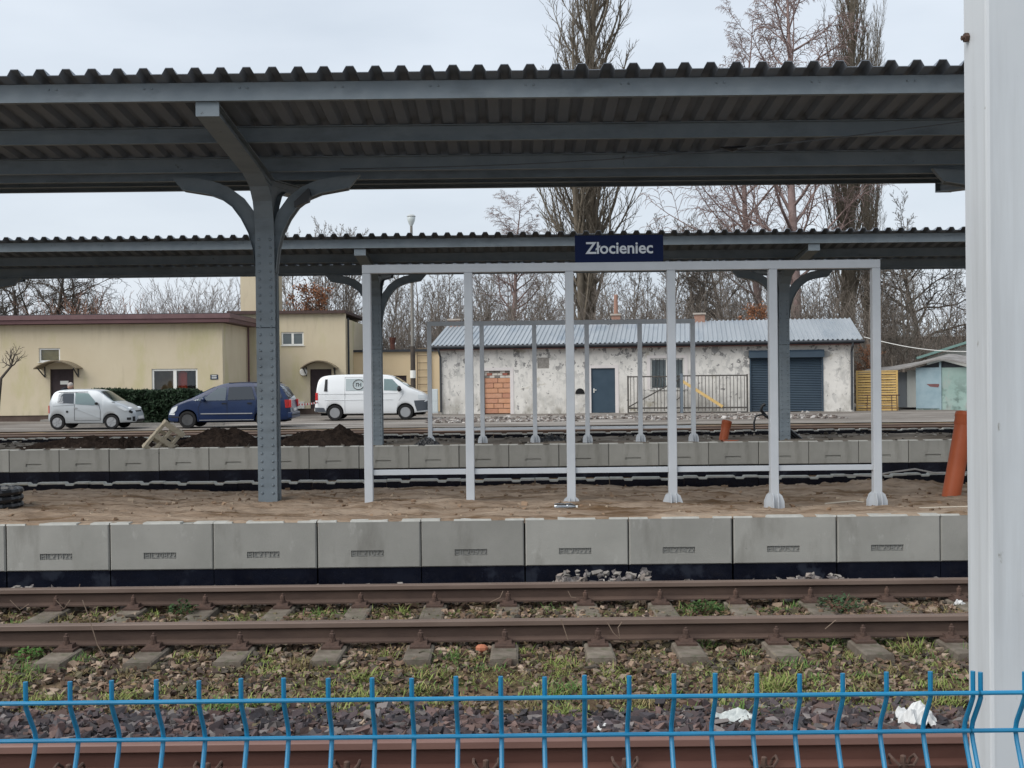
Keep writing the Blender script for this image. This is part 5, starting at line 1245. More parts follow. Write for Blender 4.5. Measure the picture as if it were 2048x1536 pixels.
lw.tube([lpt(lc[0] + 0.21*math.cos(a*math.pi/16), lc[1] + 0.185*math.sin(a*math.pi/16)) for a in range(33)], 0.008, 6, caps=False)
lw.build('logo_ring_inner', M_plate, c.root, local=True)
lt = MB()
for (x0, x1, z0, z1) in ((1.76, 1.79, 1.41, 1.56), (1.79, 1.88, 1.53, 1.56), (1.85, 1.88, 1.41, 1.53), (1.90, 1.93, 1.47, 1.50), (1.95, 1.98, 1.41, 1.56)):
    p = [lpt(x0, z0), lpt(x1, z0), lpt(x1, z1), lpt(x0, z1)]; lt.add(p, [(0, 1, 2, 3)])
lt.build('logo_letters', M_trim, c.root, local=True)
c.glass_top('windscreen', 3.36, 4.02, M_cglass, 0.08)
c.patch('tail_light', [(0.05, 0.85), (0.06, 1.16), (0.17, 1.16), (0.17, 0.85)], M_red, n=2)
c.patch('head_light', [(4.34, 1.04), (4.60, 1.04), (4.74, 0.98), (4.74, 0.88), (4.36, 0.86)], M_head, n=3)
c.patch('front_bumper', [(4.18, 0.80), (4.78, 0.82), (4.78, 0.40), (4.30, 0.36), (4.22, 0.6)], M_bump, 0.012, n=4)
c.patch('rear_bumper', [(0.03, 0.36), (0.03, 0.55), (0.42, 0.53), (0.50, 0.36)], M_bump, 0.02, n=4)
for pts in ([(1.30, 0.36), (1.30, 1.80)], [(2.80, 0.32), (2.80, 1.80)], [(1.30, 1.80), (2.8, 1.80)], [(3.55, 0.80), (3.72, 1.05), (3.74, 1.22)], [(0.2, 1.10), (3.5, 1.10)]): c.line('door_gap', pts, mat('gap_grey', (0.2, 0.21, 0.22)), 0.008)
c.line('side_moulding', [(0.45, 0.86), (3.3, 0.86)], M_vwhite, 0.02)
c.patch('door_handle', [(2.62, 1.10), (2.62, 1.14), (2.76, 1.14), (2.76, 1.10)], M_trim, 0.02, n=2)
for sg_ in (-1, 1): MB().ball((3.58, sg_*1.04, 1.30), 0.15, 10, 6, (0.6, 0.7, 0.85)).build('wing_mirror', M_trim, c.root, local=True, smooth=True)
for yy in (-0.45, 0.45): MB().box(2.75, 2.95, yy - 0.22, yy + 0.22, 0.9, 1.4).build('seat_back', M_seat, c.root, local=True)
MB().box(4.74, 4.83, -0.72, 0.72, 0.36, 0.66).build('front_bumper_face', M_bump, c.root, local=True, bevel=0.03)
MB().box(4.74, 4.80, -0.45, 0.45, 0.86, 0.98).build('grille', M_trim, c.root, local=True)
MB().box(4.82, 4.84, -0.26, 0.26, 0.46, 0.57).build('number_plate', M_plate, c.root, local=True)
c.add_wheels(M_rim, 'steel'); c.finish(628, 858, 48.0)
# barrier tape between the cars
a = PY(575, 808, 46); b_ = PY(640, 804, 48.2); n = 24; tb = MB(); mw_, mr2 = MB(), MB()
for i in range(n):
    p, q = a.lerp(b_, i/n), a.lerp(b_, (i+1)/n); sag = lambda t: Vector((0, 0, -0.06*math.sin(math.pi*t)))
    (mw_ if i % 2 else mr2).bar(p + sag(i/n), q + sag((i+1)/n), 0.006, 0.075)
tp = empty('barrier_tape', (a.x, a.y, 0.9), 0, 'red and white barrier tape stretched behind the blue people carrier', 'tape')
mw_.build('white_stripes', M_plate, tp); mr2.build('red_stripes', mat('tape_red', (0.5, 0.05, 0.04)), tp)
# ------------------------------------------------------------------ bare winter trees
def tubes_mesh(name, tubes, m, k=3):
    """tubes: list of (points (N,3), radii (N,)); grouped by N and swept with k sides"""
    by = {}
    for p, r in tubes: by.setdefault(len(p), []).append((p, r))
    VV = []; FF = []; base = 0
    for N, L in by.items():
        P = np.array([a for a, _ in L]); Rr = np.array([b for _, b in L]); n = len(L)
        T = np.empty_like(P); T[:, 1:-1] = P[:, 2:] - P[:, :-2]; T[:, 0] = P[:, 1] - P[:, 0]; T[:, -1] = P[:, -1] - P[:, -2]
        T /= np.linalg.norm(T, axis=-1, keepdims=True) + 1e-9
        ref = np.where(np.abs(T[:, :1, 2:3]) > 0.9, np.array([1.0, 0, 0]), np.array([0, 0, 1.0])) * np.ones_like(T)
        U = np.cross(T, ref); U /= np.linalg.norm(U, axis=-1, keepdims=True) + 1e-9; Wv = np.cross(T, U)
        ang = 2 * np.pi * np.arange(k) / k
        V = P[:, :, None] + Rr[:, :, None, None] * (U[:, :, None] * np.cos(ang)[:, None] + Wv[:, :, None] * np.sin(ang)[:, None])
        idx = base + np.arange(n * N * k).reshape(n, N, k)
        a = idx[:, :-1]; b = np.roll(a, -1, 2); d = idx[:, 1:]; c = np.roll(d, -1, 2)
        FF.append(np.stack([a, b, c, d], -1).reshape(-1, 4)); VV.append(V.reshape(-1, 3)); base += n * N * k
    return np_mesh(name, np.concatenate(VV), np.concatenate(FF), m, True)
def nrm(v): return v / (np.linalg.norm(v) + 1e-9)
def side_dir(d, ang, az):
    ref = np.array([0, 0, 1.0]) if abs(d[2]) < 0.9 else np.array([1.0, 0, 0])
    u = nrm(np.cross(d, ref)); w = np.cross(d, u)
    return d * math.cos(ang) + (u * math.cos(az) + w * math.sin(az)) * math.sin(ang)
def grow(g, out, p, d, L, r, lvl, sp):
    n = sp['seg'][lvl]; pts = [p]; cur = d; st = L / n
    for i in range(n):
        cur = nrm(cur + g.normal(0, sp['wob'][lvl], 3) + np.array([0, 0, sp['up'][lvl]]) * (i + 1) / n)
        pts.append(pts[-1] + cur * st)
    pts = np.array(pts); rr = r * np.linspace(1, sp['tip'][lvl], n + 1); out[lvl].append((pts, rr))
    if lvl + 1 >= len(sp['seg']): return
    k = sp['n'][lvl]; k = int(k * (0.75 + 0.5 * g.random())) if lvl else k
    az = g.random() * 6.28
    for i in range(k):
        t = sp['start'][lvl] + (1 - sp['start'][lvl]) * ((i + g.random()) / k); t = min(t, 0.99)
        f = t * n; j = int(f); q = pts[j] + (pts[j + 1] - pts[j]) * (f - j); dd = nrm(pts[j + 1] - pts[j])
        az += 2.4 + g.normal(0, 0.4); ang = sp['ang'][lvl] * (0.75 + 0.5 * g.random())
        shape = sp['shape'](t) if lvl == 0 else 1.0 - 0.45 * t
        Lc = L * sp['ratio'][lvl] * shape * (0.75 + 0.5 * g.random())
        rc = max(min(rr[j] * 0.62, sp['rmax'][lvl + 1] * (0.7 + 0.6 * g.random())), sp['rmin'])
        grow(g, out, q, side_dir(dd, ang, az), Lc, rc, lvl + 1, sp)
SPEC = {
 'poplar': dict(H=28, r=0.44, seg=[12, 7, 5, 3], n=[58, 11, 8], start=[0.16, 0.12, 0.1], ang=[0.50, 0.42, 0.5], ratio=[0.24, 0.36, 0.45], wob=[0.03, 0.06, 0.09, 0.12], up=[0.05, 0.42, 0.30, 0.22],
                tip=[0.06, 0.15, 0.25, 0.4], rmax=[0, 0.10, 0.03, 0.017], rmin=0.015, shape=lambda t: 1.0 - 0.62 * t ** 1.5, mat='bark_poplar'),
 'birch': dict(H=22, r=0.30, seg=[12, 7, 5, 5], n=[38, 11, 10], start=[0.22, 0.2, 0.1], ang=[0.85, 0.7, 0.7], ratio=[0.30, 0.38, 0.55], wob=[0.05, 0.10, 0.12, 0.10], up=[0.03, 0.16, -0.12, -0.55],
               tip=[0.06, 0.15, 0.3, 0.5], rmax=[0, 0.09, 0.028, 0.019], rmin=0.015, shape=lambda t: 1.15 - 0.85 * t, mat='bark_birch'),
 'spread': dict(H=9.5, r=0.28, seg=[6, 9, 6, 4], n=[15, 13, 12], start=[0.22, 0.18, 0.12], ang=[0.95, 0.8, 0.75], ratio=[0.62, 0.45, 0.42], wob=[0.09, 0.22, 0.24, 0.22], up=[0.0, 0.10, 0.06, 0.04],
                tip=[0.25, 0.18, 0.3, 0.5], rmax=[0, 0.13, 0.042, 0.018], rmin=0.015, shape=lambda t: 1.0 - 0.3 * t, mat='bark_dark'),
 'thin': dict(H=12, r=0.10, seg=[10, 5, 4, 3], n=[30, 8, 5], start=[0.25, 0.2, 0.15], ang=[0.75, 0.65, 0.6], ratio=[0.20, 0.42, 0.45], wob=[0.05, 0.12, 0.14, 0.16], up=[0.03, 0.26, 0.12, 0.08],
              tip=[0.10, 0.25, 0.4, 0.5], rmax=[0, 0.035, 0.022, 0.017], rmin=0.015, shape=lambda t: 1.1 - 0.7 * t, mat='bark_thin'),
 'oldleaf': dict(H=7.5, r=0.14, seg=[7, 6, 4, 3], n=[20, 8, 5], start=[0.15, 0.15, 0.15], ang=[0.9, 0.7, 0.7], ratio=[0.42, 0.42, 0.45], wob=[0.06, 0.14, 0.16, 0.16], up=[0.02, 0.15, 0.08, 0.0],
                 tip=[0.12, 0.25, 0.4, 0.5], rmax=[0, 0.045, 0.024, 0.017], rmin=0.015, shape=lambda t: 1.1 - 0.7 * t, mat='bark_dark'),
}
BARK = {'bark_poplar': ((0.105, 0.09, 0.07), (0.16, 0.138, 0.11)), 'bark_birch': ((0.16, 0.115, 0.105), (0.23, 0.175, 0.165)), 'bark_dark': ((0.055, 0.048, 0.042), (0.09, 0.078, 0.066)),
        'bark_thin': ((0.115, 0.10, 0.085), (0.17, 0.145, 0.125)), 'bark_red': ((0.19, 0.11, 0.08), (0.25, 0.155, 0.12)), 'bark_grey': ((0.17, 0.155, 0.145), (0.23, 0.21, 0.2))}
BARK = {k_: tuple(tuple(min(0.4, 1.22 * q_) for q_ in c_) for c_ in v_) for k_, v_ in BARK.items()}
for kx, (c1, c2) in BARK.items(): mat(kx, c1, c2, rough=0.95, scale=3, spec=0.1)
def multi_bush(g, H, n, wob, up, lean, r0=0.03, seg=(6, 4, 3), nc=(9, 5)):
    sp = dict(seg=list(seg), n=list(nc), start=[0.25, 0.15], ang=[0.55, 0.6], ratio=[0.38, 0.42], wob=[wob, wob * 1.5, wob * 1.8], up=[up, 0.16, 0.08], tip=[0.2, 0.35, 0.5], rmax=[0, 0.022, 0.017], rmin=0.015, shape=lambda t: 1.1 - 0.6 * t)
    out = [[], [], []]
    for i in range(n):
        a = g.random() * 6.28; l = lean * math.sqrt(g.random()); p = np.array([math.cos(a), math.sin(a), 0]) * 0.4 * g.random()
        grow(g, out, p + np.array([0, 0, -0.1]), nrm(np.array([math.cos(a) * l, math.sin(a) * l, 1])), H * (0.6 + 0.5 * g.random()), r0 * (0.7 + 0.6 * g.random()), 0, sp)
    return out
PROTO = {}
def leaves_mesh(name, g, pts, size, m, n_per=3):
    pts = np.asarray(pts); n = len(pts) * n_per
    c = np.repeat(pts, n_per, 0) + g.normal(0, 0.12, (n, 3))
    a = g.normal(size=(n, 3)); a /= np.linalg.norm(a, axis=1, keepdims=True); b = np.cross(a, g.normal(size=(n, 3))); b /= np.linalg.norm(b, axis=1, keepdims=True)
    s = size * g.uniform(0.6, 1.3, (n, 1)); V = np.stack([c - a*s, c + b*s*0.55, c + a*s, c - b*s*0.55], 1).reshape(-1, 3)
    return np_mesh(name, V, np.arange(n * 4).reshape(-1, 4), m)
def proto(kind, seed):
    key = (kind, seed)
    if key in PROTO: return PROTO[key]
    g = np.random.default_rng(seed * 101 + sum(map(ord, kind)))
    if kind in SPEC:
        sp = SPEC[kind]; out = [[] for _ in sp['seg']]
        if kind == 'poplar':
            for i in range(3):
                dx = np.array([g.normal(0, 0.25), g.normal(0, 0.25), 0]) if i else np.zeros(3)
                s2 = dict(sp); s2['n'] = [70 if i == 0 else 30, 10, 7]
                grow(g, out, np.array([0, 0, -0.3]) + dx * 0.3, nrm(np.array([dx[0] * 0.18, dx[1] * 0.18, 1])), sp['H'] * (1 if i == 0 else 0.72 + 0.1 * g.random()), sp['r'] * (1 if i == 0 else 0.55), 0, s2)
        else: grow(g, out, np.array([0, 0, -0.3]), np.array([0, 0, 1.0]), sp['H'], sp['r'], 0, sp)
        tm = tubes_mesh('trunk', out[0], MATS[sp['mat']], 8); H = sp['H']; bm = MATS[sp['mat']]
    else:
        bm = MATS[{'shoots': 'bark_grey', 'redbush': 'bark_red'}[kind]]
        H = {'shoots': 8.0, 'redbush': 5.5}[kind]
        out = multi_bush(g, H, 26 if kind == 'shoots' else 34, 0.06, 0.08, 0.55 if kind == 'shoots' else 0.75)
        tm = tubes_mesh('trunk', out[0], bm, 4)
    big = tubes_mesh('crown', [x for l in out[1:] for x in l], bm, 3)
    lv = None
    if kind == 'oldleaf':
        tips = [p[-1] for p, r in out[-1]] + [p[1] for p, r in out[-1]]
        lv = leaves_mesh('dead_leaves', g, tips, 0.085, mat('dead_leaf', (0.20, 0.085, 0.045), (0.30, 0.14, 0.07), scale=8, rough=0.9), 2)
    zz = np.empty(len(big.vertices) * 3, np.float32); big.vertices.foreach_get('co', zz); H = float(np.quantile(zz[2::3], 0.998))
    PROTO[key] = (tm, big, lv, H); return PROTO[key]
def tree(kind, seed, px, Y, top_py, label, group=None, cat='tree', name='bare_tree', rz=None, lean=0.0, widen=1.0, z=0.0):
    tm, cm, lv, H = proto(kind, seed)
    q = PY(px, 750, Y); h = PY(px, top_py, Y).z - z; s = h / H
    r_ = empty(name, (q.x, Y, z), rnd.random() * 6.28 if rz is None else rz, label, cat, group)
    r_.scale = (s * widen, s * widen, s); r_.rotation_euler.y = lean
    mkobj('trunk', tm, r_); mkobj('crown', cm, r_)
    if lv: mkobj('dead_leaves', lv, r_)
    return r_
G_thin = 'thin bare trees of the wood behind the buildings'
tree('poplar', 4, 1178, 78, -330, 'very tall bare poplar rising behind the station name sign', None, name='poplar_tree', rz=0.3, widen=1.15)
tree('poplar', 2, 1692, 76, -280, 'very tall thick-trunked bare poplar behind the roller shutter end of the white building', None, name='poplar_tree', rz=2.0, widen=0.75)
tree('poplar', 3, 1737, 84, 10, 'slender upright poplar standing beside the thick-trunked poplar', None, name='poplar_tree', rz=4.0, widen=0.55)
tree('birch', 1, 1592, 72, -200, 'tall drooping birch with reddish twigs beside the thick-trunked poplar', None, name='birch_tree', rz=1.0, widen=1.0)
tree('birch', 2, 1530, 76, -30, 'wide drooping birch with arching side branches behind the white building roof', None, name='birch_tree', rz=3.3, widen=0.95)
tree('birch', 3, 1020, 80, 374, 'medium weeping birch with reddish twigs beside the poplar behind the name sign', None, name='birch_tree', rz=0.5, widen=1.5)
tree('spread', 1, 30, 66, 500, 'gnarled dark bare tree behind the maroon roof edge, next to the canopy bracket', None, rz=0.4, widen=1.1)
tree('spread', 2, 92, 68, 505, 'broad gnarled bare tree with crooked limbs behind the long yellow building', None, rz=2.2, widen=1.1)
tree('spread', 1, -60, 70, 480, 'large dark bare tree at the end of the long yellow building', None, rz=3.6)
tree('spread', 2, 140, 74, 548, 'lower crooked bare tree beside the reddish bushes behind the yellow building', None, rz=4.4)
tree('spread', 1, 2010, 64, 400, 'wide bare tree with long hanging branches beyond the sheds', None, rz=1.4, widen=1.25)
tree('spread', 2, 1850, 74, 470, 'crooked bare tree above the distant hall roof', None, rz=0.2, widen=1.0)
tree('spread', 2, 1470, 70, 480, 'crooked bare tree behind the chimney-less part of the corrugated roof', None, rz=5.2, widen=0.9)
for px, top, sd in ((185, 585, 1), (225, 592, 2), (262, 603, 1), (150, 575, 2), (300, 622, 2)):
    tree('redbush', sd, px, 66 + (px % 5), top, 'reddish brown twiggy bush behind the maroon roof edge', 'reddish bushes behind the long yellow building', 'bush', 'twiggy_bush')
for px, top, sd in ((345, 560, 1), (385, 545, 2), (425, 540, 1), (462, 545, 2), (285, 585, 1), (315, 580, 2)):
    tree('shoots', sd, px, 67 + (px % 4), top, 'pale bush of upright bare shoots behind the maroon roof edge near the tower', 'pale shoot bushes near the tower', 'bush', 'twiggy_bush')
tree('oldleaf', 1, 632, 62, 568, 'small oak keeping rusty brown leaves behind the tall yellow block', None, name='oak_tree')
tree('oldleaf', 2, 600, 63, 592, 'low oak sapling with rusty brown leaves beside the tower', None, name='oak_tree')
tree('oldleaf', 1, 1512, 60, 610, 'rusty orange-leaved bush just above the corrugated roof', None, cat='bush', name='leafy_bush')
tree('oldleaf', 2, 1732, 56, 690, 'brown-leaved bush above the yellow wooden screen', None, cat='bush', name='leafy_bush')
th = []
for px in list(range(575, 730, 13)): th.append((px, rnd.uniform(70, 82), rnd.choice([455, 480, 520, 560])))
for px in list(range(735, 1010, 11)): th.append((px, rnd.uniform(65, 84), rnd.choice([490, 520, 545, 560, 580])))
for px in list(range(1015, 1300, 16)): th.append((px, rnd.uniform(65, 86), rnd.choice([500, 530, 560, 590])))
for px in list(range(1300, 1460, 17)): th.append((px, rnd.uniform(70, 86), rnd.choice([430, 500, 545, 570])))
for px in list(range(1455, 1700, 11)): th.append((px, rnd.uniform(64, 84), rnd.choice([500, 520, 550, 570])))
for px in list(range(1700, 1960, 24)): th.append((px, rnd.uniform(62, 84), rnd.choice([480, 520, 560, 590])))
for px, top in ((1365, 425), (1405, 440), (1803, 380), (660, 440), (700, 452), (1385, 470)): th.append((px, 76, top))
for i, (px, Y, top) in enumerate(th):
    tree('thin', 1 + i % 4, px + rnd.uniform(-4, 4), Y, top, 'slender bare tree of the wood behind the buildings', G_thin, lean=rnd.uniform(-0.03, 0.03), widen=rnd.uniform(0.8, 1.2))
for px, top, w_ in ((1748, 520, 1.9), (1772, 500, 1.5), (1803, 505, 2.2), (1790, 540, 1.4)):
    tree('thin', 2, px, 60, top, 'dark straight bare trunk rising between the screen and the distant hall', 'bare trunks beside the distant hall', widen=w_ * 0.8)
# undergrowth thicket: one mass nobody could count
g = np.random.default_rng(77); tb = []
for i in range(3600):
    pxx = rnd.choice([rnd.uniform(0, 520), rnd.uniform(560, 1010), rnd.uniform(900, 1330), rnd.uniform(1280, 1730), rnd.uniform(1280, 1980)]); Y = rnd.uniform(62.5, 74)
    q = PY(pxx, 750, Y); h = rnd.uniform(2.5, 7.0) * (0.8 if pxx < 520 else 1); d = nrm(np.array([g.normal(0, 0.22), g.normal(0, 0.22), 1.0])); p = np.array([q.x, Y, -0.2]); pts = [p]
    for k in range(5):
        d = nrm(d + g.normal(0, 0.10, 3)); pts.append(pts[-1] + d * h / 5)
    r0 = rnd.uniform(0.015, 0.035); tb.append((np.array(pts), np.linspace(r0, 0.008, 6)))
    for k in range(7):
        j = 1 + k % 4; dd = nrm(side_dir(nrm(pts[j + 1] - pts[j]), 0.7, rnd.random() * 6.28) + np.array([0, 0, 0.2])); L_ = rnd.uniform(0.5, 1.5); p0 = pts[j] + (pts[j+1] - pts[j]) * rnd.random()
        p1 = p0 + dd * L_ * 0.5; d2 = nrm(dd + g.normal(0, 0.25, 3)); tb.append((np.array([p0, p1, p1 + d2 * L_ * 0.5]), np.array([0.016, 0.014, 0.012])))
tag(mkobj('thicket', tubes_mesh('thicket', tb, MATS['bark_thin'], 3)), 'tangled bare undergrowth along the edge of the wood behind the buildings', 'thicket', kind='stuff')
# little tree before the yellow building
tw = empty('small_tree', (PY(-8, 850, 47).x, 47, 0.0), 0, 'small pruned bare tree beside the brown door of the long yellow building', 'tree')
g2 = np.random.default_rng(3); out_ = [[], [], []]
q0 = PY(-8, 850, 47); pA = PY(2, 757, 47); pB = PY(22, 733, 47)
out_[0].append((np.array([[q0.x, 47, -0.2], [(q0.x + pA.x)/2, 47, 0.9], [pA.x, 47, pA.z], [pB.x, 47, pB.z]]), np.array([0.09, 0.07, 0.06, 0.045])))
spx = dict(seg=[5, 4, 3], n=[5, 4], start=[0.2, 0.2], ang=[0.7, 0.6], ratio=[0.5, 0.5], wob=[0.2, 0.2, 0.2], up=[0.2, 0.1, 0.1], tip=[0.3, 0.4, 0.5], rmax=[0, 0.024, 0.017], rmin=0.006, shape=lambda t: 1 - 0.4 * t)
for (tx, ty) in ((25, 697), (12, 700), (52, 716), (48, 690), (5, 715)):
    t_ = PY(tx, ty, 47); v = np.array(t_ - pB); o3 = [[], [], []]; grow(g2, o3, np.array(pB), nrm(v), float(np.linalg.norm(v)), 0.032, 0, spx); out_[1] += o3[0]; out_[2] += o3[1] + o3[2]
W0 = np.array(WO[tw.name])
mkobj('trunk', tubes_mesh('trunk', [(p - W0, r) for p, r in out_[0]], MATS['bark_dark'], 7), tw); mkobj('crown', tubes_mesh('crown', [(p - W0, r) for l in out_[1:] for p, r in l], MATS['bark_dark'], 4), tw)

# ------------------------------------------------------------------ hedge
x0, x1 = PY(160, 850, 45.2).x, PY(402, 850, 45.2).x; zt = PY(280, 775, 45.2).z
hg = empty('hedge', ((x0 + x1)/2, 46, 0.0), 0, 'dense dark green evergreen hedge under the window of the long yellow building', 'hedge')
g = np.random.default_rng(9); n = 15000
U = g.random((n, 3)); X = x0 + (x1 - x0) * U[:, 0]; prof = 0.92 + 0.10 * fbm(X * 1.2, X * 0 + 1, 5) * 2; edge = np.clip(np.minimum((X - x0) / 0.5, (x1 - X) / 0.5), 0, 1) ** 0.4
Z = 0.05 + U[:, 1] ** 0.8 * (zt - 0.05) * prof * (0.55 + 0.45 * edge); Yd = 45.2 + 1.5 * U[:, 2] ** 1.8 + 0.25 * fbm(X * 2, Z * 2.5, 6)
up_ = g.random(n) < 0.3; Z[up_] = ((zt) * prof * (0.55 + 0.45 * edge))[up_] - g.random(up_.sum()) ** 2 * 0.25
c = np.stack([X, Yd, Z], -1) - np.array([(x0 + x1)/2, 46, 0])
a = g.normal(size=(n, 3)) * np.array([1, 0.7, 0.6]) + np.array([0, -0.3, -0.25]); a /= np.linalg.norm(a, axis=1, keepdims=True); b = np.cross(a, g.normal(size=(n, 3))); b /= np.linalg.norm(b, axis=1, keepdims=True)
s = g.uniform(0.07, 0.15, (n, 1)); V = np.stack([c - a*s, c + b*s*0.34, c + a*s, c - b*s*0.34], 1).reshape(-1, 3)
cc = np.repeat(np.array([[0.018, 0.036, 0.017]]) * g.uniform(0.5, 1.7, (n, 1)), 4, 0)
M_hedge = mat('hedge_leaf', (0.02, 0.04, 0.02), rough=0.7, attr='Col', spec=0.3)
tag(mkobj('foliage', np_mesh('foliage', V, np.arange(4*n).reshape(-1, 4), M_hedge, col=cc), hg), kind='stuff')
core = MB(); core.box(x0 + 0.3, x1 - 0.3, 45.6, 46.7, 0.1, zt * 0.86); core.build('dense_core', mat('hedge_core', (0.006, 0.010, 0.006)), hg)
for k in range(6): xx = x0 + (x1 - x0) * (k + 0.5) / 6; MB().tube([(xx, 46, -0.1), (xx + 0.1, 46, 0.4)], 0.05, 6).build('stem', MATS['bark_dark'], hg)
kb = MB(); kb.box(x0 - 0.4, x1 + 1.0, 44.75, 44.9, -0.1, 0.13); tag(kb.build('kerb', mat('kerb_concrete', (0.22, 0.21, 0.195), (0.3, 0.29, 0.27))), 'low concrete kerb at the foot of the evergreen hedge', 'kerb', kind='structure')

# ------------------------------------------------------------------ person stooping behind the silver microcar
def skin_figure(name, joints, edges, radii, m, parent, root_i=0, sub=2):
    me = bpy.data.meshes.new(name); me.from_pydata(joints, edges, []); me.materials.append(m)
    ob = bpy.data.objects.new(name, me); COL.objects.link(ob)
    md = ob.modifiers.new('skin', 'SKIN'); md.use_smooth_shade = True
    sv = me.skin_vertices[0].data if me.skin_vertices else None
    if sv is None:
        import bmesh
        bm = bmesh.new(); bm.from_mesh(me); bm.verts.layers.skin.verify(); bm.to_mesh(me); bm.free(); sv = me.skin_vertices[0].data
    for i, r_ in enumerate(radii): sv[i].radius = r_ if isinstance(r_, tuple) else (r_, r_); sv[i].use_root = (i == root_i)
    ob.modifiers.new('sub', 'SUBSURF').levels = sub
    dg = bpy.context.evaluated_depsgraph_get(); m2 = bpy.data.meshes.new_from_object(ob.evaluated_get(dg)); bpy.data.objects.remove(ob)
    m2.materials.clear(); m2.materials.append(m); m2.name = name
    return mkobj(name, m2, parent)
hp = PY(141, 773, 44.6); bx_ = PY(126, 775, 44.6).x
pr = empty('person', (bx_ - 0.12, 44.6, 0.02), 0, 'person in a dark jacket stooping behind the roof of the silver microcar', 'person')
H0 = 0.95; hx = hp.x - (bx_ - 0.12); hz = hp.z - 0.02
J = [(0, 0, H0), (0.06, 0, H0 + 0.22), (0.15, 0, hz - 0.12), (0.22, 0, hz - 0.05), (0.16, -0.19, hz - 0.13), (0.28, -0.25, hz - 0.38), (0.48, -0.2, hz - 0.55), (0.55, -0.19, hz - 0.58),
     (0.16, 0.19, hz - 0.13), (0.28, 0.25, hz - 0.38), (0.48, 0.2, hz - 0.55), (0.55, 0.19, hz - 0.58),
     (0.0, -0.10, H0 - 0.06), (0.03, -0.11, 0.50), (-0.03, -0.11, 0.08), (0.10, -0.12, 0.04), (0.0, 0.10, H0 - 0.06), (0.03, 0.11, 0.50), (-0.03, 0.11, 0.08), (0.10, 0.12, 0.04)]
E = [(0, 1), (1, 2), (2, 3), (2, 4), (4, 5), (5, 6), (6, 7), (2, 8), (8, 9), (9, 10), (10, 11), (0, 12), (12, 13), (13, 14), (14, 15), (0, 16), (16, 17), (17, 18), (18, 19)]
RR = [(0.15, 0.13), (0.15, 0.14), (0.16, 0.15), 0.06, 0.085, 0.065, 0.05, 0.04, 0.085, 0.065, 0.05, 0.04, 0.10, 0.075, 0.055, 0.045, 0.10, 0.075, 0.055, 0.045]
skin_figure('body', J, E, RR, mat('dark_clothes', (0.016, 0.018, 0.024), (0.026, 0.028, 0.036), rough=0.95, scale=6), pr)
M_skin = mat('skin', (0.50, 0.31, 0.23), rough=0.6)
hd = MB(); hd.ball((0, 0, 0), 0.115, 14, 10, (0.92, 0.78, 1.1)); hd.ball((0.10, 0, -0.02), 0.022, 6, 5, (1, 0.8, 1.3)); hd.ball((-0.01, -0.09, -0.01), 0.025, 6, 5, (1, 0.5, 1.4)); hd.ball((-0.01, 0.09, -0.01), 0.025, 6, 5, (1, 0.5, 1.4)); hd.ball((0.075, 0, -0.085), 0.035, 8, 5, (1, 1.1, 0.7))
ho = hd.build('head', M_skin, pr, local=True, smooth=True); ho.location = (hx, 0, hz); ho.rotation_euler.y = R(35)
hr = MB(); hr.ball((-0.02, 0, 0.025), 0.121, 14, 10, (0.90, 0.80, 1.0)); hro = hr.build('hair', mat('grey_hair', (0.30, 0.27, 0.25), (0.4, 0.36, 0.33), scale=20), ho, local=True, smooth=True); hro.location = (-0.012, 0, 0.012)
for s_ in (-1, 1): MB().ball((0.092, s_*0.035, 0.012), 0.013, 6, 5).build('eye', M_trim, ho, local=True)
for s_ in (-1, 1):
    hn = MB(); hn.ball((0.60, s_*0.19, hz - 0.60), 0.045, 8, 6, (1.1, 0.5, 0.8))
    for k in range(4): hn.tube([(0.63, s_*0.19 + (k - 1.5)*0.02, hz - 0.605), (0.67, s_*0.19 + (k - 1.5)*0.022, hz - 0.63), (0.685, s_*0.19 + (k - 1.5)*0.022, hz - 0.66 - 0.004*k)], 0.009, 6)
    hn.tube([(0.59, s_*0.16, hz - 0.59), (0.63, s_*0.14, hz - 0.61), (0.655, s_*0.145, hz - 0.63)], 0.010, 6); hn.build('hand', M_skin, pr, local=True, smooth=True)

# ------------------------------------------------------------------ things on the platforms
def heap(name, cx, cy, lx, ly, h, seed, m, label, cat, z=PT - 0.06, peaks=()):
    n = 70; u = np.linspace(-1.15, 1.15, n); X, Yg = np.meshgrid(u, u); r = np.sqrt(X**2 + Yg**2)
    ang = np.arctan2(Yg, X); rim = 1 + 0.25 * fbm(np.cos(ang) * 1.5 + 5, np.sin(ang) * 1.5 + 5, seed); q = r / rim
    Z = h * np.clip(1 - q ** 1.5, -0.15, 1) * (0.85 + 0.9 * fbm(X * 2.6 + 3, Yg * 2.6, seed)) + 0.14 * fbm(X * 8, Yg * 8, seed + 1) * np.clip(1.25 - q, 0, 1) + 0.11 * fbm(X * 20, Yg * 20, seed + 2, 3)
    for (pxu, ph, pw_) in peaks: Z = Z + ph * np.exp(-((X - pxu) / pw_) ** 2 - (Yg / 0.4) ** 2)
    V = np.stack([cx * 0 + X * lx, Yg * ly, Z], -1).reshape(-1, 3); idx = np.arange(n*n).reshape(n, n)
    F = np.stack([idx[:-1, :-1], idx[:-1, 1:], idx[1:, 1:], idx[1:, :-1]], -1).reshape(-1, 4)
    o = mkobj(name, np_mesh(name, V, F, m, False)); o.location = (cx, cy, z); return tag(o, label, cat)
def HX(a, b, Y): return (PY(a, 880, Y).x + PY(b, 880, Y).x)/2, abs(PY(b, 880, Y).x - PY(a, 880, Y).x)/2
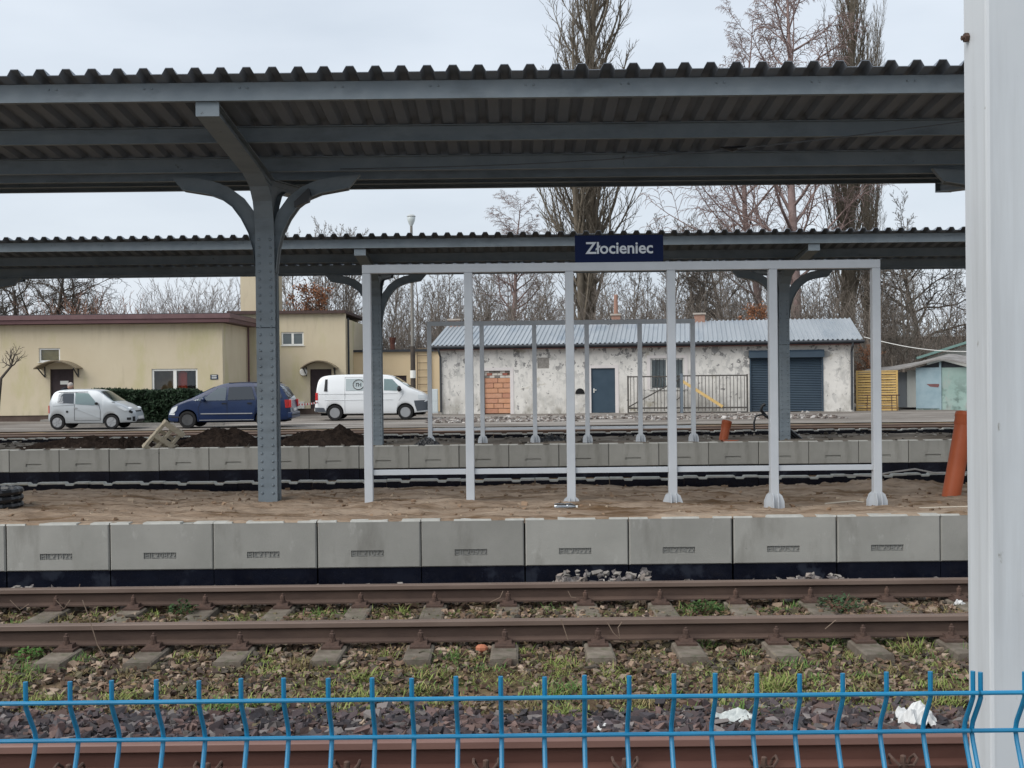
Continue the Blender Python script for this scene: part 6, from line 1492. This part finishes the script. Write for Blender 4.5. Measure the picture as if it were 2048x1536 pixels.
cx, lx = HX(50, 300, 24.2); heap('soil_heap', cx, 24.2, lx * 1.1, 0.9, 0.27, 51, M_soil, 'long low heap of dark soil behind the leaning pallet on the far platform', 'soil heap', peaks=((0.75, 0.16, 0.2),))
cx, lx = HX(335, 545, 24.1); heap('soil_heap', cx, 24.1, lx, 1.0, 0.42, 52, M_soil, 'big heap of dark soil in front of the blue people carrier', 'soil heap')
cx, lx = HX(530, 765, 24.2); heap('soil_heap', cx, 24.2, lx * 1.1, 1.0, 0.34, 53, M_soil, 'dark soil heap with a knob on top between the riveted column and the white van', 'soil heap', peaks=((0.30, 0.10, 0.13),))
cx, lx = HX(235, 275, 24.0); heap('soil_heap', cx, 24.0, lx * 1.4, 0.5, 0.26, 54, M_soil, 'small dark soil pile right beside the leaning pallet', 'soil heap')
cx, lx = HX(824, 884, 23.35); heap('plastic_sheet_bundle', cx, 23.3, lx, 0.3, 0.22, 55, M_black, 'crumpled black plastic bundle at the foot of the far shelter frame corner post', 'plastic sheet')
cx, lx = HX(1060, 1145, 24.0); heap('plastic_sheet_bundle', cx, 24.0, lx, 0.3, 0.17, 56, M_black, 'low crumpled black plastic bundle between the posts of the far shelter frame', 'plastic sheet')
# leaning pallet
pa = PY(282, 897, 23.2); pb = PY(330, 846, 23.35)
pal = empty('wooden_pallet', (pa.x, 23.2, PT - 0.02), 0, 'weathered wooden pallet tipped on its corner against the dark soil', 'pallet')
t_ = (pb - pa).normalized(); Mp = Matrix.Translation((0.03, 0, 0.02)) @ Matrix.Rotation(-math.atan2(t_.z, t_.x), 4, 'Y') @ Matrix.Rotation(R(-58), 4, 'X')
Lp = 0.72; Wp = 0.50
for k in range(4): MB().box(k*(Lp-0.09)/3, k*(Lp-0.09)/3 + 0.075, 0, Wp, 0.09, 0.112, M=Mp).build('deck_board', M_wood, pal, local=True)
for k in range(3): MB().box(0, Lp, k*(Wp-0.09)/2, k*(Wp-0.09)/2 + 0.06, 0.0, 0.088, M=Mp).build('stringer', M_wood, pal, local=True)
for k in range(3): MB().box(k*(Lp-0.1)/2, k*(Lp-0.1)/2 + 0.1, 0, Wp, -0.024, -0.002, M=Mp).build('base_board', M_wood, pal, local=True)
MB().box(-0.02, 0.42, Wp + 0.01, Wp + 0.20, 0.05, 0.075, M=Mp).build('loose_board', M_wood, pal, local=True)
# orange pipes
def pipe(p0, p1, r, label, collar=True):
    p0, p1 = Vector(p0), Vector(p1); d = (p1 - p0); L_ = d.length; Mq = Matrix.Translation(p0) @ d.to_track_quat('Z', 'Y').to_matrix().to_4x4()
    root = empty('sewer_pipe', p0, 0, label, 'pipe'); o = MB()
    o.lathe([(r*0.93, 0.0), (r, 0.0), (r, L_ - 0.16)], 24); 
    o.build('pipe_barrel', M_orange, root, local=True, smooth=True).matrix_local = Matrix.Translation(-p0) @ Mq
    c = MB(); c.lathe([(r, L_ - 0.16), (r*1.08, L_ - 0.14), (r*1.08, L_ - 0.06), (r*1.15, L_ - 0.05), (r*1.15, L_ - 0.02), (r*1.09, L_), (r*0.97, L_), (r*0.95, L_ - 0.12), (r*0.92, L_ - 0.5), (r*0.9, 0.0)], 24)
    c.build('pipe_socket', M_orange, root, local=True, smooth=True).matrix_local = Matrix.Translation(-p0) @ Mq
    return root
pipe(PY(1901, 1000, 13.2), PY(1932, 826, 13.35), 0.103, 'big orange sewer pipe standing askew in the sand beside the near shelter frame')
pipe(PY(1445, 889, 24.3), PY(1454, 842, 24.4), 0.095, 'short orange pipe standing on the far platform before the bar gate')
pipe(PY(1556, 882, 24.5) - Vector((0, 0, 0.02)), PY(1444, 885, 23.7), 0.05, 'slim orange pipe lying flat behind the far platform edge')
# black cable ends beside the far column
for i, (pts, lab) in enumerate((([(1606, 886), (1580, 866), (1555, 845), (1532, 832), (1522, 820), (1524, 812), (1530, 808)], 'thick black cable end curling up beside the farther right-hand canopy column'),
                                ([(1597, 888), (1565, 856), (1540, 836), (1525, 829), (1512, 832), (1508, 845), (1509, 862)], 'thin black cable end looping down beside the farther right-hand canopy column'),
                                ([(1610, 884), (1590, 868), (1570, 852), (1550, 842)], 'short black cable lying along the thicker cables on the far platform'))):
    P_ = [PY(x, y, 24.0 - 0.05*i) for x, y in pts]; tag(MB().tube(P_, [0.035, 0.02, 0.03][i], 8).build('black_cable', M_black, None, smooth=True), lab, 'cable')
# black corrugated pipe coil at the left
q = PY(-2, 1010, 12.3); ck = empty('pipe_coil', (q.x, 12.3, 0.46), 0, 'stack of black corrugated drain pipe lying on the sand', 'pipe coil')
for k in range(3):
    pts = []; n = 40; rr = []
    for i in range(n + 1):
        a = 2*math.pi*i/n; pts.append((q.x - 0.12 + 0.30*math.cos(a), 12.35 + 0.30*math.sin(a), 0.50 + 0.075*k)); rr.append(0.042 if i % 2 else 0.034)
    MB().tube(pts, rr, 8, caps=False).build('pipe_loop', M_black, ck)
# clear bottle on the sand
q = PY(1130, 1018, 11.62) + Vector((0, 0, 0.02)); bo = empty('plastic_bottle', (q.x, q.y, q.z - 0.03), 0, 'clear plastic bottle lying on the sand before the near shelter frame', 'bottle')
M_clear = glass_mat('clear_plastic', (0.80, 0.86, 0.86), 0.72)
MB().lathe([(0.001, -0.11), (0.036, -0.108), (0.04, -0.09), (0.04, -0.02), (0.034, 0.0), (0.04, 0.02), (0.04, 0.06), (0.02, 0.10), (0.014, 0.11)], 14, axis='x', c=(q.x, q.y, q.z)).build('bottle_body', M_clear, bo, smooth=True)
MB().lathe([(0.016, 0.11), (0.016, 0.128), (0.001, 0.13)], 10, axis='x', c=(q.x, q.y, q.z)).build('bottle_cap', M_wframe, bo)
# cord on the sand at the right
pts = [PZ(x, y, PT - 0.03) + Vector((0, 0, 0.02)) for x, y in ((1650, 1003), (1710, 1001), (1770, 1006), (1830, 1011), (1890, 1013), (1960, 1014))]
pts = [Vector((p.x, p.y, float(sand_z(np.array(p.x), np.array(p.y))) + 0.012)) for p in pts]
tag(MB().tube(pts, 0.008, 6).build('cord', mat('cord_white', (0.55, 0.5, 0.42))), 'pale cord lying across the sand beside the big orange pipe', 'cord')
pts = [PY(x, y, 15.2) for x, y in ((1690, 950), (1740, 952), (1780, 945), (1830, 938), (1870, 946), (1940, 944))]
tag(MB().tube(pts, 0.012, 6).build('cord', mat('cord_grey', (0.42, 0.40, 0.38))), 'tangled grey cord draped along the tarred rear wall beside the sand', 'cord')
# wire slung below the near canopy
a = PY(680, 338, 12.6); b_ = PY(1990, 235, 10.9); n = 30
pts = [a.lerp(b_, i/n) - Vector((0, 0, 0.12*math.sin(math.pi*i/n))) for i in range(n + 1)]
wr_ = empty('slung_cable', a, 0, 'thin grey cable slung below the near canopy roof', 'cable')
MB().tube(pts, 0.006, 5).build('cable_run', mat('cable_grey', (0.10, 0.11, 0.12)), wr_)
p = pts[19]; MB().tube([p - Vector((0.12, 0, -0.02)), p, p + Vector((0.14, 0, 0.03))], [0.006, 0.03, 0.006], 6).build('cable_joint', M_black, wr_)
# ------------------------------------------------------------------ grass, weeds, litter on the track bed
g = np.random.default_rng(123)
cl = [(690, 1222, 1.0, 0), (1100, 1216, 1.3, 0), (1240, 1222, .8, 0), (1385, 1214, 1.4, 0), (1430, 1210, 1.2, 0), (1560, 1216, 1.4, 0), (1600, 1205, 1.0, 0), (1860, 1218, 1.5, 2), (1800, 1222, 1.0, 2), (830, 1230, .7, 0), (940, 1226, 1.1, 2), (990, 1222, 0.6, 0),
      (180, 1240, 1.0, 2), (110, 1240, 1.0, 2), (300, 1236, .8, 2), (20, 1243, 0.8, 0), (60, 1330, 1.2, 0), (75, 1395, 1.3, 1), (40, 1350, 1.1, 1), (240, 1383, .9, 1), (165, 1312, .9, 0), (380, 1308, 1.0, 1), (470, 1312, .7, 1), (600, 1322, 1.2, 2), (540, 1335, 1.0, 1),
      (760, 1302, 1.2, 2), (740, 1345, 1.4, 1), (910, 1308, 1.3, 0), (860, 1340, 1.0, 1), (1410, 1278, 1.0, 0), (1660, 1278, 1.1, 0), (1690, 1268, 1.0, 2), (1755, 1275, .9, 0), (1825, 1290, 1.6, 1), (1850, 1270, 1.0, 0), (1130, 1320, 1.2, 1), (1230, 1338, 1.1, 1),
      (1570, 1352, 1.5, 1), (1545, 1368, 1.3, 1), (1590, 1320, 1.0, 0), (720, 1385, 1.3, 1), (850, 1372, 1.0, 1), (1120, 1372, 1.8, 0), (1085, 1380, 1.2, 1), (1480, 1415, 1.6, 0), (450, 1405, 1.5, 0), (500, 1400, 1.0, 1), (1290, 1395, 1.0, 2), (1660, 1385, 1.3, 1), (1890, 1395, 1.4, 1), (1870, 1360, 1.1, 1), (680, 1415, 1.1, 1), (1140, 1415, 1.0, 1), (1280, 1300, 0.8, 2), (1960, 1300, 1.5, 0), (1500, 1270, 0.8, 2)]
for k in range(150): cl.append((rnd.uniform(0, 1990), rnd.choice([rnd.uniform(1292, 1420), rnd.uniform(1212, 1242)]), rnd.uniform(0.25, 0.7), rnd.choice([0, 1, 1, 2, 2])))
for k in range(330): cl.append((rnd.uniform(0, 1990), rnd.choice([rnd.uniform(1288, 1425), rnd.uniform(1288, 1425), rnd.uniform(1212, 1242)]), 0.2, rnd.choice([0, 1, 1, 2])))
bl = []; cols = []
pal_ = [((0.06, 0.125, 0.03), (0.12, 0.20, 0.055)), ((0.12, 0.165, 0.038), (0.235, 0.27, 0.085)), ((0.12, 0.11, 0.045), (0.20, 0.16, 0.075))]
for (px, py, s, kd) in cl:
    c = PZ(px, py + 8, -0.2); n = int(75 * s * (1.0 if s > 0.75 else 0.8)) if s > 0.21 else 26; cx = np.array([c.x, c.y])
    for i in range(n):
        o = g.normal(0, 0.055 * s ** 0.7 if s > 0.21 else 0.075, 2) * np.array([1.25, 1.0]); x, y = cx + o; z = float(-0.215 + 0.0)
        L_ = g.uniform(0.04, 0.115) * ((0.7 + 0.3 * s) if s > 0.21 else 0.42); a = g.uniform(0, 6.283); ln = g.uniform(0.4, 2.2)
        d = np.array([math.cos(a) * ln, math.sin(a) * ln, 1.0]); d /= np.linalg.norm(d); sd = np.array([-math.sin(a), math.cos(a), 0]) * g.uniform(0.0022, 0.0045)
        p0 = np.array([x, y, z]); p1 = p0 + d * L_ * 0.55; d2 = d + np.array([math.cos(a), math.sin(a), -0.55]) * 0.55 * ln; p2 = p1 + d2 / np.linalg.norm(d2) * L_ * 0.5
        bl.append([p0 - sd, p0 + sd, p1 + sd * 0.8, p1 - sd * 0.8, p2])
        lo, hi = pal_[kd]; t = g.random(); cc = [lo[j] + (hi[j] - lo[j]) * t for j in range(3)]
        if g.random() < 0.12: cc = [0.26, 0.21, 0.10]
        cols += [cc] * 5
B_ = np.array(bl); nb = len(B_); V = B_.reshape(-1, 3); b0 = 5 * np.arange(nb)[:, None]
F = np.concatenate([b0 + np.array([[0, 1, 2]]), b0 + np.array([[0, 2, 3]]), b0 + np.array([[3, 2, 4]])])
M_grass = mat('grass_blade', (0.06, 0.12, 0.03), rough=0.75, attr='Col', spec=0.2)
tag(mkobj('grass', np_mesh('grass', V, F, M_grass, col=np.array(cols))), 'tufts of green and yellowing grass growing through the ballast', 'grass', kind='stuff')
# low moss and leaf litter flakes
n = 17000; x = g.uniform(-5, 5.2, n); y = g.uniform(6.75, 10.0, n); kp = fbm(x * 0.8, y * 1.1, 61) > -0.04; x, y = x[kp], y[kp]; n = len(x)
c = np.stack([x, y, ground_z(x, y) + g.uniform(0.012, 0.04, n)], -1); a = g.normal(size=(n, 3)) * np.array([1, 1, 0.35]); a /= np.linalg.norm(a, axis=1, keepdims=True); b = np.cross(a, g.normal(size=(n, 3)) * 0.4 + np.array([0, 0, 1])); b /= np.linalg.norm(b, axis=1, keepdims=True)
s = g.uniform(0.008, 0.022, (n, 1)); V = np.stack([c - a*s, c + b*s*0.6, c + a*s, c - b*s*0.6], 1).reshape(-1, 3)
cb = rock_cols(n, [(0.12, 0.085, 0.045), (0.19, 0.13, 0.07), (0.075, 0.085, 0.03), (0.10, 0.12, 0.04), (0.24, 0.17, 0.10)], 0.3, g)
tag(mkobj('leaf_litter', np_mesh('leaf_litter', V, np.arange(4*n).reshape(-1, 4), M_grass, col=np.repeat(cb, 4, 0))), 'brown leaf litter and moss scattered over the old ballast', 'leaf litter', kind='stuff')
# leafy weeds
def weed(px, py, w, h, n, label, col, group=None):
    c = PZ(px, py, -0.2); g = np.random.default_rng(px); root = empty('weed_plant', (c.x, c.y, -0.215), 0, label, 'weed', group)
    V = []; st = MB()
    for i in range(n):
        a = g.uniform(0, 6.28); r_ = w * math.sqrt(g.random()); z = h * g.random() ** 0.8 * (1 - 0.5 * r_ / w); p = np.array([r_*math.cos(a), r_*math.sin(a), z + 0.01])
        d = np.array([math.cos(a + g.normal(0, 0.8)), math.sin(a + g.normal(0, 0.8)), g.normal(0.1, 0.4)]); d /= np.linalg.norm(d); s = g.uniform(0.010, 0.021); u = np.cross(d, [0, 0, 1]); u /= np.linalg.norm(u) + 1e-6
        V += [p - d*s, p + u*s*0.7, p + d*s*1.1, p - u*s*0.7]
        if i % 9 == 0: st.tube([(0, 0, 0), tuple(p)], [0.003, 0.0015], 4)
    cc = np.repeat(np.array([col]) * g.uniform(0.6, 1.5, (n, 1)), 4, 0)
    tag(mkobj('leaves', np_mesh('leaves', np.array(V), np.arange(4*n).reshape(-1, 4), M_grass, col=cc), root), kind='stuff'); st.build('stems', MATS['bark_red'], root, local=True)
weed(365, 1232, 0.13, 0.17, 260, 'dark green leafy weed growing against the far rail', (0.028, 0.062, 0.02))
weed(1680, 1222, 0.20, 0.18, 420, 'spreading leafy weed with grey-green leaves between the platform track rails', (0.045, 0.085, 0.04))
weed(1410, 1224, 0.14, 0.13, 260, 'fresh green leafy weed between the rails before the orange pipe stub', (0.05, 0.10, 0.03))
weed(60, 1316, 0.10, 0.10, 160, 'bright green leafy weed beside a sleeper end, near the drain pipe stack', (0.06, 0.13, 0.03))
weed(220, 1286, 0.05, 0.05, 60, 'small leafy weed tucked against the bolted rail', (0.05, 0.09, 0.03))
# dry twigs leaning on the rails
tmat = mat('dry_twig', (0.17, 0.125, 0.09), (0.24, 0.18, 0.14), scale=10)
for i, (pts, Y, lab) in enumerate((([(165, 1200), (178, 1235), (195, 1290), (212, 1318)], 8.5, 'long dry stalk leaning across the bolted rail'), ([(20, 1200), (40, 1220), (58, 1208)], 9.95, 'forked dry twig against the far rail near the frame edge of the sleepers'),
        ([(112, 1200), (128, 1218), (140, 1200)], 9.95, 'forked dry twig lying against the far rail by a tie plate'), ([(1122, 1238), (1130, 1262), (1136, 1280)], 8.45, 'short dry stalk against the bolted rail'), ([(1215, 1245), (1226, 1265), (1240, 1278), (1236, 1255), (1244, 1244)], 8.45, 'bent dry twig against the bolted rail'),
        ([(980, 1205), (1000, 1195), (1006, 1182)], 9.95, 'dry grass stem leaning on the far rail'), ([(1136, 1182), (1142, 1194), (1152, 1196)], 9.95, 'curled dry stem on the far rail'), ([(1650, 1258), (1672, 1240)], 8.45, 'straight dry stem crossing the bolted rail'), ([(160, 1168), (155, 1183)], 10.4, 'single dry stalk before the black foot of the platform wall'))):
    P_ = [PY(x, y, Y) for x, y in pts]; tag(MB().tube(P_, 0.0035, 5).build('dry_twig', tmat), lab, 'twig')
# litter
def paper(px, py, w, h, seed, label, m, squash=0.6):
    c = PZ(px, py, -0.17); n = 18; u = np.linspace(-1, 1, n); X, Yg = np.meshgrid(u, u)
    rr = 1 + 0.3 * fbm(X * 1.3 + 9, Yg * 1.3, seed); Z = h * (1 - 0.75 * (X**2 + Yg**2)) * 0.9 + h * 1.3 * fbm(X * 2.2, Yg * 2.2, seed + 1, 3)
    XX = X * w/2 * rr + 0.03 * fbm(X * 3, Yg * 3, seed + 4); YY = Yg * w * squash/2 * rr + 0.03 * fbm(X * 3, Yg * 3, seed + 5)
    V1 = np.stack([XX, YY, np.maximum(Z, 0.0)], -1).reshape(-1, 3); idx = np.arange(n*n).reshape(n, n)
    F = np.stack([idx[:-1, :-1], idx[:-1, 1:], idx[1:, 1:], idx[1:, :-1]], -1).reshape(-1, 4)
    V2 = V1 - np.array([0, 0, 0.006]); F2 = F[:, ::-1] + n*n
    o = mkobj('crumpled_paper', np_mesh('crumpled_paper', np.concatenate([V1, V2]), np.concatenate([F, F2]), m)); o.location = (c.x, c.y, -0.185); return tag(o, label, 'litter')
M_paper = mat('white_paper', (0.52, 0.53, 0.53), (0.60, 0.61, 0.60), rough=0.85, scale=8)
M_film = mat('plastic_film', (0.34, 0.37, 0.36), (0.52, 0.55, 0.53), rough=0.3, scale=12, spec=0.6)
paper(1832, 1440, 0.22, 0.11, 5, 'crumpled white paper bag on the ballast near the white post', M_paper, 0.75)
paper(1468, 1432, 0.24, 0.05, 8, 'crumpled translucent plastic film on a grass tuft in the ballast', M_film, 0.7)
paper(1212, 1452, 0.10, 0.035, 11, 'small scrap of white paper among the dark ballast', M_paper)
paper(742, 1472, 0.045, 0.015, 14, 'tiny white paper flake among the dark stones at the reddish rail', M_paper)
paper(1920, 1208, 0.09, 0.05, 17, 'white scrap beside the far rail near the white post', M_paper)
q = PZ(963, 1294, -0.17); bk = MB(); bk.ball((q.x, q.y, -0.18), 0.045, 7, 5, (1.1, 0.8, 0.7)); tag(bk.build('brick_fragment', mat('brick_bit', (0.36, 0.13, 0.07), (0.42, 0.17, 0.10), scale=20)), 'orange brick fragment lying beside a sleeper end', 'brick fragment')

# pale rubble strewn over the yard
n = 2600; x = g.uniform(-3.5, 13, n); y = 44.5 + np.abs(g.normal(0, 2.2, n)); kp = fbm(x * 0.5, y * 0.7, 91) > -0.05; x, y = x[kp], y[kp]; n = len(x)
P = np.stack([x, y, yard_z(x, y) + 0.01], -1)
rocks('rubble', P, g.uniform(0.03, 0.10, n), rock_cols(n, [(0.30, 0.28, 0.26), (0.22, 0.20, 0.18), (0.12, 0.10, 0.09), (0.40, 0.38, 0.36), (0.15, 0.125, 0.11), (0.13, 0.11, 0.10)], 0.25, g), M_rock, 'pale rubble and clods strewn over the yard before the white building', 'rubble')
n = 500; x = g.uniform(-12, 16, n); y = g.uniform(23.1, 27.3, n); P = np.stack([x, y, fill_z(x, y) + 0.01], -1)
rocks('fill_stones', P, g.uniform(0.02, 0.06, n), rock_cols(n, [(0.3, 0.28, 0.25), (0.15, 0.13, 0.11), (0.07, 0.06, 0.05)], 0.3, g), M_rock, 'stones and clods scattered over the far platform fill', 'stones')
n = 900; x = g.uniform(-7, 7, n); y = g.uniform(11.25, 15.3, n); P = np.stack([x, y, sand_z(x, y) + 0.004], -1)
rocks('sand_clods', P, g.uniform(0.008, 0.03, n), rock_cols(n, [(0.26, 0.18, 0.12), (0.19, 0.125, 0.08), (0.34, 0.27, 0.2)], 0.25, g), M_rock, 'small clods of damp sand scattered over the near platform', 'sand clods')
